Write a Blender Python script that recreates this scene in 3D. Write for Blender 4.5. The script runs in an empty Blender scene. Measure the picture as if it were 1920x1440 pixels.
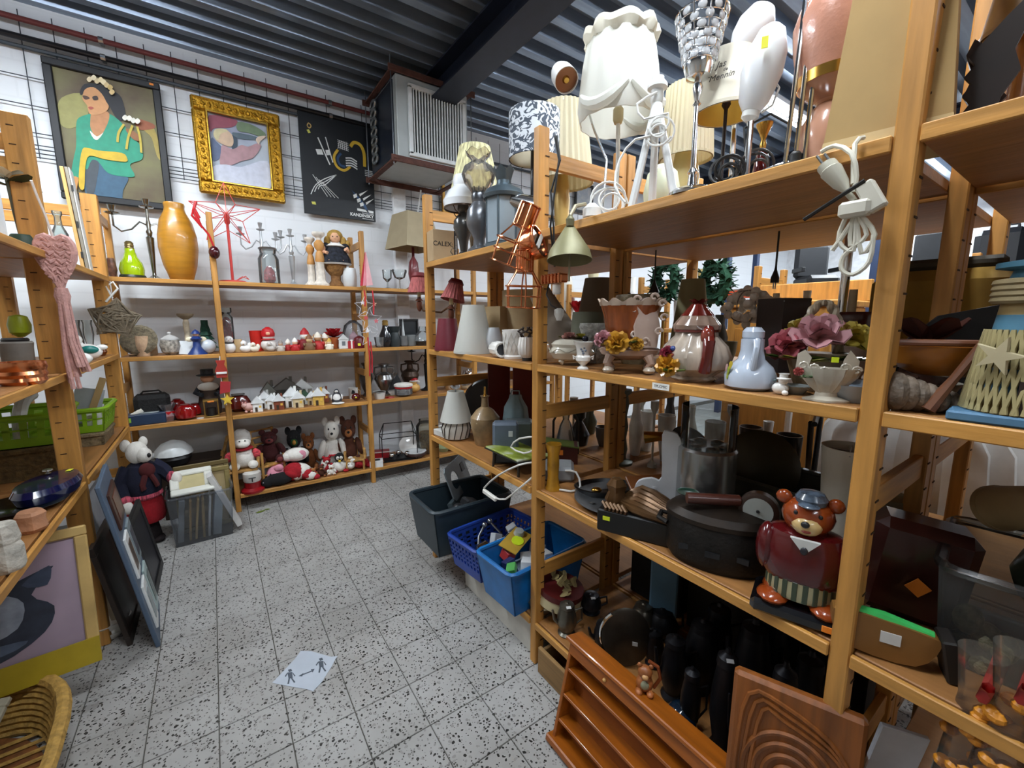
import bpy,math,random
from mathutils import Vector,Matrix,Euler,Quaternion
random.seed(7)
SC = bpy.context.scene
COL = SC.collection
PI = math.pi

# ------------------------------------------------------------------ camera
F_PX,CU,CV = 797.0,960.0,720.0           # focal length in pixels of the 1920x1440 frame
PITCH = math.atan(121.5 / F_PX); YAW = math.radians(35.0); CAMZ = 1.40
cam_d = bpy.data.cameras.new('camera'); cam = bpy.data.objects.new('camera',cam_d); COL.objects.link(cam)
cam_d.sensor_width = 36.0; cam_d.lens = F_PX / 1920.0 * 36.0; cam_d.clip_start = 0.02; cam_d.clip_end = 60
cam.location = (0,0,CAMZ); cam.rotation_euler = (math.radians(90) - PITCH,0,-YAW)
SC.camera = cam

# ------------------------------------------------------------------ world, exposure
SC.view_settings.view_transform = 'Standard'; SC.view_settings.look = 'None'
SC.view_settings.gamma = 1.0; SC.view_settings.use_curve_mapping = False
SC.view_settings.exposure = 0.35
W = bpy.data.worlds.new('world'); SC.world = W; W.use_nodes = True
W.node_tree.nodes['Background'].inputs[0].default_value = (0.8,0.9,1.0,1)
W.node_tree.nodes['Background'].inputs[1].default_value = 0.02

# ------------------------------------------------------------------ ceiling tube lights (the lamps are built further down)
TUBES = [  # x, y of the middle, length along x, watts
    (4.2,1.85,1.5,42),(-0.75,2.60,1.5,50),(0.62,0.45,1.5,34),(-0.6,-1.9,1.5,8),(6.4,1.85,1.5,45),(3.9,-1.7,1.5,16),(8.4,1.85,1.5,40),(2.55,0.65,1.5,40)]  # last tube is added out of view to brighten the rear shelves
TUBE_Z = 3.09
for tx,ty,tl,tw in TUBES:
    ld = bpy.data.lights.new('tube_light','AREA'); ld.shape = 'RECTANGLE'; ld.size = tl; ld.size_y = 0.10
    ld.energy = tw; ld.color = (0.88,0.95,1.0); ld.spread = math.radians(180)
    lo = bpy.data.objects.new('tube_light',ld); COL.objects.link(lo); lo.location = (tx,ty,TUBE_Z - 0.035)

# ------------------------------------------------------------------ pixel helpers: a pixel gives a direction, the shelf or wall the distance
_cp,_sp,_cy,_sy = math.cos(PITCH),math.sin(PITCH),math.cos(YAW),math.sin(YAW)
FW = Vector((_sy * _cp,_cy * _cp,-_sp)); RT = Vector((_cy,-_sy,0)); UP = RT.cross(FW)
def ray(u,v): return FW + RT * ((u - CU) / F_PX) - UP * ((v - CV) / F_PX)
def onX(u,v,X): d = ray(u,v); return Vector((0,0,CAMZ)) + d * (X / d.x)
def onY(u,v,Y): d = ray(u,v); return Vector((0,0,CAMZ)) + d * (Y / d.y)
def onZ(u,v,z): d = ray(u,v); return Vector((0,0,CAMZ)) + d * ((z - CAMZ) / d.z)
def z_at(X,Y,v):
    k = (CV - v)
    a0 = k * (X * FW.x + Y * FW.y) - F_PX * (X * UP.x + Y * UP.y)
    return CAMZ + a0 / (F_PX * UP.z - k * FW.z)
class Spot:
    """a place on a surface of height z: image column u, and the depth plane X=.. or Y=.. (or v on the surface itself)"""
    def __init__(s,u,z,X=None,Y=None,v=None):
        if v is not None: p = onZ(u,v,z); X,Y = p.x,p.y
        elif Y is None:
            k = u - CU; dz = z - CAMZ
            Y = (F_PX * X * RT.x - k * (X * FW.x + dz * FW.z)) / (k * FW.y - F_PX * RT.y)
        else:
            k = u - CU; dz = z - CAMZ
            X = (F_PX * Y * RT.y - k * (Y * FW.y + dz * FW.z)) / (k * FW.x - F_PX * RT.x)
        s.X,s.Y,s.z,s.u = X,Y,z,u
        s.loc = Vector((X,Y,z)); s.depth = (s.loc - Vector((0,0,CAMZ))).dot(FW)
        s.k = s.depth / F_PX / math.sqrt(1 + ((u - CU) / F_PX) ** 2)
        s.face = math.atan2(-X,Y)            # turns local -Y towards the viewer
    def h(s,vt): return max(0.004,z_at(s.X,s.Y,vt) - s.z)
    def w(s,px): return px * s.k

# ------------------------------------------------------------------ materials
def lin(c): return c / 12.92 if c <= 0.04045 else ((c + 0.055) / 1.055) ** 2.4
def hexc(h): return tuple(lin(int(h[i:i + 2],16) / 255.0) for i in (0,2,4))
_M = {}
def M(h,rough=.5,metal=0,var=.10,vs=14,bump=0,bs=90,coat=0,emit=0,stretch=None,spec=.5,sss=0):
    key = (h,rough,metal,var,vs,bump,bs,coat,emit,stretch,spec,sss)
    if key in _M: return _M[key]
    m = bpy.data.materials.new('mat_' + h); m.use_nodes = True; nt = m.node_tree; b = nt.nodes['Principled BSDF']
    c = hexc(h)
    tc = nt.nodes.new('ShaderNodeTexCoord'); co = tc.outputs['Object']
    if stretch:
        mp = nt.nodes.new('ShaderNodeMapping'); mp.inputs['Scale'].default_value = stretch
        nt.links.new(co,mp.inputs[0]); co = mp.outputs[0]
    n = nt.nodes.new('ShaderNodeTexNoise'); n.inputs['Scale'].default_value = vs; n.inputs['Detail'].default_value = 4
    nt.links.new(co,n.inputs['Vector'])
    r = nt.nodes.new('ShaderNodeValToRGB'); r.color_ramp.elements[0].position = .3; r.color_ramp.elements[1].position = .7
    r.color_ramp.elements[0].color = tuple(x * (1 - var) for x in c) + (1,)
    r.color_ramp.elements[1].color = tuple(min(1,x * (1 + var)) for x in c) + (1,)
    nt.links.new(n.outputs['Fac'],r.inputs[0]); nt.links.new(r.outputs[0],b.inputs['Base Color'])
    b.inputs['Roughness'].default_value = rough; b.inputs['Metallic'].default_value = metal
    b.inputs['Specular IOR Level'].default_value = spec
    if coat: b.inputs['Coat Weight'].default_value = coat; b.inputs['Coat Roughness'].default_value = .08
    if sss: b.inputs['Subsurface Weight'].default_value = sss; b.inputs['Subsurface Radius'].default_value = (.02,.015,.01)
    if emit: b.inputs['Emission Color'].default_value = c + (1,); b.inputs['Emission Strength'].default_value = emit
    if bump:
        n2 = nt.nodes.new('ShaderNodeTexNoise'); n2.inputs['Scale'].default_value = bs; n2.inputs['Detail'].default_value = 3
        nt.links.new(co,n2.inputs['Vector'])
        bp = nt.nodes.new('ShaderNodeBump'); bp.inputs['Strength'].default_value = bump; bp.inputs['Distance'].default_value = .01
        nt.links.new(n2.outputs['Fac'],bp.inputs['Height']); nt.links.new(bp.outputs[0],b.inputs['Normal'])
    _M[key] = m; return m
def wood(h,axis,var=.28,rough=.5,coat=0):
    st = {'x': (1.2,14,14),'y': (14,1.2,14),'z': (14,14,1.2)}[axis]
    return M(h,rough,0,var,3.2,bump=.12,bs=5,stretch=st,coat=coat)
def glass(h='EEF6F4',dens=.12,rough=.03):
    """thin clear glass: light passes, edges reflect"""
    key = ('glass',h,dens,rough)
    if key in _M: return _M[key]
    m = bpy.data.materials.new('mat_glass_' + h); m.use_nodes = True; nt = m.node_tree
    for n in list(nt.nodes):
        if n.type != 'OUTPUT_MATERIAL': nt.nodes.remove(n)
    out = nt.nodes['Material Output']; c = tuple(1 - (1 - x) * .35 for x in hexc(h)); dens *= .4
    tr = nt.nodes.new('ShaderNodeBsdfTransparent'); tr.inputs[0].default_value = c + (1,)
    gl = nt.nodes.new('ShaderNodeBsdfGlossy'); gl.inputs['Roughness'].default_value = rough
    df = nt.nodes.new('ShaderNodeBsdfDiffuse'); df.inputs[0].default_value = c + (1,)
    lw = nt.nodes.new('ShaderNodeLayerWeight'); lw.inputs[0].default_value = .25
    m1 = nt.nodes.new('ShaderNodeMixShader'); m2 = nt.nodes.new('ShaderNodeMixShader')
    m1.inputs[0].default_value = dens; nt.links.new(tr.outputs[0],m1.inputs[1]); nt.links.new(df.outputs[0],m1.inputs[2])
    nt.links.new(lw.outputs['Fresnel'],m2.inputs[0]); nt.links.new(m1.outputs[0],m2.inputs[1]); nt.links.new(gl.outputs[0],m2.inputs[2])
    nt.links.new(m2.outputs[0],out.inputs[0]); _M[key] = m; return m
def cloth_translucent(h,t=.45,rough=.9):
    key = ('tl',h,t)
    if key in _M: return _M[key]
    m = bpy.data.materials.new('mat_shade_' + h); m.use_nodes = True; nt = m.node_tree
    b = nt.nodes['Principled BSDF']; c = hexc(h); b.inputs['Base Color'].default_value = c + (1,); b.inputs['Roughness'].default_value = rough
    ns = nt.nodes.new('ShaderNodeTexNoise'); ns.inputs['Scale'].default_value = 160
    bp = nt.nodes.new('ShaderNodeBump'); bp.inputs['Strength'].default_value = .15; bp.inputs['Distance'].default_value = .004
    nt.links.new(ns.outputs['Fac'],bp.inputs['Height']); nt.links.new(bp.outputs[0],b.inputs['Normal'])
    tl = nt.nodes.new('ShaderNodeBsdfTranslucent'); tl.inputs[0].default_value = c + (1,)
    mx = nt.nodes.new('ShaderNodeMixShader'); mx.inputs[0].default_value = t
    nt.links.new(b.outputs[0],mx.inputs[1]); nt.links.new(tl.outputs[0],mx.inputs[2]); nt.links.new(mx.outputs[0],nt.nodes['Material Output'].inputs[0])
    _M[key] = m; return m
CHROME = M('D8DADC',.12,1,.03); STEEL = M('9CA0A4',.28,1,.1); BRASS = M('C79A4A',.25,1,.1); COPPER = M('D98A5E',.2,1,.08)
PEWTER = M('6E6E6E',.32,1,.25); DARKMETAL = M('4A4A4C',.35,.9,.15); WHITE = M('EEEDE8',.45,0,.04); GLOSSW = M('F1EFEA',.15,0,.04,coat=.6)
BLACK = M('141416',.45,0,.2); RED = M('B3181E',.4,0,.15); GLASS = glass(); CREAM = M('E8DDBF',.6); TAGO = M('F08A28',.6); TAGY = M('E6E23A',.6)

# ------------------------------------------------------------------ geometry
class G:
    def __init__(s,m=None): s.v = []; s.f = []; s.m = m
    def add(s,vs,fs):
        o = len(s.v)
        for p in vs:
            p = Vector(p); s.v.append(s.m @ p if s.m else p)
        s.f += [tuple(i + o for i in f) for f in fs]; return s
    def box(s,c,d,rot=None,ch=0):
        x,y,z = [a / 2 for a in d]; cc = min(ch,x * .9,y * .9,z * .9)
        if cc <= 0:
            vs = [(i,j,k) for i in (-x,x) for j in (-y,y) for k in (-z,z)]
            fs = [(0,1,3,2),(4,6,7,5),(0,4,5,1),(2,3,7,6),(0,2,6,4),(1,5,7,3)]
        else:
            vs = []; idx = {}
            for i in (-1,1):
                for j in (-1,1):
                    for k in (-1,1):
                        for a in range(3):
                            p = [i * (x - cc),j * (y - cc),k * (z - cc)]; p[a] = (i * x,j * y,k * z)[a]
                            idx[(i,j,k,a)] = len(vs); vs.append(tuple(p))
            fs = []
            for a in range(3):
                o = [b for b in range(3) if b != a]
                for sg in (-1,1):
                    q = []
                    for (e,g) in ((-1,-1),(1,-1),(1,1),(-1,1)):
                        k = [0,0,0]; k[a] = sg; k[o[0]] = e; k[o[1]] = g; q.append(idx[(*k,a)])
                    if (sg == 1) != (a != 1): q.reverse()
                    fs.append(tuple(q))
            for a in range(3):           # edge bevels run along axis a
                o = [b for b in range(3) if b != a]
                for e in (-1,1):
                    for g in (-1,1):
                        q = []
                        for (sg,fa) in ((-1,o[0]),(1,o[0]),(1,o[1]),(-1,o[1])):
                            k = [0,0,0]; k[a] = sg; k[o[0]] = e; k[o[1]] = g; q.append(idx[(*k,fa)])
                        if ((e * g) == 1) == (a != 1): q.reverse()
                        fs.append(tuple(q))
            for i in (-1,1):
                for j in (-1,1):
                    for k in (-1,1):
                        q = [idx[(i,j,k,0)],idx[(i,j,k,1)],idx[(i,j,k,2)]]
                        if i * j * k == -1: q.reverse()
                        fs.append(tuple(q))
        R = (rot if isinstance(rot,Matrix) else Euler(rot).to_matrix()) if rot is not None else None
        cv = Vector(c)
        return s.add([((R @ Vector(p)) if R else Vector(p)) + cv for p in vs],fs)
    def lathe(s,prof,n=20,c=(0,0,0),sx=1,sy=1,loop=False,flute=None,rot=None,a0=0,wav=None):
        """prof: [(r,z)...]; flute=(count, depth) ripples the radius; wav=(count, depth) ripples the last ring up and down"""
        vs = []; rings = []
        for pi,(r,z) in enumerate(prof):
            if r < 1e-6 and not loop: rings.append([len(vs)]); vs.append(Vector((0,0,z))); continue
            rg = []
            for i in range(n):
                a = 2 * PI * i / n + a0; rr = r; zz = z
                if flute: rr = r * (1 + flute[1] * math.cos(flute[0] * a))
                if wav and pi >= wav[2]: zz = z + wav[1] * math.cos(wav[0] * a)
                rg.append(len(vs)); vs.append(Vector((rr * math.cos(a) * sx,rr * math.sin(a) * sy,zz)))
            rings.append(rg)
        fs = []; pairs = list(zip(rings,rings[1:])) + ([(rings[-1],rings[0])] if loop else [])
        for A,B in pairs:
            if len(A) == 1 and len(B) == 1: continue
            for i in range(n):
                j = (i + 1) % n
                if len(A) == 1: fs.append((A[0],B[j],B[i]))
                elif len(B) == 1: fs.append((A[i],A[j],B[0]))
                else: fs.append((A[i],A[j],B[j],B[i]))
        if not loop:
            if len(rings[0]) > 1: fs.append(tuple(reversed(rings[0])))
            if len(rings[-1]) > 1: fs.append(tuple(rings[-1]))
        R = (rot if isinstance(rot,Matrix) else Euler(rot).to_matrix()) if rot is not None else None
        cv = Vector(c)
        return s.add([((R @ p) if R else p) + cv for p in vs],fs)
    def shell(s,prof,t,n=24,**k):
        """open-ended thin wall following prof"""
        inner = [(max(r - t,.0005),z) for r,z in reversed(prof)]
        return s.lathe(list(prof) + inner,n,loop=True,**k)
    def ball(s,c,r,n=14,m=9,rot=None):
        if not hasattr(r,'__len__'): r = (r,r,r)
        pr = [(math.sin(PI * i / m),-math.cos(PI * i / m) * r[2]) for i in range(m + 1)]; pr[0] = (0,-r[2]); pr[-1] = (0,r[2])
        return s.lathe(pr,n,c,r[0],r[1],rot=rot)
    def tube(s,pts,r,n=7,close=False):
        pts = [Vector(p) for p in pts]; m = len(pts)
        rs = r if hasattr(r,'__len__') else [r] * m
        vs = []; up = None; prevt = None
        for i,p in enumerate(pts):
            a = pts[i - 1] if (i or close) else p; b = pts[(i + 1) % m] if (i < m - 1 or close) else p
            t = (b - a); t = t.normalized() if t.length > 1e-9 else Vector((0,0,1))
            if up is None:
                up = t.orthogonal().normalized()
            else:
                q = prevt.rotation_difference(t); up = (q @ up); up = (up - t * up.dot(t)).normalized()
            w = t.cross(up)
            for k in range(n):
                an = 2 * PI * k / n; vs.append(p + (up * math.cos(an) + w * math.sin(an)) * rs[i])
            prevt = t
        fs = []
        for i in range(m if close else m - 1):
            for k in range(n):
                j = (k + 1) % n; i2 = (i + 1) % m
                fs.append((i * n + k,i * n + j,i2 * n + j,i2 * n + k))
        if not close: fs.append(tuple(reversed(range(n)))); fs.append(tuple(range((m - 1) * n,m * n)))
        return s.add(vs,fs)
    def rod(s,a,b,r,n=8): return s.tube([a,b],r,n)
    def prism(s,poly,t,c=(0,0,0),rot=None):
        """outline in x,z; thickness t along y (front face at -t/2)"""
        n = len(poly)
        ar = sum(poly[i][0] * poly[(i + 1) % n][1] - poly[(i + 1) % n][0] * poly[i][1] for i in range(n))
        if ar < 0: poly = list(reversed(poly))
        vs = [Vector((x,-t / 2,z)) for x,z in poly] + [Vector((x,t / 2,z)) for x,z in poly]
        fs = [tuple(range(n)),tuple(reversed(range(n,2 * n)))] + [((i + 1) % n,i,n + i,n + (i + 1) % n) for i in range(n)]
        R = (rot if isinstance(rot,Matrix) else Euler(rot).to_matrix()) if rot is not None else None
        cv = Vector(c)
        return s.add([((R @ p) if R else p) + cv for p in vs],fs)
    def petal(s,base,yaw,tilt,L,Wd,cup=.35,t=.0015):
        """a cupped petal or leaf, rooted at base, leaning out by tilt"""
        R = Matrix.Rotation(yaw,3,'Z') @ Matrix.Rotation(-tilt,3,'Y'); b = Vector(base); vs = []; fs = []
        prof = [(0,.25),(.35,.8),(.7,1),(1,.45)]
        for k in (0,1):
            for l,wd in prof:
                for q in (-1,0,1):
                    vs.append(b + R @ Vector((-cup * (abs(q) * Wd * .5 * wd) + cup * L * .35 * l * l * -1 + k * t,q * Wd * .5 * wd,l * L)))
        for i in range(3):
            for j in range(2):
                a = i * 3 + j; fs.append((a,a + 1,a + 4,a + 3)); a += 12; fs.append((a,a + 3,a + 4,a + 1))
        return s.add(vs,fs)
    def build(s,name,mat,parent=None,smooth=35):
        me = bpy.data.meshes.new(name); me.from_pydata([tuple(p) for p in s.v],[],s.f); me.update()
        if mat: me.materials.append(mat)
        if smooth:
            me.shade_smooth() if hasattr(me,'shade_smooth') else None
            for p in me.polygons: p.use_smooth = True
            me.set_sharp_from_angle(angle=math.radians(smooth))
        o = bpy.data.objects.new(name,me); COL.objects.link(o)
        if parent is not None: o.parent = parent
        return o
def tag(o,label,cat,group=None,kind=None):
    o['label'] = label; o['category'] = cat
    if group: o['group'] = group
    if kind: o['kind'] = kind
    return o
def T(name,label,cat,loc=(0,0,0),rz=0,group=None):
    o = bpy.data.objects.new(name,None); COL.objects.link(o); o.empty_display_size = .05
    o.location = loc; o.rotation_euler = (0,0,rz); return tag(o,label,cat,group)
def solo(name,label,cat,g,mat,loc=(0,0,0),rz=0,group=None):
    o = g.build(name,mat); o.location = loc; o.rotation_euler = (0,0,rz); return tag(o,label,cat,group)
def struct(name,g,mat,label,parent=None):
    o = g.build(name,mat,parent)
    if parent is None: o['kind'] = 'structure'; o['label'] = label; o['category'] = name.split('_')[0]
    return o
def clone(o,parent=None,**kw):
    c = o.copy(); COL.objects.link(c); c.parent = parent
    for ch in [x for x in bpy.data.objects if x.parent == o]: clone(ch,c)
    for k,v in kw.items():
        if k in ('location','rotation_euler','scale'): setattr(c,k,v)
        else: c[k] = v
    return c
def text_part(txt,size,mat,parent,loc,rot,name='lettering',depth=.0008,align='CENTER',shear=0,bold=0):
    cu = bpy.data.curves.new(name,'FONT'); cu.body = txt; cu.size = size; cu.extrude = depth; cu.align_x = align; cu.align_y = 'CENTER'; cu.resolution_u = 3; cu.shear = shear; cu.offset = bold
    to = bpy.data.objects.new(name + '_tmp',cu); COL.objects.link(to)
    me = bpy.data.meshes.new_from_object(to.evaluated_get(bpy.context.evaluated_depsgraph_get()))
    bpy.data.objects.remove(to); bpy.data.curves.remove(cu)
    me.materials.clear(); me.materials.append(mat)
    o = bpy.data.objects.new(name,me); COL.objects.link(o); o.parent = parent; o.location = loc; o.rotation_euler = rot; return o
def prof(ps,R,H): return [(r * R,z * H) for r,z in ps]
def LT(name,label,cat,s,w,vt,parts,group=None,n=22,rz=None,h=None):
    """turned thing: parts = [(part name, profile in half-widths and heights, material, extra)]; w in pixels, top at image row vt"""
    R = s.w(w) / 2; H = h or s.h(vt)
    if len(parts) == 1:
        p = parts[0]; k = p[3] if len(p) > 3 else {}
        g = G(); sh = k.get('shell'); kk = {a: b for a,b in k.items() if a != 'shell'}
        (g.shell(prof(p[1],R,H),sh,n,**kk) if sh else g.lathe(prof(p[1],R,H),n,**kk))
        return solo(name,label,cat,g,p[2],s.loc,rz or 0,group)
    t = T(name,label,cat,s.loc,rz or 0,group)
    for p in parts:
        k = p[3] if len(p) > 3 else {}
        sh = k.get('shell'); kk = {a: b for a,b in k.items() if a != 'shell'}
        g = G(); (g.shell(prof(p[1],R,H),sh,n,**kk) if sh else g.lathe(prof(p[1],R,H),n,**kk))
        g.build(p[0],p[2],t)
    return t
# ================================================================== THE SETTING
YB,XR,XL = 3.556,0.965,-0.48              # front planes of the back, right and left shelving
WALLY,CEIL = 4.02,3.27
ZB = (1.655,1.163,.72,.13); ZR = (1.705,1.237,.752,.19); ZL = (1.648,1.192,.742,.20)
XMIN,XMAX,YMIN = -2.6,9.5,-3.2
# floor: bed of grout, speckled terrazzo tiles
def terrazzo():
    m = bpy.data.materials.new('mat_terrazzo'); m.use_nodes = True; nt = m.node_tree; b = nt.nodes['Principled BSDF']; L = nt.links.new
    tc = nt.nodes.new('ShaderNodeTexCoord'); geo = nt.nodes.new('ShaderNodeNewGeometry')
    n0 = nt.nodes.new('ShaderNodeTexNoise'); n0.inputs['Scale'].default_value = 30; n0.inputs['Detail'].default_value = 2; L(geo.outputs['Position'],n0.inputs['Vector'])
    vm = nt.nodes.new('ShaderNodeVectorMath'); vm.operation = 'MULTIPLY_ADD'; vm.inputs[1].default_value = (.02,.02,.02); L(n0.outputs['Color'],vm.inputs[0]); L(geo.outputs['Position'],vm.inputs[2])
    def chips(scale,lo,hi,rnd):
        v = nt.nodes.new('ShaderNodeTexVoronoi'); v.inputs['Scale'].default_value = scale; L(vm.outputs[0],v.inputs['Vector'])
        sp = nt.nodes.new('ShaderNodeSeparateColor'); L(v.outputs['Color'],sp.inputs[0])
        sz = nt.nodes.new('ShaderNodeMath'); sz.operation = 'MULTIPLY_ADD'; sz.inputs[1].default_value = hi - lo; sz.inputs[2].default_value = lo; L(sp.outputs[0],sz.inputs[0])
        lt = nt.nodes.new('ShaderNodeMath'); lt.operation = 'LESS_THAN'; L(v.outputs['Distance'],lt.inputs[0]); L(sz.outputs[0],lt.inputs[1])
        pick = nt.nodes.new('ShaderNodeMath'); pick.operation = 'LESS_THAN'; L(sp.outputs[1],pick.inputs[0]); pick.inputs[1].default_value = rnd
        mu = nt.nodes.new('ShaderNodeMath'); mu.operation = 'MULTIPLY'; L(lt.outputs[0],mu.inputs[0]); L(pick.outputs[0],mu.inputs[1]); return mu.outputs[0]
    n1 = nt.nodes.new('ShaderNodeTexNoise'); n1.inputs['Scale'].default_value = 4; n1.inputs['Detail'].default_value = 6; L(geo.outputs['Position'],n1.inputs['Vector'])
    r = nt.nodes.new('ShaderNodeValToRGB'); r.color_ramp.elements[0].position = .35; r.color_ramp.elements[1].position = .7
    r.color_ramp.elements[0].color = (*hexc('989692'),1); r.color_ramp.elements[1].color = (*hexc('AAA9A6'),1); L(n1.outputs['Fac'],r.inputs[0])
    prev = r.outputs[0]
    for sc,lo,hi,rd,col in ((62,.12,.42,.7,'8C8A86'),(78,.12,.42,.50,'2A2925'),(125,.15,.42,.34,'3C3A35'),(52,.08,.30,.30,'1E1D1B')):
        mx = nt.nodes.new('ShaderNodeMix'); mx.data_type = 'RGBA'; L(chips(sc,lo,hi,rd),mx.inputs[0]); L(prev,mx.inputs[6]); mx.inputs[7].default_value = (*hexc(col),1); prev = mx.outputs[2]
    L(prev,b.inputs['Base Color']); b.inputs['Roughness'].default_value = .42
    return m
TZ = terrazzo()
floor = struct('floor',G().box(((XMIN + XMAX) / 2,.5,-.03),(XMAX - XMIN,7.6,.05)),M('57544E',.9),'grey terrazzo tile floor with dark chips and thin joints')
PX,PY,GX,GY = .2016,.2025,-.099,1.623
tile_g = G().box((0,0,-.003),(PX - .0035,PY - .0035,.006),ch=.0012)
tile0 = None; far = G()
i0,i1 = -12,46; j0,j1 = -23,11
for i in range(i0,i1):
    for j in range(j0,j1):
        x = GX + (i + .5) * PX; y = GY + (j + .5) * PY
        dz = random.uniform(-.0004,.0004)
        if -.75 < x < 1.35 and .62 < y < 3.75:
            if tile0 is None: o = tile0 = tile_g.build('tile',TZ,floor)
            else: o = tile0.copy(); COL.objects.link(o)
            o.location = (x,y,dz); o.rotation_euler = (random.uniform(-.001,.001),random.uniform(-.001,.001),0)
        else: far.box((x,y,-.003),(PX - .0035,PY - .0035,.006))
fo = far.build('tile_field',TZ,floor,0); fo['kind'] = 'stuff'

# walls
def wallmat(h):
    m = bpy.data.materials.new('mat_wall_' + h); m.use_nodes = True; nt = m.node_tree; b = nt.nodes['Principled BSDF']; L = nt.links.new
    tc = nt.nodes.new('ShaderNodeTexCoord'); mp = nt.nodes.new('ShaderNodeMapping'); mp.inputs['Rotation'].default_value = (PI / 2,0,0); L(tc.outputs['Object'],mp.inputs[0])
    br = nt.nodes.new('ShaderNodeTexBrick'); br.inputs['Scale'].default_value = 1; br.inputs['Brick Width'].default_value = .42; br.inputs['Row Height'].default_value = .105; br.inputs['Mortar Size'].default_value = .006
    c = hexc(h); br.inputs['Color1'].default_value = (*c,1); br.inputs['Color2'].default_value = tuple(x * .985 for x in c) + (1,); br.inputs['Mortar'].default_value = tuple(x * .95 for x in c) + (1,)
    L(mp.outputs[0],br.inputs['Vector']); L(br.outputs['Color'],b.inputs['Base Color']); b.inputs['Roughness'].default_value = .65
    bp = nt.nodes.new('ShaderNodeBump'); bp.inputs['Strength'].default_value = .12; bp.inputs['Distance'].default_value = .002; bp.invert = True
    L(br.outputs['Fac'],bp.inputs['Height']); L(bp.outputs[0],b.inputs['Normal']); return m
WM = wallmat('E4E7EA')
struct('wall_back',G().box(((XMIN + XMAX) / 2,WALLY + .1,1.8),(XMAX - XMIN,.2,3.7)),WM,'white painted block wall behind the paintings')
struct('wall_left',G().box((XMIN - .1,.5,1.8),(.2,7.5,3.7)),M('B4AFA6',.8),'wall behind the left shelving, darkened to weaken bounced light')  # wall colour darkened so less light bounces to the lower right
struct('wall_right',G().box((XMAX + .1,.5,1.8),(.2,7.5,3.7)),M('E6E8EA',.7),'white wall at the far end of the shop')
struct('wall_front',G().box(((XMIN + XMAX) / 2,YMIN - .1,1.8),(XMAX - XMIN,.2,3.7)),M('A8A298',.8),'unseen wall behind the viewer, darkened to weaken bounced light')  # unseen wall, its colour kept dark to limit bounce light
struct('trim_1',G().box((1.51,3.985,1.5),(.12,.06,3.0),ch=.004),M('E8EAEC',.5),'white painted pilaster on the back wall under the heater')
# ceiling: trapezoidal steel deck, ribs run along x
def deck():
    g = G(); pit = .187; y = 4.02; pts = []
    while y > YMIN - .2:
        pts += [(y,CEIL),(y - .062,CEIL),(y - .082,CEIL + .075),(y - .167,CEIL + .075)]; y -= pit
    vs = []; fs = []
    for yy,zz in pts: vs += [(XMIN,yy,zz),(XMAX,yy,zz)]
    for k in range(len(pts) - 1): fs.append((2 * k,2 * k + 1,2 * k + 3,2 * k + 2))
    g.add(vs,fs); return g
deckm = M('8893A0',.30,.75,.14,6,stretch=(.4,5,5))
ceil = struct('ceiling',deck(),deckm,'corrugated galvanised steel deck ceiling',None)
for p in ceil.data.polygons: p.use_smooth = False
struct('ceiling_slab',G().box(((XMIN + XMAX) / 2,.4,CEIL + .12),(XMAX - XMIN,7.6,.05)),M('50565C',.8),'closed roof above the steel deck')
BEAMM = M('1B2233',.45,.2,.15)
for k,bx in enumerate((1.62,5.6)):
    gb = G().box((bx,.4,CEIL - .008),(.20,7.2,.014)).box((bx,.4,CEIL - .20),(.20,7.2,.014)).box((bx,.4,CEIL - .10),(.012,7.2,.20))
    struct('trim_%d' % (k + 2),gb,BEAMM,('dark blue steel beam above the heater','dark blue steel beam over the far aisle')[k])
# pipes on the back wall
for nm,lab,z,y,r,mt in (('heating_pipe','rusty red heating pipe along the top of the back wall',3.15,3.955,.016,M('6E3230',.55,.1)),
                             ('heating_pipe','black heating pipe just below the rusty red pipe',3.05,3.955,.017,M('17161A',.4,.2))):
    t = T(nm,lab,'pipe'); G().rod((-1.6,y,z),(1.36,y,z),r,10).build('pipe',mt,t)
    for x in (-1.2,-.42,.95): G().box((x,y + .035,z),(.02,.07,.012)).lathe([(r + .005,-.012),(r + .005,.012)],10,(x,y,z),rot=(0,PI / 2,0)).build('bracket',STEEL,t)
# wire grid on the wall behind the paintings
wg = T('wire_grid','dark wire grid hung on the back wall behind the paintings','wire grid',(0,3.992,0))
WIRE = M('3B4148',.5,.3)
vr = G().rod((0,0,2.385),(0,0,3.215),.0028,5).build('wire',WIRE,wg); vr.location = (-1.21,0,0)
for k in range(1,36): o = vr.copy(); COL.objects.link(o); o.location = (-1.21 + .1425 * k,0,0)
for z,r in ((3.012,.011),(2.848,.003),(2.688,.003),(2.532,.003),(2.462,.003),(2.438,.003),(2.414,.003),(2.390,.003)):
    G().rod((-1.25,-.004,z),(3.9,-.004,z),r,6).build('wire',WIRE,wg)
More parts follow.
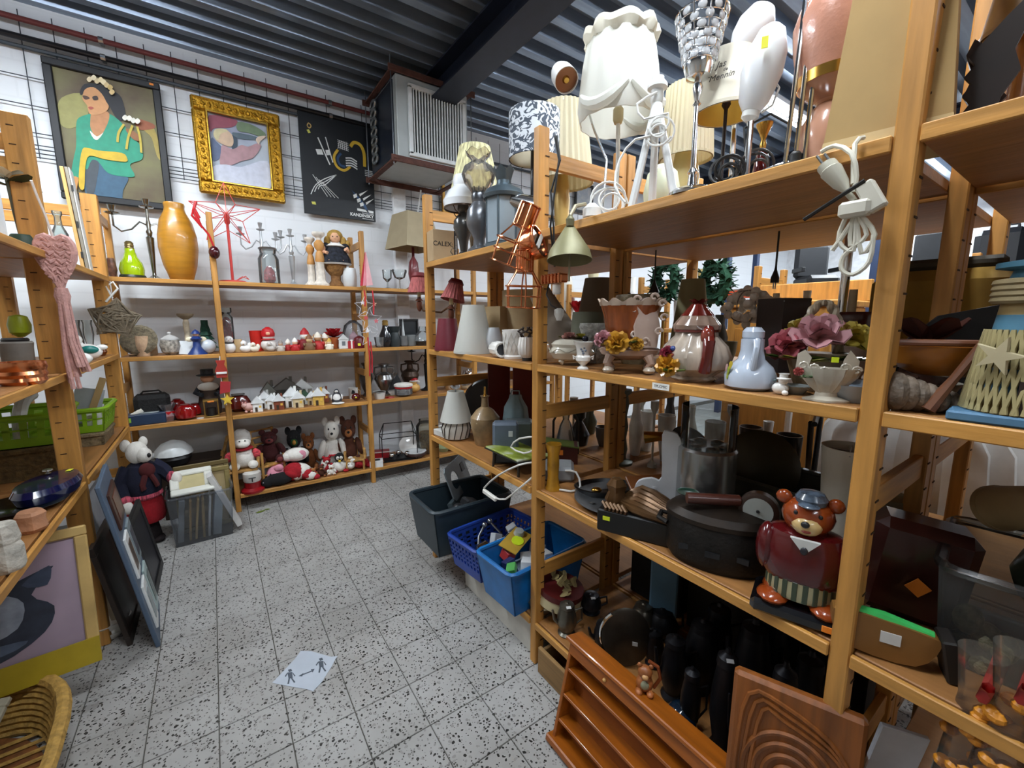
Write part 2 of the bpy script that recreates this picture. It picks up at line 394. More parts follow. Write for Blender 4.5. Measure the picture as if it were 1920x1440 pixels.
# fluorescent lamps
lampg = M('F2F4F5',.4); TUBEM = M('EAF3FF',.4,emit=34,var=0)
for k,(tx,ty,tl,tw) in enumerate(TUBES):
    t = T('tube_lamp',('bright fluorescent tube lamp beyond the white tulip lamps' if k == 0 else 'fluorescent ceiling tube lamp %s' % ('','over the aisle','over the right shelving near the viewer','behind the viewer','in the far aisle','behind the viewer to the right','by the far end wall','added out of view over the next aisle to brighten the rear shelves')[k]),'ceiling lamp',(tx,ty,TUBE_Z),0,'ceiling tube lamps')
    G().box((0,0,.06),(tl + .06,.10,.05),ch=.01).rod((-tl * .3,0,.08),(-tl * .3,0,.19),.006).rod((tl * .3,0,.08),(tl * .3,0,.19),.006).build('housing',lampg,t)
    for yy in (-.03,.03): G().rod((-tl / 2,yy,.0),(tl / 2,yy,.0),.013,10).build('tube',TUBEM,t)
    for q in (-1,1): G().box((q * (tl / 2 + .012),0,.012),(.02,.09,.05)).build('end_cap',lampg,t)
# ================================================================== SHELVING
PINE = 'BA853F'
WX,WY,WZ = wood(PINE,'x'),wood(PINE,'y'),wood('B37F3C','z')
BRDX,BRDY = wood('9A6A3A','x',.18),wood('9A6A3A','y',.18)
SLOT = M('3A2410',.9)
def shelving(name,label,axis,front,inward,posts,boards,depth,top,back_gap=0,group=None,tops=None,pw=.034,pd=.046,rails=(.5,),zext=None):
    """axis: direction the run goes ('x' or 'y'); front plane at `front`, the unit reaches `inward` (+1/-1) from it"""
    t = T(name,label,'shelving',(0,0,0),0,group)
    def P(a,d,z): return (a,front + inward * d,z) if axis == 'x' else (front + inward * d,a,z)
    def S(la,ld,lz): return (la,ld,lz) if axis == 'x' else (ld,la,lz)
    slots = G()
    for k,a in enumerate(posts):
        tp = tops[k] if tops else top
        for d in (pd / 2,depth - pd / 2):
            G().box(P(a,d,tp / 2),S(pw,pd,tp),ch=.003).build('post',WZ,t)
            z = .10
            while z < tp - .04:
                slots.box(P(a - pw / 2 - .0004,d + .012 * (1 if d < depth / 2 else -1),z),S(.002,.018,.0035)); z += .064
        for z in list(rails) + [tp - .10]:
            G().box(P(a,depth / 2,z),S(.018,depth - 2 * pd,.055),ch=.002).build('rail',WY if axis == 'x' else WX,t)
    so = slots.build('peg_slots',SLOT,t,0); so['kind'] = 'stuff'
    bm = BRDX if axis == 'x' else BRDY; em = WX if axis == 'x' else WY
    for (k,z) in boards:
        a,b = sorted((posts[k],posts[k + 1])); L = b - a - pw - .002; c = (a + b) / 2
        G().box(P(c,depth / 2 + .006,z - .0125),S(L,depth - .02,.024),ch=.002).build('shelf',bm,t)
        G().box(P(c,.002,z - .013),S(L,.012,.027),ch=.002).build('front_strip',em,t)
    return t
shelving('pine_shelving','long pine shelving run against the back wall below the paintings','x',YB,1,[-.505,.047,1.035,2.06,3.05],
         [(k,z) for k in range(4) for z in ZB if k or z > .2],.37,2.10,rails=(.45,.95,1.42),tops=[2.11,2.10,2.09,2.09,2.09])
shelving('pine_shelving','tall pine shelving on the right full of lamps and ceramics','y',XR,1,[-.75,.245,1.232,2.19],
         [(0,1.71),(1,ZR[0]),(2,ZR[0] - .008)] + [(k,z) for k in range(3) for z in ZR[1:]],.445,2.05,rails=(.40,1.05),tops=[2.30,2.30,2.05,2.045])
shelving('pine_shelving','pine shelving standing back to back behind the tall right shelving','y',1.418,1,[-.75,.245,1.232,2.19],
         [(k,z) for k in range(3) for z in (1.70,1.232,.752,.19)],.53,2.05,rails=(.40,1.05))
shelving('pine_shelving','pine shelving at the left edge with green basket and hanging heart','y',XL,-1,[-.9,.45,2.385,3.512],
         [(k,z) for k in range(3) for z in ZL[:3]],.46,2.10,rails=(.45,1.95),tops=[2.1,2.1,2.13,2.11],pw=.04,pd=.072)
tag(G().box((1.0,1.55,.08),(.018,.60,.16),ch=.002).build('kick_board',M('C9C6BD',.5)),'white kick board standing under the lowest shelf of the far bay','board')
# ================================================================== THINGS ON THE BACK WALL
def smooth(pts,k=3,closed=True):
    n = len(pts); out = []
    for i in range(n if closed else n - 1):
        p0,p1,p2,p3 = (pts[(i + d) % n] if closed else pts[min(max(i + d,0),n - 1)] for d in (-1,0,1,2))
        for q in range(k):
            t = q / k
            out.append(tuple(.5 * (2 * p1[a] + (p2[a] - p0[a]) * t + (2 * p0[a] - 5 * p1[a] + 4 * p2[a] - p3[a]) * t * t + (3 * p1[a] - p0[a] - 3 * p2[a] + p3[a]) * t ** 3) for a in (0,1)))
    return out
class Canvas:
    """flat picture in the plane Y; outlines are read off a photo crop (x0, y0, scale)"""
    def __init__(s,t,crop,Y): s.t,s.c,s.Y,s.n = t,crop,Y,0
    def pt(s,p): q = onY(s.c[0] + p[0] / s.c[2],s.c[1] + p[1] / s.c[2],s.Y); return (q.x - s.t.location.x,q.z - s.t.location.z)
    def add(s,name,pts,h,sm=3,t=.0008,rough=.6):
        s.n += 1; P = [s.pt(p) for p in pts]
        if sm: P = smooth(P,sm)
        return G().prism(P,t,(0,s.Y - s.t.location.y - .0009 * s.n,0)).build(name,M(h,rough,0,.12,25),s.t,0)
    def line(s,name,pts,wd,h):
        P = smooth([s.pt(p) for p in pts],4,False) + [s.pt(pts[-1])]; s.n += 1
        L = []; Rr = []
        for i,p in enumerate(P):
            a = P[max(i - 1,0)]; b = P[min(i + 1,len(P) - 1)]; d = Vector((b[0] - a[0],b[1] - a[1])).normalized(); nn = Vector((-d.y,d.x)) * wd / 2
            L.append((p[0] + nn.x,p[1] + nn.y)); Rr.append((p[0] - nn.x,p[1] - nn.y))
        return G().prism(L + Rr[::-1],.0006,(0,s.Y - s.t.location.y - .0009 * s.n,0)).build(name,M(h,.6),s.t,0)
def picture(label,cat,x0,x1,z0,z1,Y,bw,mats,depth=.03,name='framed_picture',bevel=.4):
    t = T(name,label,cat,((x0 + x1) / 2,Y,z0)); w,h = x1 - x0,z1 - z0
    fr = mats[0]
    for (cx,cz,lx,lz) in ((0,bw / 2,w,bw),(0,h - bw / 2,w,bw),(-w / 2 + bw / 2,h / 2,bw,h - 2 * bw),(w / 2 - bw / 2,h / 2,bw,h - 2 * bw)):
        G().box((cx,0,cz),(lx,depth,lz),ch=bw * .12).build('frame_bar',fr,t)
    G().box((0,depth * .2,h / 2),(w - 2 * bw + .004,.006,h - 2 * bw + .004)).build('canvas',mats[1],t)
    return t
def canvas_mat(h1,h2,h3,sc=2.2):
    m = bpy.data.materials.new('mat_canvas_' + h1); m.use_nodes = True; nt = m.node_tree; b = nt.nodes['Principled BSDF']
    tc = nt.nodes.new('ShaderNodeTexCoord'); n = nt.nodes.new('ShaderNodeTexNoise'); n.inputs['Scale'].default_value = sc; n.inputs['Detail'].default_value = 5; nt.links.new(tc.outputs['Object'],n.inputs['Vector'])
    r = nt.nodes.new('ShaderNodeValToRGB'); e = r.color_ramp.elements; e[0].position = .35; e[1].position = .68; e[0].color = (*hexc(h1),1); e[1].color = (*hexc(h2),1)
    k = e.new(.52); k.color = (*hexc(h3),1); nt.links.new(n.outputs['Fac'],r.inputs[0]); nt.links.new(r.outputs[0],b.inputs['Base Color']); b.inputs['Roughness'].default_value = .55; return m
# --- woman in a green jacket
wp = picture('large black framed painting of a woman in a green jacket','painting',-.705,-.148,2.155,2.972,3.955,.042,(M('0C0D12',.55),canvas_mat('4A3420','75743C','67603A')),.034,'framed_painting')
cv = Canvas(wp,(60,90,4.5),3.958)
cv.add('painted_glow',[(250,420),(400,380),(470,470),(460,600),(330,680),(240,640),(215,520)],'8F8A50')
cv.add('painted_sash_end',[(910,640),(1010,660),(1060,760),(1085,940),(1050,900),(1010,760),(950,700)],'99863C')
cv.add('painted_tray',[(880,600),(1020,640),(1030,680),(900,690)],'8A4A28')
cv.add('painted_hair',[(405,370),(440,310),(530,300),(640,340),(740,400),(775,480),(790,580),(740,620),(690,560),(640,470),(560,400),(480,345),(420,400)],'17161B')
cv.add('painted_skirt',[(500,930),(640,960),(740,1060),(815,1100),(770,1200),(750,1306),(620,1290),(455,1240),(455,1020)],'33566E')
cv.add('painted_fold',[(510,950),(565,975),(550,1110),(520,1240),(465,1235),(460,1010)],'3D454C')
cv.add('painted_jacket',[(400,590),(520,560),(560,640),(640,600),(655,560),(720,600),(780,660),(860,760),(930,850),(930,940),(850,970),(830,1000),(868,1085),(760,1085),(640,1055),(560,960),(505,950),(470,1025),(440,1020),(400,1095),(335,1085),(350,950),(375,830),(375,660)],'1F8A6C')
cv.add('painted_neck',[(515,545),(640,540),(650,610),(600,720),(555,765),(500,690),(495,610)],'B07A4E')
cv.add('painted_lace',[(490,700),(550,750),(605,715),(560,775),(520,765)],'D8D8C8')
cv.add('painted_face',[(428,420),(450,355),(520,335),(590,390),(630,460),(650,500),(620,545),(540,570),(485,555),(468,490),(436,450)],'C08A5A')
cv.add('painted_brow',[(430,408),(470,412),(490,432),(450,440)],'4A2E20'); cv.add('painted_eye',[(512,418),(550,410),(562,440),(525,446)],'32211A')
cv.add('painted_mouth',[(478,508),(500,500),(525,512),(500,525)],'9A4638')
cv.add('painted_arm',[(790,690),(850,700),(920,760),(900,790),(850,770)],'8A5A30')
cv.add('painted_sash',[(480,850),(560,870),(760,890),(805,935),(790,965),(620,945),(490,915),(455,1000),(445,1190),(400,1170),(405,1000),(430,860)],'C2A21E')
cv.line('painted_ribbon',[(780,650),(735,720),(725,800)],.012,'B8A43A'); cv.line('painted_ribbon',[(850,660),(815,760),(800,860)],.012,'B8A43A'); cv.line('painted_ribbon',[(890,670),(915,770),(925,890)],.012,'B8A43A')
cv.add('painted_hand',[(335,1095),(395,1100),(390,1160),(365,1250),(305,1255),(310,1190)],'B98246')
for x,y,c in ((490,275,'D8C7A2'),(525,262,'E2D4B2'),(555,290,'CDB98E'),(585,280,'DCCBA0'),(610,300,'E0D0A8'),(635,325,'CBB382'),(665,345,'B99E62'),(680,385,'C9AE7A'),(790,600,'D8D5C8'),(825,605,'E4E0D4'),(860,625,'D0CEC2'),(895,630,'DAD6CA')):
    cv.add('painted_blossom',[(x - 24,y),(x,y - 24),(x + 24,y),(x,y + 24)],c,3)
G().box((.236,-.019,.80),(.022,.003,.012)).build('price_sticker',TAGO,wp)
# --- gold framed picture
GOLD = M('A87C1E',.35,.75,.35,55,bump=.8,bs=70)
gp = picture('pastel figure picture in a wide carved gold frame','picture',.012,.566,2.305,2.955,3.95,.088,(GOLD,canvas_mat('8E93A8','BFC4CC','A9B3BF',3)),.045)
gw = .554; gh = .65
for (a,b) in ((.088,.012),(.012,.007)):
    for (cx,cz,lx,lz) in ((0,a,gw - 2 * a + b,b),(0,gh - a,gw - 2 * a + b,b),(-gw / 2 + a,gh / 2,b,gh - 2 * a),(gw / 2 - a,gh / 2,b,gh - 2 * a)):
        G().box((cx,-.026,cz),(lx,.016,lz),ch=.003).build('gilt_moulding',M('D9B04A',.25,.85,.2),gp)
gl = G()
for k in range(46):                                   # carved leaves around the frame
    q = k / 46 * 4; sd = int(q); f = q - sd
    x,z = [(-gw / 2 + .05 + f * (gw - .1),.047),(gw / 2 - .047,.05 + f * (gh - .1)),(gw / 2 - .05 - f * (gw - .1),gh - .047),(-gw / 2 + .047,gh - .05 - f * (gh - .1))][sd]
    gl.ball((x,-.024,z),(.017,.010,.011),8,5,rot=(0,(k % 2) * .9 + .5,0))
go = gl.build('carving',GOLD,gp); go['kind'] = 'stuff'
cv = Canvas(gp,(350,170,6.26),3.954)
cv.add('painted_curtain',[(262,285),(590,350),(530,430),(330,440),(280,480)],'8E4A58')
cv.add('painted_shadow',[(290,560),(350,600),(420,680),(400,780),(300,820)],'5D6A86')
cv.add('painted_chair',[(540,500),(590,540),(590,680),(530,680)],'3C4A58'); cv.add('painted_branch',[(540,490),(810,540),(815,580),(600,560)],'566670')
cv.add('painted_leaves',[(600,370),(760,400),(920,500),(880,545),(740,500),(600,470)],'6B7F62')
cv.add('painted_figure',[(420,640),(540,690),(640,640),(720,660),(830,620),(870,660),(780,790),(640,830),(460,900),(390,860),(400,730)],'A9858A')
cv.add('painted_head',[(315,500),(350,450),(450,455),(530,520),(550,610),(520,660),(440,640),(350,590)],'C9AD92')
cv.add('painted_cap',[(315,500),(350,450),(450,455),(480,480),(400,510),(370,580),(330,560)],'C8BD92')
cv.add('painted_hand',[(810,580),(850,540),(930,540),(860,600),(850,640)],'CDB8A4')
cv.add('painted_mist',[(300,900),(460,870),(640,900),(950,830),(980,1160),(620,1110),(300,1060)],'C4C8D6')
# --- black poster with loose abstract marks
pp = T('poster','black poster with white and yellow abstract marks and lettering','poster',(.992,3.962,2.258))
PW,PH = .582,.775
G().box((0,0,PH / 2),(PW,.012,PH),ch=.002).build('panel',M('0C1117',.5,0,.25,3),pp)
def mark(name,pts,h,sm=0,lay=1):
    P = [(-PW / 2 + x * PW,(1 - y) * PH) for x,y in pts]
    if sm: P = smooth(P,sm)
    G().prism(P,.0008,(0,-.0062 - .0008 * lay,0)).build(name,M(h,.5),pp,0)
def stroke(name,pts,wd,h,lay=1):
    P = [(-PW / 2 + x * PW,(1 - y) * PH) for x,y in pts]; P = smooth(P,4,False) + [P[-1]]; L = []; Rr = []
    for i,p in enumerate(P):
        a = P[max(i - 1,0)]; b = P[min(i + 1,len(P) - 1)]; d = Vector((b[0] - a[0],b[1] - a[1])).normalized(); nn = Vector((-d.y,d.x)) * wd / 2
        L.append((p[0] + nn.x,p[1] + nn.y)); Rr.append((p[0] - nn.x,p[1] - nn.y))
    G().prism(L + Rr[::-1],.0008,(0,-.0062 - .0008 * lay,0)).build(name,M(h,.5),pp,0)
PWH,PYL,PBL = 'D8DAD8','C9A32A','27476E'
for k in range(3): stroke('white_arc',[(.10 + .05 * k,.80 - .03 * k),(.17 + .03 * k,.70),(.30,.62 + .03 * k),(.46,.56)],.006,PWH)
for k in range(4): stroke('white_line',[(.14 + .04 * k,.60 + .02 * k),(.32 + .05 * k,.80)],.004,PWH,2)
stroke('yellow_ring',[(.50,.30),(.44,.38),(.47,.47),(.57,.50),(.66,.45)],.020,PYL,2); stroke('blue_ring',[(.54,.33),(.49,.39),(.52,.45),(.59,.46)],.018,PBL,3)
stroke('yellow_hook',[(.68,.24),(.73,.19),(.82,.20),(.87,.28),(.87,.42)],.026,PYL,2)
mark('white_square',[(.20,.34),(.28,.33),(.30,.38),(.22,.39)],PWH); mark('white_square',[(.33,.33),(.38,.32),(.39,.37),(.34,.38)],PWH,0,2)
stroke('white_bar',[(.24,.22),(.34,.40),(.38,.47)],.010,PWH); stroke('white_bar',[(.34,.20),(.42,.44)],.008,PWH,3)
for k in range(4): stroke('white_stripe',[(.87,.455 + .018 * k),(.99,.455 + .018 * k)],.006,PWH)
for k in range(5): stroke('white_hatch',[(.53 + .025 * k,.20),(.50 + .03 * k,.29)],.004,PWH,1); stroke('white_hatch',[(.50,.20 + .018 * k),(.65,.22 + .018 * k)],.004,PWH,4)
for k in range(4): stroke('white_band',[(.60,.37 + .026 * k),(.68,.36 + .026 * k),(.76,.385 + .026 * k)],.010,PWH,5)
mark('blue_blade',[(.66,.69),(.76,.75),(.86,.83),(.91,.93),(.82,.85),(.74,.77)],PBL)
for k,(x,y) in enumerate(((.68,.74),(.73,.78),(.77,.82))): mark('white_block',[(x,y),(x + .05,y - .02),(x + .06,y + .015),(x + .01,y + .035)],PWH,0,2); mark('white_ray',[(x + .09,y - .02),(x + .22,y - .075),(x + .10,y + .005)],PWH)
mark('yellow_dash',[(.10,.17),(.13,.16),(.15,.19),(.12,.20)],'CFCB58'); mark('yellow_dash',[(.10,.875),(.15,.87),(.16,.90),(.11,.90)],'CFCB58')
stroke('ring',[(.11,.13),(.13,.10),(.16,.12),(.14,.145),(.112,.135)],.008,'C2A060')
mark('white_bar',[(.73,.875),(.97,.885),(.97,.91),(.73,.90)],PWH)
text_part('KANDINSKY',.036,M(PWH,.5),pp,(.172,-.0075,.040),(PI / 2,0,0),depth=.0004,bold=.0011)
stroke('white_line',[(.80,.918),(.97,.922)],.004,PWH); stroke('white_line',[(.80,.978),(.97,.981)],.004,PWH)

# --- hanging air heater
HX0,HX1,HY0,HY1,HZ0,HZ1 = 1.245,1.835,3.25,3.86,2.60,3.165
ht = T('air_heater','grey box air heater with louvred front hanging below the beam','heater',(0,0,0))
HC = M('A9AFAE',.5,.1,.12,5); RUST = M('55332A',.75,.1,.3,20,bump=.3)
G().box(((HX0 + HX1) / 2,(HY0 + HY1) / 2,(HZ0 + HZ1) / 2),(HX1 - HX0,HY1 - HY0,HZ1 - HZ0),ch=.006).build('casing',HC,ht)
G().box((HX0 - .004,(HY0 + HY1) / 2 + .02,(HZ0 + HZ1) / 2),(.008,HY1 - HY0 - .08,HZ1 - HZ0 - .04)).build('side_panel',M('1B2330',.35,.3),ht)
gx0,gx1,gz0,gz1 = 1.345,1.795,2.63,3.10
for (cx,cz,lx,lz) in (((gx0 + gx1) / 2,gz0,gx1 - gx0 + .03,.03),((gx0 + gx1) / 2,gz1,gx1 - gx0 + .03,.03),(gx0,(gz0 + gz1) / 2,.03,gz1 - gz0),(gx1,(gz0 + gz1) / 2,.03,gz1 - gz0)):
    G().box((cx,HY0 - .012,cz),(lx,.024,lz),ch=.003).build('grille_frame',M('D5D9D9',.4),ht)
G().box(((gx0 + gx1) / 2,HY0 - .001,(gz0 + gz1) / 2),(gx1 - gx0,.002,gz1 - gz0)).build('grille_back',M('0E0F11',.9),ht)
sl = G().box((0,0,0),(.0075,.016,gz1 - gz0 - .03)).build('louvre',M('E4E8E8',.45),ht); sl.location = (gx0 + .028,HY0 - .011,(gz0 + gz1) / 2)
for k in range(1,18): o = sl.copy(); COL.objects.link(o); o.location = (gx0 + .028 + k * .0232,HY0 - .011,(gz0 + gz1) / 2)
for k in range(7):
    G().tube([(HX0 - .012 + .022 * math.cos(a) * 0 - .012,3.70 + .06 * math.cos(a),2.70 + .068 * k + .028 * math.sin(a)) for a in [i * 2 * PI / 14 for i in range(14)]],.011,7,True).build('pipe_loop',M('9EA5A8',.3,.8),ht)
for z,y0,y1 in ((HZ0 - .025,HY0 - .03,HY1),(HZ1 + .015,HY0 - .03,HY1)):
    for nm,c,d in (('angle_iron',((HX0 + HX1) / 2,HY0 - .02,z),(HX1 - HX0 + .12,.012,.045)),('angle_iron',((HX0 + HX1) / 2,HY1,z),(HX1 - HX0 + .12,.012,.045)),
                     ('angle_iron',(HX0 - .02,(y0 + y1) / 2,z),(.045,y1 - y0,.012)),('angle_iron',(HX1 + .02,(y0 + y1) / 2,z),(.045,y1 - y0,.012))):
        G().box(c,d,ch=.002).build(nm,RUST,ht)
for x in (HX0 - .035,HX1 + .035):
    for y in (HY0 + .0,HY1): G().rod((x,y,HZ0 - .06),(x,y,CEIL),.005).build('hanging_rod',STEEL,ht)
G().rod((HX1,3.45,2.86),(HX1 + .08,3.45,2.86),.018,10).lathe([(.035,-.01),(.035,.01)],12,(HX1 + .09,3.45,2.86),rot=(0,PI / 2,0)).build('valve',M('4A2A26',.5,.3),ht)
G().tube([(1.62,3.72,2.53),(1.62,3.80,2.36),(1.55,3.93,2.28),(1.53,3.945,2.05)],.007).build('cable',M('D2D6D6',.5),ht)
# --- pictures far to the right on the wall, behind the lamps
for (u,v0,v1,w,lab,mt) in ((846,300,400,34,'narrow gold framed picture hanging right of the heater',M('B98A3A',.4,.4)),(1040,340,410,40,'wooden framed picture behind the cream pleated lampshade',M('B07F38',.5)),(1095,345,400,50,'small black framed print on the wall behind the white lamp',M('1C1A1C',.4))):
    c = onY(u,(v0 + v1) / 2,3.965); k = c.length / F_PX; za = onY(u,v1,3.965).z; zb = onY(u,v0,3.965).z
    picture(lab,'picture',c.x - w * .003,c.x + w * .003,za,zb,3.965,.028,(mt,canvas_mat('C8C2B4','E0DCD2','9AA0A8',4)),.024)
# ================================================================== THINGS ON THE BACK SHELVING
TWINS = ('eye','arm','paw','wing','ear','cuff','armrest','stripe','foot','pupil','striped_sleeve','bloom','flower','eye_patch')
def FIG(name,label,cat,s,H,parts,group=None,rz=None,loc=None):
    """parts: [(part name, material, primitives, [sub parts])], sizes as fractions of the height H; local -y faces the viewer"""
    loc = loc if loc is not None else s.loc; rz = s.face if rz is None else rz
    def geo(pr):
        g = G()
        for p in pr:
            k = p[0]
            if k == 'b': g.ball([c * H for c in p[1]],[c * H for c in (p[2] if hasattr(p[2],'__len__') else (p[2],) * 3)],p[4] if len(p) > 4 else 12,8,rot=p[3] if len(p) > 3 else None)
            elif k == 'x': g.box([c * H for c in p[1]],[c * H for c in p[2]],rot=p[3] if len(p) > 3 else None,ch=(p[4] if len(p) > 4 else .01) * H)
            elif k == 'l': g.lathe([(r * H,z * H) for r,z in p[1]],p[3] if len(p) > 3 else 16,[c * H for c in p[2]] if len(p) > 2 else (0,0,0),**(p[4] if len(p) > 4 else {}))
            elif k == 's': g.shell([(r * H,z * H) for r,z in p[1]],p[3] * H,18,c=[c * H for c in p[2]],**(p[4] if len(p) > 4 else {}))
            elif k == 't': g.tube([[c * H for c in q] for q in p[1]],[r * H for r in p[2]] if hasattr(p[2],'__len__') else p[2] * H,p[3] if len(p) > 3 else 7,p[4] if len(p) > 4 else False)
            elif k == 'p': g.prism([(a * H,b * H) for a,b in p[1]],p[2] * H,[c * H for c in p[3]] if len(p) > 3 else (0,0,0),rot=p[4] if len(p) > 4 else None)
            elif k == 'f': g.petal([c * H for c in p[1]],p[2],p[3],p[4] * H,p[5] * H,*(p[6:7]))
        return g
    if len(parts) == 1 and len(parts[0]) < 4:
        return solo(name,label,cat,geo(parts[0][2]),parts[0][1],loc,rz,group)
    t = T(name,label,cat,loc,rz,group)
    for p in parts:
        prs = [[x] for x in p[2]] if p[0] in TWINS else [p[2]]
        for pr in prs: o = geo(pr).build(p[0],p[1],t)
        for q in (p[3] if len(p) > 3 else ()):
            for pr in ([[x] for x in q[2]] if q[0] in TWINS else [q[2]]): geo(pr).build(q[0],q[1],o)
    return t
def B(u,row,dy=.1): return Spot(u,ZB[row],Y=YB + dy)
SILV = M('8F8C84',.25,1,.2); TAN = M('B98A50',.6); OCHRE = M('B07A22',.35,0,.18,6,coat=.3,stretch=(1,1,6)); SKIN = M('D9A582',.6); HONEY = M('A87A3E',.7)
PLW = M('E6E2DA',.95,0,.06,40,bump=.4,bs=220); PLR = M('9E1420',.95,0,.15,40,bump=.4,bs=220); PLN = M('15182E',.95,0,.15,40,bump=.4,bs=220); PLB = M('4A2412',.95,0,.2,40,bump=.5,bs=200); PLT = M('A4683A',.95,0,.2,40,bump=.5,bs=200); PLP = M('D68FA0',.95,0,.1,40,bump=.3,bs=220); PLK = M('101012',.95,0,.2,40,bump=.4,bs=220)
# ---------- top shelf
s = B(250,0,.13); LIME = M('9DBB10',.12,0,.1,coat=.8)
LT('bulb_lamp','lime green glass lamp shaped like a light bulb','lamp',s,50,452,[('glass_body',[(.5,0),(.92,.08),(1,.25),(.88,.42),(.55,.58),(.42,.72),(.40,.80),(0,.81)],LIME),('screw_cap',[(.36,.79),(.38,.82),(.34,.85),(.38,.88),(.34,.91),(.36,.95),(.2,1),(0,1)],M('8A7A50',.35,.8)),('rubber_ring',[(1.0,0),(1.08,.04),(1.0,.10),(.8,.02)],M('20261A',.4))])
def candelabra(label,s,H,mat,arms,base_r=.055,drop=.12,up=.16,cup=.022,reach=.11,group=None,glassy=False):
    t = T('candelabra',label,'candelabra',s.loc,s.face,group)
    G().lathe([(base_r,0),(base_r,.008),(base_r * .5,.02),(.012,.035),(.010,.05)],20).build('base',mat,t)
    G().lathe([(.010,.04),(.022,H * .55),(.012,H * .57),(.018,H * .62),(.010,H * .66),(.014,H * .72),(.008,H * .78),(.008,H - .04)],12).build('stem',mat,t)
    def cupg(c): return G().lathe([(.004,-.045),(cup * 1.7,-.035),(cup * 1.8,-.030),(.008,-.026),(cup * .7,-.01),(cup,.015),(cup * .75,.018),(0,.005)],14,c)
    cupg((0,0,H)).build('candle_cup',mat,t)
    for sx in arms:
        e = sx * reach; z0 = H * .70
        G().tube([(0,0,z0),(e * .25,0,z0 + .02),(e * .5,0,z0 - .03),(e * .8,0,z0 - .05),(e,0,z0 - .02),(e,0,z0 + .05)],.0055,7).build('arm',mat,t)
        cupg((e,0,z0 + .09)).build('candle_cup',mat,t)
    return t
candelabra('tarnished silver candelabra beside the tall ochre vase',B(291,0,.20),.50,SILV,(-1,1),reach=.17)
LT('tall_vase','tall ochre turned vase on the top shelf','vase',B(342,0,.14),76,380,[('body',[(.50,0),(.60,.02),(.85,.2),(1,.42),(.98,.58),(.82,.76),(.55,.88),(.50,.93),(.53,.97),(.51,.99),(.46,.985),(.40,.8),(0,.78)],OCHRE)],n=32)
LT('small_pot','small brown patterned pot beside the lime bulb lamp','pot',B(212,0,.13),22,484,[('body',[(.5,0),(1,.4),(.8,.8),(.6,1),(.5,.95),(0,.9)],M('6E4A3A',.4,0,.6,40))])
# red wire star lamp
s = B(437,0,.13); RW = M('C8403A',.4); t = T('star_lamp','red wire star shaped table lamp','lamp',s.loc,s.face); H = s.h(342); zc = s.h(404); R = H - zc
G().lathe([(s.w(27),0),(s.w(27),.010),(s.w(24),.016),(.008,.02)],24).build('base',RW,t)
G().rod((0,0,.015),(0,0,zc - .03),.009).build('pole',RW,t)
G().lathe([(.010,zc - .06),(.017,zc - .05),(.017,zc),(.012,zc + .005)],12).build('socket',RW,t)
G().ball((0,0,zc + .03),(.014,.014,.025),10,7).build('bulb',M('F2E6E0',.3),t)
tips = [Vector((math.sin(a) * R,0,zc + math.cos(a) * R)) for a in [k * 2 * PI / 5 for k in range(5)]]; inn = [Vector((math.sin(a) * R * .45,0,zc + math.cos(a) * R * .45)) for a in [(k + .5) * 2 * PI / 5 for k in range(5)]]
g = G(); fb = [Vector((0,-.07,zc)),Vector((0,.07,zc))]
for k in range(5):
    for q in (inn[k],inn[k - 1]): g.rod(tips[k],q,.0024,5)
    for f in fb: g.rod(tips[k],f,.0024,5); g.rod(inn[k],f,.0024,5)
g.build('star_frame',RW,t)
G().tube([(.03,-.02,.02),(.08,-.03,.05),(.10,.01,.03),(.06,.03,.05),(.02,.04,.02),(-.03,.05,.012)],.003,5).build('cord',RW,t)
# ornaments tied to the first post
s = Spot(400,1.9,Y=YB - .035); t = T('ribbon_ornament','dark red bell on a red ribbon tied to the shelf post','ornament',(s.X,s.Y,z_at(s.X,s.Y,488)),0)
G().ball((0,0,.05),(.032,.032,.042)).build('bell',M('3E0A12',.2,0,.1,coat=.5),t)
G().tube([(0,0,.09),(-.02,0,.16),(-.06,0,.22),(-.075,.0,.30)],.006,6).tube([(-.06,0,.22),(-.09,0,.30),(-.07,0,.36)],.009,6).tube([(-.05,-.005,.2),(-.1,-.01,.27),(-.085,0,.33),(-.06,0,.26)],.007,6).build('ribbon',RED,t)
# thin wire candle holders and glass things
WW = M('B9BDC0',.3,.6)
for u,lab in ((497,'spindly grey wire candelabra in front of the tall glass jar'),(551,'spindly grey wire candelabra beside the wooden candlesticks')):
    candelabra(lab,B(u,0,.24 if u == 497 else .2),.44 if u == 497 else .41,WW,(-1,1),base_r=.05,cup=.016,reach=.13 if u == 497 else .10)
s = B(507,0,.10); LT('glass_jar','tall clear glass jar with a red and white ornament inside','jar',s,42,466,[('jar',[(.8,0),(.95,.03),(.95,.7),(.7,.85),(.8,1)],glass('DDE6E6',.15),{'shell': .004}),('red_ornament',[(.3,.02),(.55,.12),(.5,.35),(.2,.5),(0,.52)],M('8E2A30',.5,0,.6,60)),('metal_clip',[(.84,.97),(.86,1.0),(.8,1.02)],STEEL)])
WOODC = M('C08A4C',.55,0,.2,12); WCH = M('D8CFC2',.7,0,.2,30)
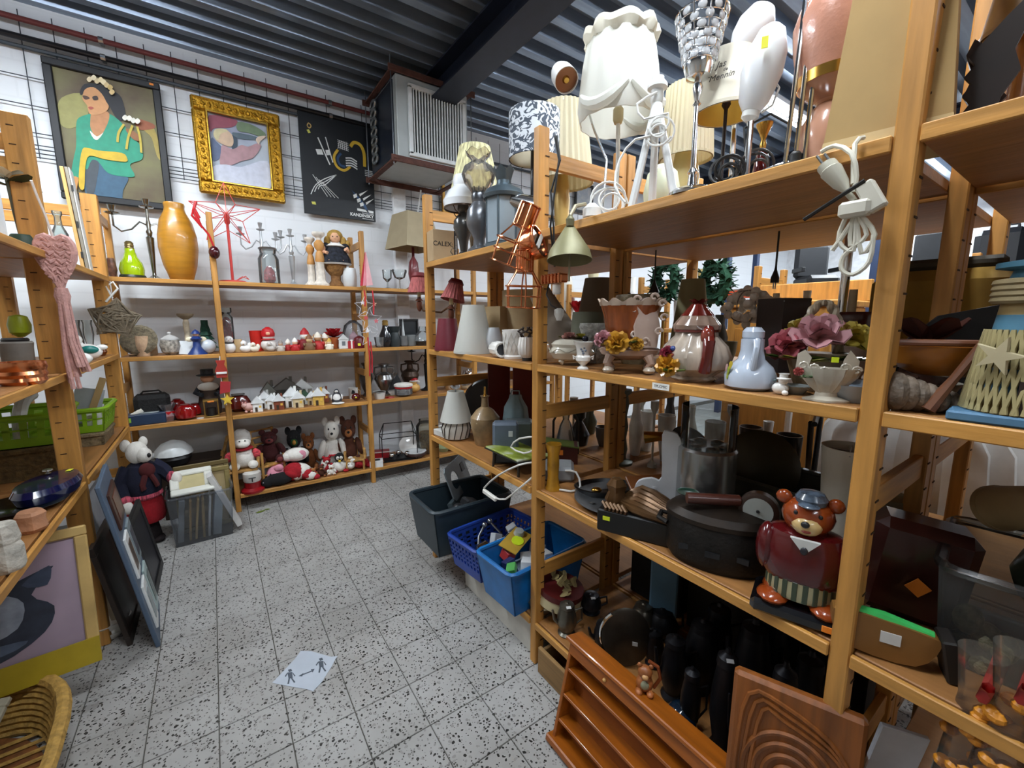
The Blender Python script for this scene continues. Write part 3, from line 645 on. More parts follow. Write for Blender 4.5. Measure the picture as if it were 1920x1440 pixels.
for u,vt,w,dy,lab in ((586,446,20,.16,'shorter turned wooden candlestick with whitewashed foot'),(603,436,24,.10,'taller turned wooden candlestick with whitewashed foot')):
    LT('wooden_candlestick',lab,'candlestick',B(u,0,dy),w * 1.3,vt,[('foot',[(1,0),(1,.04),(.7,.08),(.55,.12),(.5,.42),(.62,.45),(0,.45)],WCH,{'flute': (8,.06)}),('turned_middle',[(.5,.45),(.6,.48),(.45,.62),(.3,.66),(.62,.74),(.62,.80),(.3,.86)],WOODC),('top_cup',[(.3,.86),(.36,.9),(.75,.95),(.8,.98),(.75,1),(0,.98)],WCH)],'turned candlesticks')
s = B(631,0,.13)
LT('wicker_pedestal','brown wicker pedestal carrying the doll','pedestal',s,44,497,[('foot',[(.75,0),(.8,.06),(.6,.15),(.42,.3),(.42,.5)],M('7A5228',.8,0,.3,60,bump=.6)),('basket',[(.42,.5),(.8,.72),(.95,.95),(1,1),(.9,1),(0,.98)],M('8A6234',.8,0,.35,60,bump=.7),{'flute': (18,.03)})])
sd = Spot(631,ZB[0] + s.h(497),Y=YB + .13)
FIG('doll','blonde doll in a dark checked dress sitting on the wicker pedestal','doll',sd,sd.h(431),[
    ('body',SKIN,[('b',(0,-.02,.78),(.15,.14,.17)),('b',(-.17,-.25,.10),(.06,.12,.06)),('b',(.17,-.25,.10),(.06,.12,.06)),('t',[(-.3,-.1,.5),(-.33,-.2,.34),(-.22,-.3,.3)],.05),('t',[(.3,-.1,.5),(.33,-.2,.36),(.26,-.3,.42)],.05),('b',(0,-.15,.74),(.02,.03,.025))],[('eye',BLACK,[('b',(-.06,-.145,.79),.018),('b',(.06,-.145,.79),.018)])]),
    ('hair',M('A5823C',.8,0,.25,40,bump=.5),[('b',(0,.06,.83),(.22,.19,.19)),('b',(-.22,.04,.66),(.09,.1,.16)),('b',(.22,.04,.66),(.10,.1,.17)),('b',(.33,.06,.62),(.09,.09,.12))]),
    ('dress',M('1B1E28',.9,0,.9,45),[('l',[(.42,.02),(.40,.18),(.26,.45),(.2,.58),(0,.62)],(0,0,0)),('b',(-.26,-.05,.5),(.13,.11,.12)),('b',(.26,-.05,.5),(.13,.11,.12))]),
    ('collar',WHITE,[('l',[(.26,.50),(.30,.52),(.14,.62),(.1,.6)],(0,0,0))]),('petticoat',WHITE,[('l',[(.40,0),(.43,.04),(.36,.05)],(0,0,0))])])
LT('frosted_jar','frosted glass jar beside the doll','jar',B(657,0,.08),27,503,[('jar',[(.75,0),(.95,.1),(1,.6),(.85,1),(.75,1),(.7,.1),(0,.08)],M('D3D6D6',.35,0,.05,coat=.2))])
LT('glass_goblet','clear glass goblet at the right end of the top shelf','glass',B(727,0,.08),18,506,[('bowl',[(.9,0),(.9,.03),(.15,.08),(.15,.35),(.9,.55),(1,1)],glass('E4ECEC',.18),{'shell': .003})])
LT('glass_dish','footed glass dish with chrome stem beside the goblet','dish',B(750,0,.10),28,506,[('foot',[(.5,0),(.5,.05),(.1,.1),(.1,.5)],CHROME),('bowl',[(.1,.5),(.7,.6),(1,.9),(1,1)],glass('E4ECEC',.18),{'shell': .003})])
# beige shade lamp at the far right of the top shelf
s = B(777,0,.20); k = s.k
t = T('table_lamp','table lamp with a square beige shade right of the poster','lamp',s.loc,.2); z0,z1 = s.h(468),s.h(403)
G().lathe([(.07,0),(.07,.02),(.03,.05),(.05,.15),(.04,.25),(.012,.3),(.012,z0 + .02)],16).build('base',M('6A1A1E',.4,coat=.3),t)
G().shell([(.25,z0),(.175,z1)],.004,4,a0=PI / 4).build('shade',M('AA9C7E',.85,0,.05),t,20)
# ---------- second shelf
LT('birch_holder','birch log candle holder in front of its twin','candle holder',B(270,1,.10),26,630,[('log',[(1,0),(1,1),(.55,1),(.5,.8),(0,.8)],M('C9A888',.8,0,.2,20,bump=.4))],'birch candle holders')
LT('birch_holder','birch log candle holder half hidden behind its twin','candle holder',B(286,1,.20),22,628,[('log',[(1,0),(1,1),(.55,1),(.5,.8),(0,.8)],M('B89A78',.8,0,.2,20,bump=.4))],'birch candle holders')
LT('lidded_bowl','white lidded bowl with black pattern','bowl',B(322,1,.12),42,622,[('bowl',[(.45,0),(.85,.12),(1,.4),(.85,.66),(.3,.66)],M('9A948A',.35,0,.75,55)),('lid',[(.88,.64),(.85,.70),(.45,.82),(.15,.86),(.2,.95),(.1,1),(0,1)],M('B4B2B0',.3,0,.2))])
LT('pillar_candlestick','cream pillar candlestick with wide top plate','candlestick',B(355,1,.24),32,588,[('stem',[(.7,0),(.7,.06),(.4,.12),(.32,.5),(.4,.75),(.3,.85)],M('C9BCA2',.6,0,.35,20)),('plate',[(.3,.85),(.9,.93),(1,.96),(1,1),(0,1)],M('8A7A62',.6))])
s = B(350,1,.10); solo('card','blank white card standing before the cream candlestick','card',G().box((0,0,.045),(.075,.004,.09),rot=(-.15,.06,0)),M('DDE2E4',.7),s.loc + Vector((0,0,.001)),s.face)
FIG('figurine','figurine in a blue robe in front of the green tree','figurine',B(371,1,.06),.17,[('robe',M('14306E',.4),[('l',[(.34,0),(.3,.06),(.14,.3),(.12,.5),(.2,.62),(.1,.72),(0,.74)])]),('head',SKIN,[('b',(0,0,.78),.10)]),('hat',M('14306E',.4),[('l',[(.16,.82),(.1,.92),(0,1)])]),('wing',CREAM,[('b',(-.2,.05,.6),(.14,.04,.1)),('b',(.2,.05,.6),(.14,.04,.1))])])
s = B(388,1,.24); g = G(); H = s.h(602)
for k in range(6): g.lathe([(.065 - k * .009,.03 + k * H * .14),(.02,.03 + (k + 1.4) * H * .14)],11,flute=(5,.2))
t = T('mini_tree','small artificial green christmas tree on the second shelf','tree',s.loc); g.build('branches',M('14382A',.9,0,.4,60,bump=.6),t); G().lathe([(.03,0),(.03,.03),(.01,.04)],10).build('pot',M('5A3A22',.8),t)
FIG('snow_globe','white glass ball ornament beside the blue figurine','ornament',B(391,1,.09),.10,[('ball',M('C8CED6',.2,coat=.4),[('b',(0,0,.5),.5)])])
LT('jar_with_leaves','glass jar holding red autumn leaves','jar',B(430,1,.22),26,577,[('jar',[(.8,0),(1,.05),(1,.78),(.6,.86),(.9,.9),(.9,1)],glass('D8E2E2',.12),{'shell': .003}),('red_leaves',[(.2,.12),(.75,.3),(.5,.5),(.8,.62),(.3,.78),(0,.8)],M('6E1218',.8,0,.5,60,bump=.8),{'flute': (5,.25)})])
def snowman(label,s,H,hat=None):
    FIG('snowman',label,'figurine',s,H,[('body',M('EDEBE8',.6),[('b',(0,0,.30),(.32,.3,.32)),('b',(0,0,.74),(.23,.22,.22))]),('scarf',BLACK,[('l',[(.2,.53),(.24,.55),(.24,.58),(.2,.6)])]),('nose',M('D9772A',.6),[('b',(0,-.24,.73),(.02,.07,.02))]),('eye',BLACK,[('b',(-.08,-.2,.80),.025),('b',(.08,-.2,.80),.025)])] + ([('hat',hat,[('l',[(.24,.86),(.24,.9),(.15,.95),(.05,1.12),(0,1.13)])])] if hat else []),'snowmen')
snowman('plain white ceramic snowman beside the wooden post',B(431,1,.07),.125)
LT('candle','short cream pillar candle behind the white snowman','candle',B(448,1,.16),15,636,[('wax',[(1,0),(1,.95),(.9,1),(0,.97)],M('C9A878',.5))])
for u,lab,c in ((461,'tiny white angel figurine right of the white snowman','EDEBE8'),(478,'tiny white and yellow duckling figurine','E9E3D2'),(508,'small grey and white mouse figurine near the red bucket','C2BBB4')):
    FIG('small_figurine',lab,'figurine',B(u,1,.06),.075 if u != 461 else .09,[('body',M(c,.4),[('b',(0,0,.3),(.4,.32,.3)),('b',(-.1,-.08,.72),(.22,.22,.24)),('b',(.3,.1,.5),(.18,.1,.28))]),('beak',TAN,[('b',(-.12,-.3,.68),(.05,.1,.04))])])
LT('red_bucket','plain red bucket on the second shelf','bucket',B(484,1,.20),29,620,[('bucket',[(.8,0),(1,1),(.94,1),(.74,.05),(0,.05)],M('C2261E',.35))])
FIG('snowman','snow figure in a red knitted hood next to the red bucket','figurine',B(505,1,.13),B(505,1,.13).h(613),[('body',M('E4DFD8',.6),[('b',(0,0,.25),(.3,.28,.26)),('b',(0,0,.6),(.22,.2,.2))]),('hood',RED,[('l',[(.24,.6),(.26,.72),(.2,.9),(.06,1),(0,1)],(0,.03,0))]),('scarf',RED,[('l',[(.2,.44),(.27,.48),(.2,.52)])]),('face',SKIN,[('b',(0,-.14,.72),(.12,.1,.1))])],'snowmen')
def gnome(label,s,H,c1,c2,c3,ears=False,group='christmas figurines'):
    FIG('christmas_figurine',label,'figurine',s,H,[('body',M(c1,.5),[('l',[(.3,0),(.34,.12),(.26,.4),(.1,.52),(0,.52)])]),('head',M(c2,.6),[('b',(0,-.02,.60),(.19,.18,.18))] + ([('b',(-.17,.02,.76),(.07,.04,.09)),('b',(.17,.02,.76),(.07,.04,.09))] if ears else [])),('hat',M(c3,.6),[('l',[(.21,.68),(.16,.82),(.05,.97),(0,1)],(0,.03,0))]),('arm',M(c1,.5),[('b',(-.28,-.1,.33),(.09,.12,.13)),('b',(.28,-.1,.33),(.09,.12,.13))])],group)
gnome('grey elf figurine sitting at the front of the shelf',B(527,1,.06),.085,'BDB4AA','C9A488','8A8078')
gnome('red elf figurine with white hood beside the grey elf',B(541,1,.10),.09,'A82A2A','DCC8B4','E4DFD6')
gnome('small santa figurine lying low at the shelf edge',B(554,1,.05),.10,'B31E22','D9B090','EAE6E0')
gnome('bigger gnome in a red pointed hat',B(573,1,.15),B(573,1,.15).h(614),'7E1C20','E2DCD4','A81A20')
gnome('brown owl figurine with cream belly',B(581,1,.06),.125,'7A5A3C','C9A878','7A4A2A',True)
gnome('reindeer figurine in a red scarf',B(597,1,.09),.14,'B02A28','A87850','E2D8C8',True)
gnome('bear figurine with white cap beside the reindeer',B(610,1,.12),.13,'C8A070','B98A58','E6E0D6',True)
gnome('tiny white and gold angel figurine',B(618,1,.05),.09,'E8E2D0','D9B894','C9A040')
s = B(627,1,.17); t = T('poinsettia','red artificial poinsettia in a small orange pot','plant',s.loc)
G().lathe([(.03,0),(.045,.09),(.04,.09),(.025,.01)],14).build('pot',M('A8562A',.5),t)
for k in range(14): G().petal((0,0,.09 + .006 * (k // 7)),k * 2 * PI / 7 + (k // 7) * .4,.9 - .35 * (k // 7),.085,.05).build('petal',M('9E1018',.6,0,.3),t)
FIG('lantern_house','white house shaped lantern on the second shelf','lantern',B(645,1,.10),B(645,1,.10).h(626),[('walls',M('D4D6D4',.5),[('x',(0,0,.32),(.62,.5,.64))]),('roof',M('C8CAC8',.5),[('p',[(-.36,.62),(.36,.62),(0,1)],.56)]),('window',M('6E7478',.3),[('x',(0,-.252,.35),(.22,.01,.3))])])
FIG('gift_box','small red and white gift box beside the white lantern','box',B(660,1,.08),.075,[('box',M('A8202A',.5),[('x',(0,0,.4),(.8,.8,.8))]),('ribbon',WHITE,[('x',(0,0,.4),(.16,.82,.82)),('b',(0,0,.86),(.2,.1,.08))])])
FIG('ornament_house','dark red domed ornament with a yellow price tag','ornament',B(674,1,.07),.105,[('dome',M('5E1016',.3),[('l',[(.5,0),(.5,.45),(.38,.8),(0,1)])]),('price_tag',TAGY,[('x',(0,-.505,.3),(.22,.02,.2))])])
LT('glass_dome','clear glass dome with small houses inside','ornament',B(664,1,.24),42,600,[('dome',[(1,0),(1,.5),(.8,.8),(.3,.98),(0,1)],glass('D9DEE4',.15)),('base',[(1.05,0),(1.05,.06),(0,.06)],M('8A8A90',.5)),('house',[(.4,.07),(.4,.4),(0,.62)],M('B08890',.6),)])
LT('bulb_bottle','dark bulb shaped bottle with white dots and gold cap','bottle',B(724,1,.12),26,600,[('bottle',[(.6,0),(1,.2),(.95,.42),(.5,.68),(.4,.82)],M('23262A',.15,0,.1,coat=.5)),('cap',[(.42,.8),(.45,.84),(.4,.9),(.44,.95),(.3,1),(0,1)],M('B99A5A',.3,.8))])
for u,dy,w,vt,pr,c,lab in ((712,.07,20,632,[(.6,0),(.8,.1),(1,1)],None,'low clear glass tealight holder at the shelf edge'),(741,.10,24,612,[(.8,0),(.9,.3),(.6,.7),(1,1),(.8,.98),(0,.9)],'2C3436','dark grey flared vase on the second shelf'),(757,.10,16,630,[(.8,0),(1,.1),(1,1),(0,1)],'6A6C6C','plain grey ceramic tumbler beside the dark vase'),(770,.12,20,628,[(.9,0),(1,.1),(1,1),(0,1)],'7C8080','pale grey candle beside the tumbler'),(793,.10,38,612,[(.5,0),(1,.25),(.9,.5),(.4,.75),(.35,1)],None,'round clear glass bulb vase behind the right post')):
    LT('small_vase',lab,'vase',B(u,1,dy),w,vt,[('body',pr,M(c,.35) if c else glass('D8E0E2',.2),{} if c else {'shell': .003})])
s = B(757,1,.17); solo('paper_cone','slim white paper cone among the grey vases','ornament',G().lathe([(.022,0),(0,.26)],12),M('D8DCDC',.5),s.loc)
s = B(768,1,.27); picture('black framed card leaning at the back of the second shelf','picture',s.X - .09,s.X + .09,ZB[1],ZB[1] + .24,s.Y,.018,(BLACK,M('23282C',.4)),.02)
# ---------- third shelf
FIG('basket','black wicker basket with a handle on the third shelf','basket',B(290,2,.16),B(290,2,.16).h(733),[('basket',M('0F0F10',.8,0,.4,60,bump=.6),[('x',(0,0,.45),(.95,.8,.9),None,.12)]),('handle',BLACK,[('t',[(-.3,0,.88),(-.2,0,1),(.2,0,1),(.3,0,.88)],.03)])])
s = B(272,2,.07); t = T('boxed_set','flat dark blue box on the third shelf','box',s.loc,s.face); G().box((0,0,.035),(.22,.11,.07),ch=.004).build('box',M('22344E',.4),t); G().lathe([(.05,.071),(.05,.074),(0,.074)],18,(.03,0,0),sy=.7).build('plate',M('AEB6B8',.3),t); G().box((-.085,-.056,.04),(.04,.002,.03)).build('sticker',M('8AB83A',.6),t)
s = B(244,2,.07); t = T('napkin_rolls','two white rolls leaning behind the left post','roll',s.loc,s.face)
for k in (0,1): G().rod((-.05 + .03 * k,.02 * k,.02),(.07 + .03 * k,.02 * k,.09),.015,10).build('roll',M('DCD8CC',.7),t)
LT('wrapped_gift','red glass candle in crinkled clear foil','candle',B(316,2,.09),38,757,[('candle',[(.6,0),(.8,.2),(.7,.55),(0,.55)],M('B8141C',.25,coat=.5)),('foil',[(.75,0),(.95,.3),(.5,.62),(.9,1)],glass('D8C8CE',.3,.15),{'shell': .002,'flute': (7,.10)})])
for u,dy,w,vt,lab in ((350,.07,44,758,'large red glass apple jar with an orange price tag'),(367,.20,34,756,'red glass jar partly behind the apple jar'),(335,.25,36,748,'red glass jar at the back behind the foil candle')):
    LT('red_glass_jar',lab,'jar',B(u,2,dy),w,vt,[('jar',[(.5,0),(.9,.15),(1,.5),(.75,.85),(.4,.96),(.45,1),(0,.95)],M('8E0E12',.1,0,.2,coat=.8)),('price_tag',[(.0,.43),(.0,.44)],TAGO)] if 0 else [('jar',[(.5,0),(.9,.15),(1,.5),(.75,.85),(.4,.96),(.45,1),(0,.95)],M('8E0E12',.1,0,.2,coat=.8))],'red glass jars')
LT('tealight','small white tealight at the front of the third shelf','tealight',B(376,2,.04),14,786,[('cup',[(1,0),(1,1),(.9,1),(.85,.8),(0,.8)],M('D8D8D4',.4))])
FIG('gnome_doll','doll in a black top hat holding a bundle behind the post','doll',B(396,2,.20),B(396,2,.20).h(692),[('body',M('3A2A20',.8,0,.3,30),[('l',[(.2,0),(.22,.2),(.16,.55),(.08,.7),(0,.72)])]),('head',M('C08A68',.7),[('b',(0,0,.80),(.13,.12,.12))]),('hat',BLACK,[('l',[(.2,.86),(.2,.88),(.12,.89),(.12,1),(0,1)])]),('scarf',M('C8C2B8',.8),[('b',(0,-.12,.62),(.2,.08,.1))]),('arm',M('20242A',.8),[('t',[(-.15,0,.62),(-.24,-.1,.5),(-.12,-.2,.45)],.05),('t',[(.15,0,.62),(.24,-.1,.5),(.12,-.2,.45)],.05)])])
FIG('lantern','small gold and black lantern at the foot of the top hat doll','lantern',B(398,2,.06),B(398,2,.06).h(748),[('frame',M('8A6A30',.4,.5),[('x',(0,0,.04),(.7,.6,.08)),('x',(0,0,.92),(.7,.6,.08))] + [('x',(a * .31,b * .26,.5),(.06,.06,.9)) for a in (-1,1) for b in (-1,1)]),('candle',M('1A1612',.5),[('l',[(.22,.08),(.22,.5),(0,.5)])]),('price_tag',TAGO,[('x',(0,-.31,.9),(.3,.02,.08))])])
LT('red_pumpkin','glossy red brown pumpkin shaped jar right of the star','jar',B(449,2,.18),44,738,[('jar',[(.5,0),(.95,.2),(1,.5),(.7,.85),(.3,.92)],M('5E140E',.2,0,.2,coat=.6),{'flute': (9,.06)}),('lid',[(.32,.9),(.6,.94),(.6,.98),(.1,1),(0,1)],glass('B9C4C0',.3))])
FIG('piggy','small pink pig figurine','figurine',B(467,2,.07),.085,[('body',M('D3A79E',.4),[('b',(0,0,.5),(.45,.34,.36)),('b',(-.3,-.15,.65),(.24,.2,.22)),('b',(-.2,-.15,.12),.12),('b',(.2,-.15,.12),.12)]),('ear',M('C88A84',.4),[('b',(-.42,-.1,.88),(.08,.05,.1)),('b',(-.2,-.1,.9),(.08,.05,.1))])])
random.seed(3)
cot = [(484,'white filigree gate ornament','E4E4E0',.115),(497,'white filigree sleigh ornament','DCDCD8',.14),(511,'white porcelain village cottage','E8E8E4',.12),(524,'brown gingerbread cottage with a snowy roof','7A3A22',.12),(536,'dark brick cottage with a snowy roof','3A2A24',.10),(548,'tall white church cottage','E6E6E2',.16),(560,'cream cottage with golden windows','CBB890',.13),(572,'white cottage with a green roof','D8D8D2',.12),(585,'cream barn with snow on the roof','B9A47E',.11),(598,'small yellow shop with striped awning','C9A24A',.14),(608,'red brick shop with snowy roof','8A4A34',.13)]
for k,(u,lab,c,H) in enumerate(cot):
    dy = (.07,.18,.12)[k % 3]; roofc = M('E6E8E8',.6) if k not in (7,) else M('2E4A34',.6)
    FIG('village_house',lab + ' in the toy village','toy house',B(u,2,dy),H,[('walls',M(c,.6,0,.2,40),[('x',(0,0,.3),(.56,.44,.6))]),('roof',roofc,[('p',[(-.38,.56),(.38,.56),(0,1)],.54)]),('chimney',M(c,.7),[('x',(.16,.05,.86),(.12,.12,.3))]),('door',M('3A2A1A',.6),[('x',(-.08,-.222,.17),(.14,.012,.3))]),('window',M('E2B64A',.4),[('x',(.14,-.222,.34),(.13,.012,.14))])],'toy village houses')
for k,(u,dy,H) in enumerate(((505,.27,.20),(540,.28,.22),(568,.27,.21))):
    FIG('village_house',('grey stone mill at the back left of the toy village','long dark timber inn at the back of the toy village','snow covered barn at the back right of the toy village')[k],'toy house',B(u,2,dy),H,[('walls',M(('8A8A80','3A342C','9A948A')[k],.7),[('x',(0,0,.3),((.4,.8,.7)[k],.4,.6))]),('roof',M(('6A6A62','55504A','D8DAD8')[k],.6),[('p',[(-(.28,.5,.42)[k],.56),((.28,.5,.42)[k],.56),(0,.95)],.46)]),('chimney',M('4A443C',.7),[('x',(.14,.05,.88),(.1,.1,.24))])],'toy village houses')
s = B(632,2,.10); H = s.h(729)
FIG('penguin','grey and white penguin figure on the third shelf','figurine',s,H,[('body',M('2C2E34',.6),[('l',[(.3,0),(.36,.2),(.32,.5),(.2,.7),(.17,.85),(.1,.97),(0,1)])]),('belly',M('E4E2DE',.8,bump=.3),[('b',(0,-.12,.36),(.29,.26,.33))]),('face',M('D8D6D2',.7),[('b',(0,-.1,.82),(.13,.1,.1))]),('beak',TAN,[('b',(0,-.21,.8),(.03,.06,.02))]),('wing',M('E4E2DE',.7),[('b',(-.34,-.05,.4),(.08,.1,.2)),('b',(.34,-.05,.4),(.08,.1,.2))])])
FIG('mug','white mug with a dark penguin print behind the red bauble','mug',B(663,2,.22),B(663,2,.22).h(727),[('cup',M('DAD8D2',.3),[('s',[(.4,0),(.42,.05),(.42,1)],(0,0,0),.03),('l',[(.4,0),(.4,.04),(0,.04)])]),('print',M('1E2024',.5),[('p',[(-.18,.5),(.2,.45),(.1,.8),(-.1,.85)],.02,(0,-.43,0))]),('handle',M('B99A78',.5),[('t',[(.4,0,.8),(.62,0,.7),(.6,0,.35),(.4,0,.25)],.04)])])
FIG('bauble','big dark red bauble with a yellow price tag','bauble',B(668,2,.09),B(668,2,.09).h(737),[('ball',M('4E0A10',.12,0,.1,coat=.7),[('b',(0,0,.5),(.58,.5,.5),None,18)]),('price_tag',TAGY,[('x',(0,-.5,.5),(.22,.02,.15))])])
s = B(634,2,.03); solo('saucer','small white saucer at the edge of the third shelf','saucer',G().lathe([(.03,0),(.05,.008),(.046,.008),(0,.003)],16),WHITE,s.loc)
def amphora(label,s,w,vt,mat,handles=True):
    H = s.h(vt); R = s.w(w) / 2; t = T('urn_vase',label,'vase',s.loc,s.face)
    G().lathe(prof([(.55,0),(.55,.05),(.3,.1),(.7,.3),(1,.52),(.85,.66),(.35,.75),(.3,.88),(.6,.97),(.55,1),(0,.97)],R,H),18).build('body',mat,t)
    if handles:
        for q in (-1,1): G().tube([(q * R * .35,0,H * .9),(q * R * .9,0,H * .88),(q * R * .95,0,H * .72),(q * R * .8,0,H * .62)],R * .1,6).build('handle',mat,t)
amphora('dark metal urn half hidden by the red garland',B(688,2,.26),26,680,M('5A5450',.3,.7,.4),False)
amphora('silver urn vase with neck handles',B(722,2,.22),38,682,M('8E8E8E',.22,.9,.3))
amphora('brown metal urn at the back right of the third shelf',B(770,2,.25),34,676,M('4A3A30',.35,.6,.4))
LT('mini_bucket','small white enamel bucket with handle','bucket',B(712,2,.07),24,734,[('bucket',[(.75,0),(1,1),(.92,1),(.7,.06),(0,.06)],M('D2D0CA',.35)),('handle',[(1.02,.9),(1.06,.94),(1.02,.98)],STEEL)])
LT('tealight','red glass tealight right of the white bucket','tealight',B(731,2,.06),17,745,[('cup',[(.9,0),(1,.1),(1,1),(.9,1),(.85,.4),(0,.4)],M('B81018',.15,coat=.5))])
LT('snowman_jar','clear glass snowman jar with a white rim and red band','jar',B(757,2,.08),34,718,[('jar',[(.6,0),(1,.15),(1,.55),(.85,.62)],glass('D8E0E4',.25),{'shell': .004}),('red_band',[(.9,.6),(1,.66),(.9,.72),(.8,.66)],RED),('fur_rim',[(.85,.70),(1.05,.78),(1.05,.9),(.85,.97),(.6,.9),(0,.86)],PLW)])
FIG('santa_hat_duck','rubber duck wearing a red and white santa hat','ornament',B(776,2,.20),B(776,2,.20).h(706),[('body',M('D2A458',.5),[('b',(0,0,.3),(.4,.35,.3)),('b',(-.05,-.05,.62),(.25,.24,.22))]),('hat',RED,[('l',[(.28,.72),(.24,.86),(.1,.98),(0,1)])]),('hat_trim',WHITE,[('l',[(.28,.68),(.32,.73),(.28,.78)]),('b',(.3,-.1,.66),.09)])])
FIG('toy_sailboat','small sailboat with a black sail','ornament',B(745,2,.18),B(745,2,.18).h(700),[('hull',WHITE,[('p',[(-.3,0),(.3,0),(.42,.18),(-.42,.18)],.2)]),('sail',M('2A2C30',.6),[('p',[(-.36,.24),(.36,.24),(.02,1)],.02)]),('mast',TAN,[('t',[(0,.02,.1),(0,.02,1)],.015)])])
candelabra('black iron candelabra behind the right shelving post',B(800,2,.26),.46,M('18181A',.5,.3),(-1,),reach=.13)
# ---------- bottom shelf
WICK = M('A47A40',.75,0,.35,50,bump=.6)
def wicker_chair(label,s,w,h,name='wicker_chair'):
    t = T(name,label,'chair',s.loc,s.face); sh = h * .38
    for a in (-1,1):
        for b in (-1,1): G().rod((a * w * .42,b * w * .36,0),(a * w * .42,b * w * .36,sh),.009).build('leg',WICK,t)
    G().box((0,0,sh),(w * .95,w * .8,.02),ch=.006).build('seat',WICK,t)
    G().tube([(-w * .48,w * .0,sh),(-w * .5,w * .3,h * .6),(-w * .3,w * .42,h * .95),(0,w * .45,h),(w * .3,w * .42,h * .95),(w * .5,w * .3,h * .6),(w * .48,0,sh)],.012).build('back_hoop',WICK,t)
    g = G()
    for k in range(7): x = (k - 3) * w * .13; g.rod((x,w * .38,sh),(x,w * .44,h * (.97 - .02 * abs(k - 3) ** 1.6)),.006,6)
    o = g.build('back_canes',WICK,t); o['kind'] = 'stuff'
    for a in (-1,1): G().tube([(a * w * .48,-w * .3,sh * 1.05),(a * w * .52,-w * .25,sh * 1.5),(a * w * .5,w * .1,sh * 1.6),(a * w * .48,w * .35,h * .7)],.012).build('arm',WICK,t)
    return t
s = B(456,3,.12); wicker_chair('small wicker armchair carrying the plush snowman',s,.22,.42)
sp = Spot(458,ZB[3] + .17,Y=YB + .11)
FIG('plush_snowman','white plush snowman in a red hat sitting in the wicker chair','plush toy',sp,sp.h(806),[('body',PLW,[('b',(0,0,.26),(.27,.24,.27)),('b',(0,-.04,.68),(.2,.19,.17)),('b',(.02,-.2,.66),(.15,.1,.09)),('b',(-.2,-.2,.1),(.12,.16,.1)),('b',(.2,-.2,.1),(.12,.16,.1))]),('hat',M('B9B4AE',.9,bump=.3),[('l',[(.22,.72),(.2,.9),(.1,1),(0,1)],(0,.03,0))]),('scarf',PLR,[('l',[(.2,.48),(.25,.51),(.2,.55)])]),('striped_sleeve',M('C04048',.9,0,.8,30,stretch=(1,1,8)),[('b',(-.3,-.05,.34),(.1,.12,.14),(0,.4,0)),('b',(.3,-.05,.34),(.1,.12,.14),(0,-.4,0))]),('eye',BLACK,[('b',(-.05,-.26,.76),.018),('b',(.07,-.26,.76),.018)])])
FIG('santa_tin','red santa tin with a white bearded face lid','tin',B(475,3,.04),.155,[('base',M('8A0E16',.35),[('l',[(.5,0),(.5,.1),(.34,.2),(.34,.5)])]),('face_band',M('CFCBC4',.5),[('l',[(.35,.5),(.38,.55),(.38,.92),(.3,1),(0,1)])]),('print',BLACK,[('x',(0,-.385,.75),(.3,.012,.04)),('x',(0,-.385,.64),(.05,.012,.16))])])
def doll_chair(label,s,w,h):
    t = T('wooden_chair',label,'chair',s.loc,s.face + .5); m = wood('B98A48','z')
    for a in (-1,1):
        G().rod((a * w / 2,w * .4,0),(a * w / 2,w * .4,h),.010).build('back_post',m,t); G().rod((a * w / 2,-w * .4,0),(a * w / 2,-w * .4,h * .62),.010).build('front_leg',m,t)
        G().rod((a * w / 2,-w * .42,h * .62),(a * w / 2,w * .4,h * .62),.010).build('arm',m,t); G().rod((a * w / 2,-w * .4,h * .2),(a * w / 2,w * .4,h * .2),.007).build('stretcher',m,t)
    G().box((0,0,h * .36),(w * 1.02,w * .84,.018),ch=.004).build('seat',m,t); G().rod((-w / 2,-w * .4,h * .2),(w / 2,-w * .4,h * .2),.007).build('stretcher',m,t)
    for z in (.72,.85,.98): G().rod((-w / 2,w * .4,h * z),(w / 2,w * .4,h * z),.008).build('back_rung',m,t)
    return t
s = B(507,3,.17); doll_chair('small wooden doll armchair holding the dark red bear',s,.17,.42)
def bear(label,s,H,m1,m2,tilt=0,ears=True,name='plush_bear',extra=(),group='plush toys'):
    return FIG(name,label,'plush toy',s,H,[('body',m1,[('b',(0,0,.3),(.27,.23,.3)),('b',(0,-.03,.74),(.22,.2,.2)),('b',(-.24,-.2,.12),(.12,.2,.12)),('b',(.24,-.2,.12),(.12,.2,.12)),('b',(-.3,-.08,.4),(.1,.12,.2),(0,.5,0)),('b',(.3,-.08,.4),(.1,.12,.2),(0,-.5,0))] + ([('b',(-.17,0,.92),(.09,.05,.09)),('b',(.17,0,.92),(.09,.05,.09))] if ears else [])),('muzzle',m2,[('b',(0,-.2,.69),(.11,.09,.08))]),('paw',m2,[('b',(-.24,-.36,.13),(.08,.05,.08)),('b',(.24,-.36,.13),(.08,.05,.08))]),('nose',PLK,[('b',(0,-.285,.72),(.04,.03,.025))]),('eye',BLACK,[('b',(-.08,-.21,.80),.022),('b',(.08,-.21,.80),.022)])] + list(extra),group)
sp = Spot(508,ZB[3] + .16,Y=YB + .18); bear('dark red plush bear slumped in the wooden doll chair',sp,.26,M('3A0A0C',.95,bump=.4,bs=200),M('6E3030',.95))
bear('big white plush bear with a red flower at the back',B(626,3,.22),B(626,3,.22).h(782),PLW,M('D8D2C8',.95),extra=[('flower',PLR,[('f',(0,-.26,.3),k * 1.05,1.3,.12,.1) for k in range(6)])]).scale = (.62,.66,1)
bear('brown plush bear sitting behind the white bear',B(657,3,.20),B(657,3,.20).h(780),PLB,PLT).scale = (.62,.66,1)
wicker_chair('little wicker armchair under the brown bear',B(667,3,.10),.16,.22)
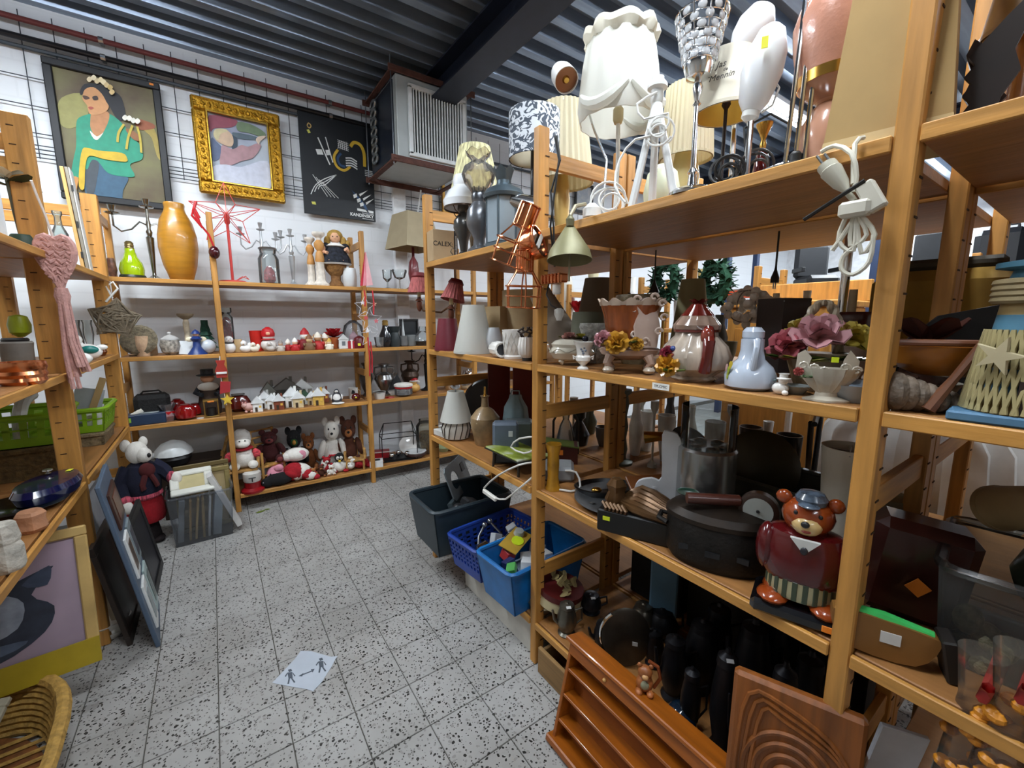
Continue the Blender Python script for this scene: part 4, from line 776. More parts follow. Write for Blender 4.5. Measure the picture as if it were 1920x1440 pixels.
bear('dark plush parrot with a green wing at the back of the bottom shelf',B(556,3,.25),B(556,3,.25).h(800),PLK,M('1E4A22',.95),False,True,'plush_parrot',[('beak',M('A8762A',.8),[('b',(0,-.26,.70),(.06,.1,.05))])]).scale = (.6,.5,1)
bear('orange brown plush lion leaning at the back',B(582,3,.26),B(582,3,.26).h(812),M('6A3A14',.95,bump=.5),PLT).scale = (.6,.5,1)
def lying(label,s,L,m1,m2,m3,name='plush_toy',rz=0,group='plush toys'):
    """a soft toy lying on its side along local x"""
    return FIG(name,label,'plush toy',s,L,[('body',m1,[('b',(.1,0,.2),(.32,.22,.2)),('b',(.38,-.15,.1),(.14,.1,.1)),('b',(.38,.12,.1),(.14,.1,.1))]),('head',m2,[('b',(-.32,-.02,.22),(.2,.19,.2)),('b',(-.36,-.2,.2),(.09,.07,.07)),('b',(-.25,.1,.42),(.1,.05,.08)),('b',(-.25,-.16,.40),(.1,.05,.08))]),('coat',m3,[('b',(.05,-.03,.22),(.24,.23,.21)),('b',(.0,-.22,.22),(.15,.08,.08),(0,.5,0))]),('eye',BLACK,[('b',(-.42,-.19,.28),.02),('b',(-.30,-.21,.28),.02)])],group,s.face + rz)
lying('pink plush pig in a red santa suit lying on its side',B(548,3,.10),.34,PLW,PLP,PLR)
FIG('plush_toy','white fur ball plush on top of the santa pig','plush toy',Spot(556,ZB[3] + .145,Y=YB + .13),.12,[('body',PLW,[('b',(0,0,.45),(.8,.6,.45)),('b',(-.5,-.2,.4),(.35,.3,.3))]),('ear',PLP,[('b',(.35,-.4,.5),(.25,.12,.3))])],'plush toys')
FIG('plush_toy','black fluffy plush at the shelf edge below the santa pig','plush toy',B(524,3,.05),.11,[('body',PLK,[('b',(0,0,.45),(.9,.5,.45)),('b',(-.7,-.1,.35),(.4,.35,.35))]),('button',M('8A8A90',.4),[('b',(-.95,-.35,.45),.05)])],'plush toys')
lying('white and red plush santa lying face down',B(574,3,.06),.20,PLR,PLW,PLR)
for u,dy,lab,a,b_,H in ((588,.05,'tiny brown plush dog with a green scarf',PLT,PLB,.09),(603,.06,'small brown plush reindeer at the shelf edge',PLB,PLT,.10),(614,.14,'small red and white plush cow',PLR,PLW,.14),(622,.05,'tiny white plush mouse with a brown house',PLW,PLT,.09)):
    bear(lab,B(u,3,dy),H,a,b_,name='small_plush')
FIG('plush_penguin','black and white plush penguin with red feet','plush toy',B(638,3,.09),B(638,3,.09).h(849),[('body',PLW,[('b',(0,0,.28),(.3,.24,.28))]),('head',PLK,[('b',(0,0,.76),(.24,.22,.24))]),('eye_patch',PLW,[('b',(-.08,-.18,.78),(.08,.06,.1)),('b',(.08,-.18,.78),(.08,.06,.1))],[('pupil',BLACK,[('b',(-.07,-.24,.78),.025),('b',(.07,-.24,.78),.025)])]),('beak',M('D8B020',.7),[('b',(0,-.26,.64),(.07,.1,.06))]),('foot',PLR,[('b',(-.26,-.16,.08),(.14,.14,.08)),('b',(.28,-.16,.08),(.14,.14,.08))]),('wing',PLW,[('b',(-.3,0,.34),(.09,.12,.2),(0,.5,0)),('b',(.3,0,.34),(.09,.12,.2),(0,-.5,0))])],'plush toys')
lying('white plush dog in a dark red blanket beside the right post',B(672,3,.09),.22,PLR,PLW,PLR,rz=.3)
# right bay of the bottom shelf
s = B(748,3,.14); t = T('wire_house','black wire house shaped lantern on the bottom shelf','lantern',s.loc,s.face + .15); w,d,z1,z2 = .155,.085,.22,.34; BKW = M('101012',.5,.4)
for a in (-1,1):
    for b in (-1,1): G().rod((a * w,b * d,0),(a * w,b * d,z1),.004,6).build('upright',BKW,t); G().rod((a * w,b * d,z1),(a * w * .8,0,z2),.004,6).build('rafter',BKW,t)
    G().rod((a * w,-d,z1),(a * w,d,z1),.004,6).build('tie',BKW,t); G().rod((-w,a * d,z1),(w,a * d,z1),.004,6).build('tie',BKW,t); G().rod((-w,a * d,.004),(w,a * d,.004),.004,6).build('tie',BKW,t)
G().rod((-w * .8,0,z2),(w * .8,0,z2),.004,6).build('ridge',BKW,t); G().box((0,0,.012),(w * 1.8,d * 1.8,.012)).build('tray',BKW,t)
for k,(dx,dy,lab) in enumerate(((-.07,-.03,'left of three chrome balls in the wire house'),(.0,.03,'rear of three chrome balls in the wire house'),(.07,-.03,'right of three chrome balls in the wire house'))):
    q = Matrix.Rotation(s.face + .15,3,'Z') @ Vector((dx,dy,.019)); solo('chrome_ball',lab,'ornament',G().ball((0,0,.026),.026),CHROME,s.loc + q,0,'chrome balls')
FIG('photo_box','white box with a dark picture on its lid','box',B(706,3,.05),.055,[('box',M('DADAD8',.5),[('x',(0,0,.5),(2.0,1.6,1.0))]),('picture',M('2A2A2C',.5),[('x',(0,0,1.005),(1.2,.9,.02))])])
FIG('red_tin','long red tin behind the white box','tin',B(712,3,.22),.08,[('tin',M('8A141C',.35),[('x',(0,0,.5),(2.2,1.0,1.0))]),('lid_rim',M('C8C4BC',.4),[('x',(0,0,.92),(2.24,1.04,.12))])])
LT('plate_stack','stack of white scalloped plates with dark rims','plates',B(780,3,.10),40,843,[('plates',[(.6,0),(.95,.7),(1,.85),(.9,.9),(.6,.8),(0,.75)],M('C9CBCC',.2,coat=.4),{'flute': (12,.03)}),('dark_rim',[(.97,.3),(1.02,.5),(.97,.7),(.7,.2)],M('3A2420',.3))])
s = B(766,3,.22); solo('cow_plate','white plate with a black cow print leaning upright','plate',G().lathe([(.05,0),(.085,.012),(.08,.014),(0,.008)],20,(0,0,.085),rot=(1.2,0,0)),GLOSSW,s.loc,s.face)
LT('gold_jar','glass jar filled with gold baubles behind the right post','jar',B(800,3,.18),38,786,[('jar',[(.9,0),(1,.05),(1,.8),(.7,.92),(.7,1)],glass('D2CDB4',.12),{'shell': .004}),('gold_filling',[(.85,.02),(.92,.1),(.92,.5),(.6,.62),(0,.6)],M('8A6A1E',.3,.6,.6,70,bump=1,bs=60))])
# seen through the right shelving, still on the back shelving
for u,row,dy,w,vt,c,lab,m_ in ((850,2,.10,34,705,'6A6C72','round chrome pot seen behind the striped lamp',CHROME),(872,2,.12,22,720,'B59B78','wooden block stack candle holder behind the brown vase',M('B59B78',.6)),(905,2,.12,24,708,'4A0E10','dark red lidded canister with an orange tag',M('4A0E10',.4)),(878,2,.24,26,690,'9AA0A0','silver sugar pot on the far right of the third shelf',CHROME)):
    LT('canister',lab,'pot',B(u,row,dy),w,vt,[('body',[(.8,0),(1,.2),(1,.6),(.7,.8),(0,.8)],m_),('lid',[(.75,.78),(.7,.88),(.15,.93),(.15,1),(0,1)],CHROME)])
for u,lab,c in ((832,'pale green christmas cup on the bottom shelf behind the bin','9AA880'),(848,'purple flower vase on the bottom shelf behind the bin','7A5A80')):
    LT('cup',lab,'cup',B(u,3,.10),26,830,[('cup',[(.6,0),(1,.5),(.9,1),(.8,1),(0,.6)],M(c,.4))])
# ---------- hanging from the posts of the back shelving
s = Spot(413,1.0,Y=YB - .022); t = T('wooden_garland','painted wooden garland of santa, mitten and yellow star on the shelf post','garland',(s.X + .01,s.Y,0),0)
def zz(v): return z_at(s.X,s.Y,v)
G().tube([(0,0,zz(668)),(-.01,0,zz(700)),(0,0,zz(730)),(.01,0,zz(760))],.003,5).build('string',WHITE,t)
G().prism([(-.03,0),(.03,0),(.035,.05),(.02,.09),(.028,.12),(-.028,.12),(-.02,.09),(-.035,.05)],.012,(0,-.008,zz(708))).build('santa',M('9E2A1E',.6),t); G().box((0,-.016,zz(699)),(.06,.006,.014)).build('santa_beard',WHITE,t)
G().prism([(-.03,0),(.03,.01),(.04,.08),(-.02,.085)],.012,(.008,-.008,zz(738))).build('mitten',M('A8282C',.6),t)
G().prism([(math.sin(k * PI / 5) * (.042 if k % 2 == 0 else .018),math.cos(k * PI / 5) * (.042 if k % 2 == 0 else .018)) for k in range(10)],.010,(.018,-.008,zz(750))).build('star',M('D8B43A',.5),t)
s = Spot(688,1.4,Y=YB - .03); zc = lambda v: z_at(s.X,s.Y,v)
t = T('star_garland','white wire star garland with red ribbons hanging on the shelf post','garland',(s.X,s.Y,0),0)
def wstar(c,r): return G().tube([(c[0] + math.sin(k * PI / 5) * (r if k % 2 == 0 else r * .45),c[1],c[2] + math.cos(k * PI / 5) * (r if k % 2 == 0 else r * .45)) for k in range(10)],.0035,5,True)
for k,(du,v,r) in enumerate(((-2,575,.085),(4,600,.10),(0,630,.085))): wstar((du * .005,-.012 * k,zc(v)),r).build('wire_star',M('CFCFD4',.5),t)
for k,(du,v) in enumerate(((-8,568),(10,570),(-4,596),(12,602),(-2,620))): G().prism([(math.sin(q * PI / 5) * (.022 if q % 2 == 0 else .010),math.cos(q * PI / 5) * (.022 if q % 2 == 0 else .010)) for q in range(10)],.006,(du * .005,-.045,zc(v))).build('felt_star',M(('D8D2D4','D8A08A','C04A50','C86A70','D8D4D6')[k],.7),t)
for k,(du,v0,v1) in enumerate(((-3,632,704),(1,640,698),(-5,545,575),(8,545,590))): G().tube([(du * .005,-.05,zc(v0)),(du * .005 + .006,-.052,zc((v0 + v1) / 2)),(du * .005,-.05,zc(v1))],.006,5).build('ribbon',M('B8202A',.6),t)
for k,du in enumerate((-4,-1,3)): G().prism([(-.024 + du * .006,0),(.026 + du * .006,.01),(.002,.26)],.010,(0,-.03 - .012 * k,zc(537))).build('felt_flag',M(('B82A3A','D88A94','E0A8AC')[k],.8),t)
s = Spot(214,1.5,Y=YB - .06); t = T('wicker_star','woven grey wicker star hanging on the corner post','ornament',(s.X - .005,s.Y,z_at(s.X,s.Y,598)),0); WKG = M('6E6250',.85,0,.3,50)
def star5(r,q=.5): return [Vector((math.sin(k * PI / 5 + .15) * (r if k % 2 == 0 else r * q),0,math.cos(k * PI / 5 + .15) * (r if k % 2 == 0 else r * q))) for k in range(10)]
P5 = star5(.125,.62); g = G(); g.tube(P5,.006,6,True); g.build('star_rim',WKG,t); random.seed(5)
for k in range(84):
    a = random.uniform(0,10); b = a + random.uniform(2.2,5); i,f = int(a) % 10,a % 1; j,e = int(b) % 10,b % 1
    p = P5[i].lerp(P5[(i + 1) % 10],f); q = P5[j].lerp(P5[(j + 1) % 10],e); G().tube([p,(p + q) / 2 + Vector((0,-.012 + random.uniform(-.008,.008),0)),q],.0052,5).build('twig',WKG,t)
G().tube([(0,0,.125),(-.02,0,.19),(.01,.02,.22),(.03,.0,.18),(-.03,-.01,.10)],.006,6).build('ribbon',M('D4D2CC',.7),t)
# ================================================================== LEFT SHELVING AND THE CORNER
def Lf(u,row,dx=.1): return Spot(u,ZL[row],X=XL - dx)
def loops(c,r,n,rr,mat,parent,name='cord',tail=None,seed=1,squash=(1,1,1)):
    rnd = random.Random(seed); pts = []
    for k in range(n * 10):
        a = k * 2 * PI / 10; q = r * (.75 + .35 * math.sin(k * .37 + seed))
        pts.append((c[0] + q * math.cos(a) * squash[0],c[1] + q * .35 * math.sin(a * .7 + seed) * squash[1],c[2] + q * math.sin(a) * squash[2]))
    if tail: pts += tail
    return G().tube(smooth3(pts),rr,6).build(name,mat,parent)
def smooth3(P,k=2):
    P = [Vector(p) for p in P]; out = []; n = len(P)
    for i in range(n - 1):
        p0,p1,p2,p3 = P[max(i - 1,0)],P[i],P[i + 1],P[min(i + 2,n - 1)]
        for q in range(k):
            t = q / k; out.append(.5 * (2 * p1 + (p2 - p0) * t + (2 * p0 - 5 * p1 + 4 * p2 - p3) * t * t + (3 * p1 - p0 - 3 * p2 + p3) * t ** 3))
    return out + [P[-1]]
# top shelf
solo('white_box','tall plain white box at the far left edge of the picture','box',G().box((0,0,.235),(.10,.22,.47),ch=.003),M('DDE0E2',.5),(-.545,1.92,ZL[0] + .001))
s = Spot(47,ZL[0],X=-.545); t = T('artificial_flower','white artificial flower with dark leaves beside the near left post','flower',s.loc,s.face)
G().tube([(0,0,0),(-.01,0,.14),(-.015,-.01,.26)],.006,6).build('stem',M('4A4A3A',.7),t)
for k in range(5): G().petal((-.015,-.01,.255),k * 1.256,.9,.05,.05).build('petal',M('D9D6C4',.6),t)
for k,(a,z) in enumerate(((0.2,.23),(2.2,.24),(3.6,.21),(5.0,.25))): G().petal((-.013,-.005,z),a,1.2,.09,.05).build('leaf',M('23331C',.6),t)
G().lathe([(.03,0),(.035,.05),(.03,.06)],12).build('foot',M('31483A',.5),t)
LT('glass_bottle','clear stoppered glass bottle on the top left shelf','bottle',Spot(122,ZL[0],X=-.56),34,396,[('bottle',[(.9,0),(1,.1),(1,.6),(.45,.76),(.4,.9),(.6,.95),(.6,1)],glass('CFE0DC',.2),{'shell': .004}),('label_paper',[(.6,.25),(.6,.5),(0,.5)],M('A8C46A',.6))])
s = Spot(158,ZL[0],X=-.515); t = T('slatted_frame','slim wooden frame panel leaning on the top left shelf','panel',s.loc,.06); H = s.h(318)
for x,w_,c in ((-.010,.014,'D2A767'),(.006,.012,'8C867A'),(.016,.005,'D8D8D4')): G().box((x,0,H / 2),(w_,.10,H),rot=(0,-.05,0),ch=.002).build('slat',wood(c,'z',.15),t)
for z in (.15,.45,.8): G().box((.006,-.051,H * z),(.009,.002,.03)).build('dark_mark',M('2C2C2C',.6),t)
# macrame heart on the near left post
s = Spot(108,1.6,X=XL + .03); z1,z2,z3,z4 = (z_at(s.X,s.Y,v) for v in (432,505,545,728))
PK = M('C99A92',.9,0,.15,40,bump=.5,bs=120); t = T('macrame_heart','pink macrame heart with a long tassel hanging on the left post','ornament',(s.X,s.Y,0),-.15)
hp = []
for k in range(28):
    a = k * 2 * PI / 28; hp.append(((16 * math.sin(a) ** 3) / 16 * .050,0,(13 * math.cos(a) - 5 * math.cos(2 * a) - 2 * math.cos(3 * a) - math.cos(4 * a)) / 17 * (z1 - z3) * .5 + (z1 + z3) / 2 + .01))
G().tube(hp,.013,7,True).build('heart_rim',PK,t)
for r in range(11):
    zz_ = z3 + (z1 - z3) * (.16 + .068 * r); hw = .044 * math.sin(min(1,(r + 1.2) / 6.2) * PI / 2)
    G().tube([(x,-.006 * ((q + r) % 2) - .002,zz_ + .006 * ((q % 2) * 2 - 1)) for q,x in enumerate([-hw + hw * 2 * i / 6 for i in range(7)])],.0085,6).build('knot_row',PK,t)
G().lathe([(.018,-.03),(.024,0),(.018,.03)],10,(0,0,z3 - .02)).build('knot',PK,t)
for k in range(11):
    a = k * 2.4; r = .016 * (k / 11) ** .5; ln = (z3 - .04 - z4) * (.75 + .25 * ((k * 7) % 5) / 4)
    G().tube([(r * math.cos(a),r * math.sin(a),z3 - .04),(r * 1.6 * math.cos(a),r * 1.6 * math.sin(a),z3 - .04 - ln * .6),(r * 2.3 * math.cos(a) + .012,r * 2 * math.sin(a),z3 - .04 - ln)],[.006,.007,.008],6).build('tassel_strand',PK,t)
G().tube([(0,0,z1 - .03),(-.01,-.005,z1 + .05),(-.02,-.02,z1 + .12),(-.02,-.04,z1 + .16)],.004,5).build('hanging_loop',M('D8CFC8',.8),t)
# second shelf
s = Spot(40,ZL[1],X=-.60)
LT('grey_pot','round grey pot under the lime apple','pot',s,70,640,[('pot',[(.7,0),(.9,.1),(.95,.8),(1,.95),(.9,1),(0,.95)],M('77726A',.6,0,.2)),('dark_saucer',[(.75,.97),(.8,1.05),(.7,1.1),(0,1.08)],BLACK)])
s2 = Spot(40,ZL[1] + s.h(640) * 1.1 + .001,X=-.60); LT('apple_ornament','lime green apple ornament on the grey pot','ornament',s2,48,590,[('apple',[(.3,0),(.9,.2),(1,.55),(.75,.92),(.2,1),(0,.93)],M('93A018',.4,0,.2))])
s = Spot(45,ZL[1],X=-.515); LT('copper_pan','ringed copper bowl at the edge of the left shelf','bowl',s,105,678,[('bowl',[(.8,0),(.95,.15),(.9,.3),(1,.45),(.93,.6),(1,.75),(.95,1),(.88,1),(.8,.2),(0,.15)],COPPER)])
LT('brass_pot','small shiny brass pot beside the copper bowl','pot',Spot(97,ZL[1],X=-.53),26,676,[('pot',[(.5,0),(1,.4),(.7,.8),(.8,1),(.6,1),(0,.8)],BRASS)])
FIG('duck_figurine','white and teal porcelain duck on the left shelf','figurine',Spot(164,ZL[1],X=-.54),.15,[('body',GLOSSW,[('b',(0,0,.28),(.42,.3,.28)),('b',(-.22,-.05,.7),(.18,.17,.18)),('t',[(-.1,0,.4),(-.2,-.02,.62)],.13),('b',(.4,0,.42),(.16,.12,.1))]),('wing',M('1E7A74',.3),[('b',(.08,-.25,.36),(.24,.1,.14))]),('beak',M('D8A030',.4),[('b',(-.4,-.1,.68),(.1,.06,.04))])])
FIG('duck_figurine','plain white porcelain duck in front of the teal winged duck','figurine',Spot(152,ZL[1],X=-.505),.085,[('body',GLOSSW,[('b',(0,0,.35),(.5,.35,.34)),('b',(-.3,0,.78),(.22,.2,.2))]),('beak',M('C89030',.4),[('b',(-.5,-.1,.76),(.12,.06,.05))])])
LT('glass_jug','etched clear glass jug behind the ducks','jug',Spot(146,ZL[1],X=-.66),34,600,[('jug',[(.6,0),(.9,.1),(1,.4),(.7,.8),(.85,1)],glass('C4CCCC',.3),{'shell': .004})])
LT('glass_vase','clear crystal vase beside the corner post','vase',Spot(172,ZL[1],X=-.58),22,600,[('vase',[(.7,0),(.5,.2),(1,.6),(.8,.9),(1,1)],glass('CED6D4',.25),{'shell': .004})])
LT('brown_dish','brown patterned dish before the glass jug','dish',Spot(150,ZL[1],X=-.585),30,676,[('dish',[(.5,0),(1,.8),(.95,1),(0,.5)],M('4A3022',.4,0,.4,50))])
LT('amber_dish','small amber glass dish beside the corner post','dish',Spot(192,ZL[1],X=-.53),22,655,[('dish',[(.5,0),(1,.6),(.9,1),(0,.5)],M('6A3410',.15,coat=.6))])
solo('wicker_ball','round woven tray standing behind the wicker star','tray',G().lathe([(.085,-.01),(.10,0),(.085,.012),(0,.004)],22,(0,0,.103),rot=(1.3,0,0)).rod((-.06,0,.003),(.06,0,.003),.004),M('6E6450',.8,0,.4,60,bump=.8),(-.395,3.66,ZB[1]),-.2)
# third level: wicker hampers carry lime baskets
LIMEB = M('7FA81A',.45)
def crate(name,label,loc,w,d,h,mat,rz=0,holes=True,taper=.9,t_=.006,cat='basket',rim=.012,gridmat=None,slots=(7,2)):
    t = T(name,label,cat,loc,rz)
    def ring(z): q = taper + (1 - taper) * z / h; return w / 2 * q,d / 2 * q
    G().box((0,0,t_ / 2),(w * taper,d * taper,t_),ch=.001).build('bottom',mat,t)
    for (nx,ny) in ((0,-1),(0,1),(-1,0),(1,0)):
        L0 = (w if ny else d)
        def pt(a,z,o):
            x,y = ring(z); k = a * 2 - 1
            return Vector((k * x,ny * (y - o),z)) if ny else Vector((nx * (x - o),k * y,z))
        g = G()
        na,nz = slots if holes else (1,1)
        def quad(a0,a1,z0,z1):
            P = [pt(a0,z0,0),pt(a1,z0,0),pt(a1,z1,0),pt(a0,z1,0),pt(a0,z0,t_),pt(a1,z0,t_),pt(a1,z1,t_),pt(a0,z1,t_)]
            g.add(P,[(0,1,2,3),(7,6,5,4),(0,4,5,1),(1,5,6,2),(2,6,7,3),(3,7,4,0)])
        if not holes: quad(0,1,0,h)
        else:
            zs = [0,h * .3] + [h * (.3 + .55 * (k + 1) / nz) for k in range(nz)]; quad(0,1,0,h * .3); quad(0,1,h * .85,h)
            for k in range(nz):
                z0 = h * (.3 + .55 * k / nz); z1 = h * (.3 + .55 * (k + 1) / nz)
                if k: quad(0,1,z0 - h * .03,z0 + h * .03)
                for i in range(na + 1): a = i / na; quad(max(0,a - .22 / na),min(1,a + .22 / na),z0,z1)
        g.build('side',mat,t,0)
    x,y = w / 2,d / 2; c = min(w,d) * .1
    G().tube([(-x + c,-y,h),(x - c,-y,h),(x - c * .3,-y + c * .3,h),(x,-y + c,h),(x,y - c,h),(x - c * .3,y - c * .3,h),(x - c,y,h),(-x + c,y,h),(-x + c * .3,y - c * .3,h),(-x,y - c,h),(-x,-y + c,h),(-x + c * .3,-y + c * .3,h)],rim,6,True).build('rim',mat,t)
    return t
WKD = M('5E4A28',.85,0,.4,60,bump=.8,bs=60)
pa = (-.735,2.66); crate('wicker_hamper','dark wicker hamper under the nearer lime basket',(pa[0],pa[1],ZL[2] + .001),.33,.30,.125,WKD,0,False,.96,.012)
crate('plastic_basket','lime green plastic basket left of the near post',(pa[0],pa[1],ZL[2] + .140),.36,.32,.125,LIMEB,0,True,.88,.005)
pb = (-.635,3.16); crate('wicker_hamper','grey wicker hamper under the farther lime basket',(pb[0],pb[1],ZL[2] + .001),.24,.28,.06,M('7A6A4E',.85,0,.4,60,bump=.8,bs=60),0,False,.96,.012)
crate('plastic_basket','lime green plastic basket right of the near post',(pb[0],pb[1],ZL[2] + .075),.28,.32,.12,LIMEB,0,True,.88,.005)
for lab,x,y,pts in (('white curved plastic spout in the nearer lime basket',-.68,2.66,[(0,-.12,.02),(0,-.10,.12),(0,-.02,.17),(0,.08,.18)]),):
    solo('plastic_spout',lab,'spout',G().tube(smooth3(pts),.022,10),M('B9BAB2',.5),(x,y,ZL[2] + .146))
solo('white_mug','white mug lying in the farther lime basket','mug',G().shell([(.035,0),(.038,.09)],.004,16).lathe([(.035,0),(.035,.004),(0,.004)],14).tube([(.036,0,.07),(.062,0,.06),(.062,0,.03),(.036,0,.02)],.006),GLOSSW,(-.56,3.10,ZL[2] + .082),1.0)
solo('picture_card','pale grey card standing in the farther lime basket','card',G().box((0,0,.10),(.12,.004,.20),rot=(.0,.25,0)),M('A9ADB0',.6),(-.60,3.22,ZL[2] + .085),0)
solo('wooden_spatula','wooden spatula standing in the farther lime basket','spatula',G().box((0,0,.13),(.03,.006,.26),rot=(0,.35,0)),M('A98A5C',.6),(-.56,3.20,ZL[2] + .085),0)
s = Spot(95,ZL[2],X=-.545); t = T('oval_dish','dark blue oval lidded dish with a yellow price tag','dish',s.loc,PI / 2 - .2)
G().lathe([(.08,0),(.13,.02),(.145,.05),(.13,.07),(0,.075)],26,sy=.55,c=(0,0,0)).build('dish',M('0E1440',.12,coat=.7),t); G().box((.10,-.02,.074),(.025,.015,.002)).build('price_tag',TAGY,t)
LT('silver_cup','small silver cup on the blue oval dish','cup',Spot(90,ZL[2] + .077,X=-.56),22,880,[('cup',[(.6,0),(.3,.2),(.3,.4),(1,.7),(.9,1),(0,.9)],M('B8B4AA',.25,.8))])
s = Spot(42,ZL[2],v=965); solo('black_plate','round black glazed plate at the left shelf edge','plate',G().lathe([(.06,0),(.12,.02),(.115,.022),(0,.008)],28),M('0E1416',.15,0,.3,coat=.5),(-.60,s.Y + .06,ZL[2] + .001))
s = Spot(62,ZL[2],X=-.515); LT('salt_lamp','peach coloured salt crystal candle holder','candle holder',s,62,958,[('crystal',[(.75,0),(1,.2),(.9,.6),(1,.85),(.8,1),(.5,.95),(0,.8)],M('B98462',.6,0,.2,20,bump=.5,bs=40),{'flute': (5,.06)})],n=15)
LT('stone_block','rough white speckled stone holder in front of the peach crystal','candle holder',Spot(14,ZL[2],X=-.50),80,984,[('stone',[(.85,0),(1,.12),(1,.5),(.85,.6),(.95,.7),(.8,1),(.4,.95),(0,.8)],M('B8B3A8',.9,0,.35,30,bump=1,bs=40),{'flute': (5,.05)})],n=15)
# things on the lowest left shelf and the floor below
t = picture('watercolour of a cat in a pale wood frame leaning on the left shelving','picture',-.98,-.435,0,.50,2.00,.035,(M('B99A5E',.6,0,.2,8),canvas_mat('8E7C8C','A890A0','9A8896',3)),.02,'framed_picture')
t.location = (-.71,2.0,.155); t.rotation_euler = (math.radians(-12),0,.10)
def loc_poly(name,pts,h,lay,sm=3): G().prism(smooth(pts,sm),.0008,(0,.0005 - .0008 * lay,0)).build(name,M(h,.6,0,.3,20),t,0)
loc_poly('painted_cat',[(-.12,.12),(.02,.10),(.14,.16),(.17,.24),(.12,.30),(.18,.38),(.10,.36),(.02,.33),(-.08,.36),(-.16,.33),(-.18,.2)],'2A3140',1); loc_poly('painted_muzzle',[(.0,.18),(.08,.2),(.10,.28),(.05,.32),(.0,.26)],'8A92A0',2); loc_poly('painted_ear',[(.10,.34),(.17,.385),(.16,.32)],'3A4458',2); loc_poly('painted_stripe',[(-.1,.14),(.04,.125),(.1,.15),(0,.16)],'4E5A6E',3)
G().box((.04,-.004,.40),(.022,.002,.018)).build('price_tag',TAGY,t)
G().box((0,-.014,.045),(.546,.006,.09)).build('yellow_tape',M('A08A1E',.4),t)
WKT = M('B08A44',.75,0,.3,50,bump=.6,bs=60); t = T('wicker_tray','large wicker tray basket on the floor at the lower left','basket',(-.745,1.62,.0),.03)
def ov(r,z,n=36,a=.26,b=.44): return [(abs(math.cos(q)) ** .7 * math.copysign(1,math.cos(q)) * a * r,abs(math.sin(q)) ** .7 * math.copysign(1,math.sin(q)) * b * r,z) for q in [k * 2 * PI / n for k in range(n)]]
for k in range(8): G().tube(ov(.86 + .015 * k,.012 + .017 * k),.0105,6,True).build('weave_row',WKT,t)
G().tube(ov(1.0,.155),.020,8,True).build('rim',WKT,t); G().lathe([(.86,0),(.86,.012),(0,.012)],30,sx=.26,sy=.44).build('tray_bottom',M('7A4A20',.8,0,.4,40),t)
for k in range(16): y = -.32 + .042 * k; G().rod((-.2,y,.018),(.2,y,.018),.006,5).build('cane',WKT,t)
solo('brown_plate','round rust brown plate lying in the wicker tray','plate',G().lathe([(.10,0),(.15,.02),(.145,.024),(0,.008)],30),M('5E2412',.5,0,.3,8),(-.70,1.50,.04))
t = picture('small whitewashed wood frame lying in the wicker tray','picture',-.1,.1,0,.26,0,.028,(M('A8A28E',.7,0,.2),M('8A9088',.2)),.018); t.location = (-.80,1.76,.045); t.rotation_euler = (math.radians(-62),0,-.25)
# blue frame with several openings leaning on the left shelving
t = T('multi_frame','blue grey multi photo frame leaning against the left shelving','picture frame',(-.300,2.22,.002),0); t.rotation_euler = (0,math.radians(-8.5),.085)
BG = M('4E5F74',.5,0,.12); L_,H_ = .36,.76
wins = [(.05,.06,.17,.27),(.20,.06,.32,.27),(.05,.31,.17,.50),(.20,.31,.32,.50),(.06,.54,.30,.70)]
g = G().box((-.008,L_ / 2,H_ / 2),(.016,L_,H_),ch=.003); g.build('board',BG,t)
for k,(y0,z0,y1,z1) in enumerate(wins):
    G().box((.004,(y0 + y1) / 2,(z0 + z1) / 2),(.010,y1 - y0,z1 - z0),ch=.002).build('mount',M(('D8DAD8','9FB0AE','D8DAD8','7A868A','3A1E14')[k],.4),t)
    G().box((.0095,(y0 + y1) / 2,(z0 + z1) / 2),(.003,(y1 - y0) * .6,(z1 - z0) * .66)).build('photo',M(('8C9698','53605E','5A4A40','4A4A52','5A2C1C')[k],.3,0,.4),t)
for k,(x,y,h,l,c,lab) in enumerate(((-.40,2.30,.48,.34,'2A201A','dark brown picture frame behind the blue multi frame'),(-.345,2.66,.42,.36,'121214','black picture frame standing past the blue multi frame'),(-.44,2.62,.60,.34,'8A9096','grey frame leaning behind the blue multi frame'),(-.455,2.44,.36,.26,'B8B2A0','white flat frame low behind the blue multi frame'))):
    tt = T('framed_photo',lab,'picture frame',(x,y,.002),0); tt.rotation_euler = (0,math.radians(-9),0); m = M(c,.5)
    for (cy,cz,ly,lz) in ((l / 2,.02,l,.04),(l / 2,h - .02,l,.04),(.02,h / 2,.04,h - .08),(l - .02,h / 2,.04,h - .08)): G().box((-.009,cy,cz),(.018,ly,lz),ch=.002).build('frame_bar',m,tt)
    G().box((-.010,l / 2,h / 2),(.006,l - .07,h - .07)).build('print',M(('3A2A22','1E1E24','7A8088','9A968A')[k],.4,0,.3,6),tt)
for k,(dx,dz,rz) in enumerate(((0,0,.2),(.02,.045,.6))): solo('white_dish',('lower white dish on the floor beside the cat picture','upper white dish on the floor beside the cat picture')[k],'dish',G().lathe([(.05,0),(.075,.03),(.07,.03),(0,.008)],20,sy=.7),GLOSSW,(-.50 + dx,2.42,.003 + dz),rz,'white dishes')
for y in (2.9,): LT('dark_basket','brown wicker basket on the floor under the left shelving','basket',Spot(150,.002,X=-.74),110,1080,[('basket',[(.8,0),(1,1),(.95,1),(.75,.05),(0,.05)],WKD)])
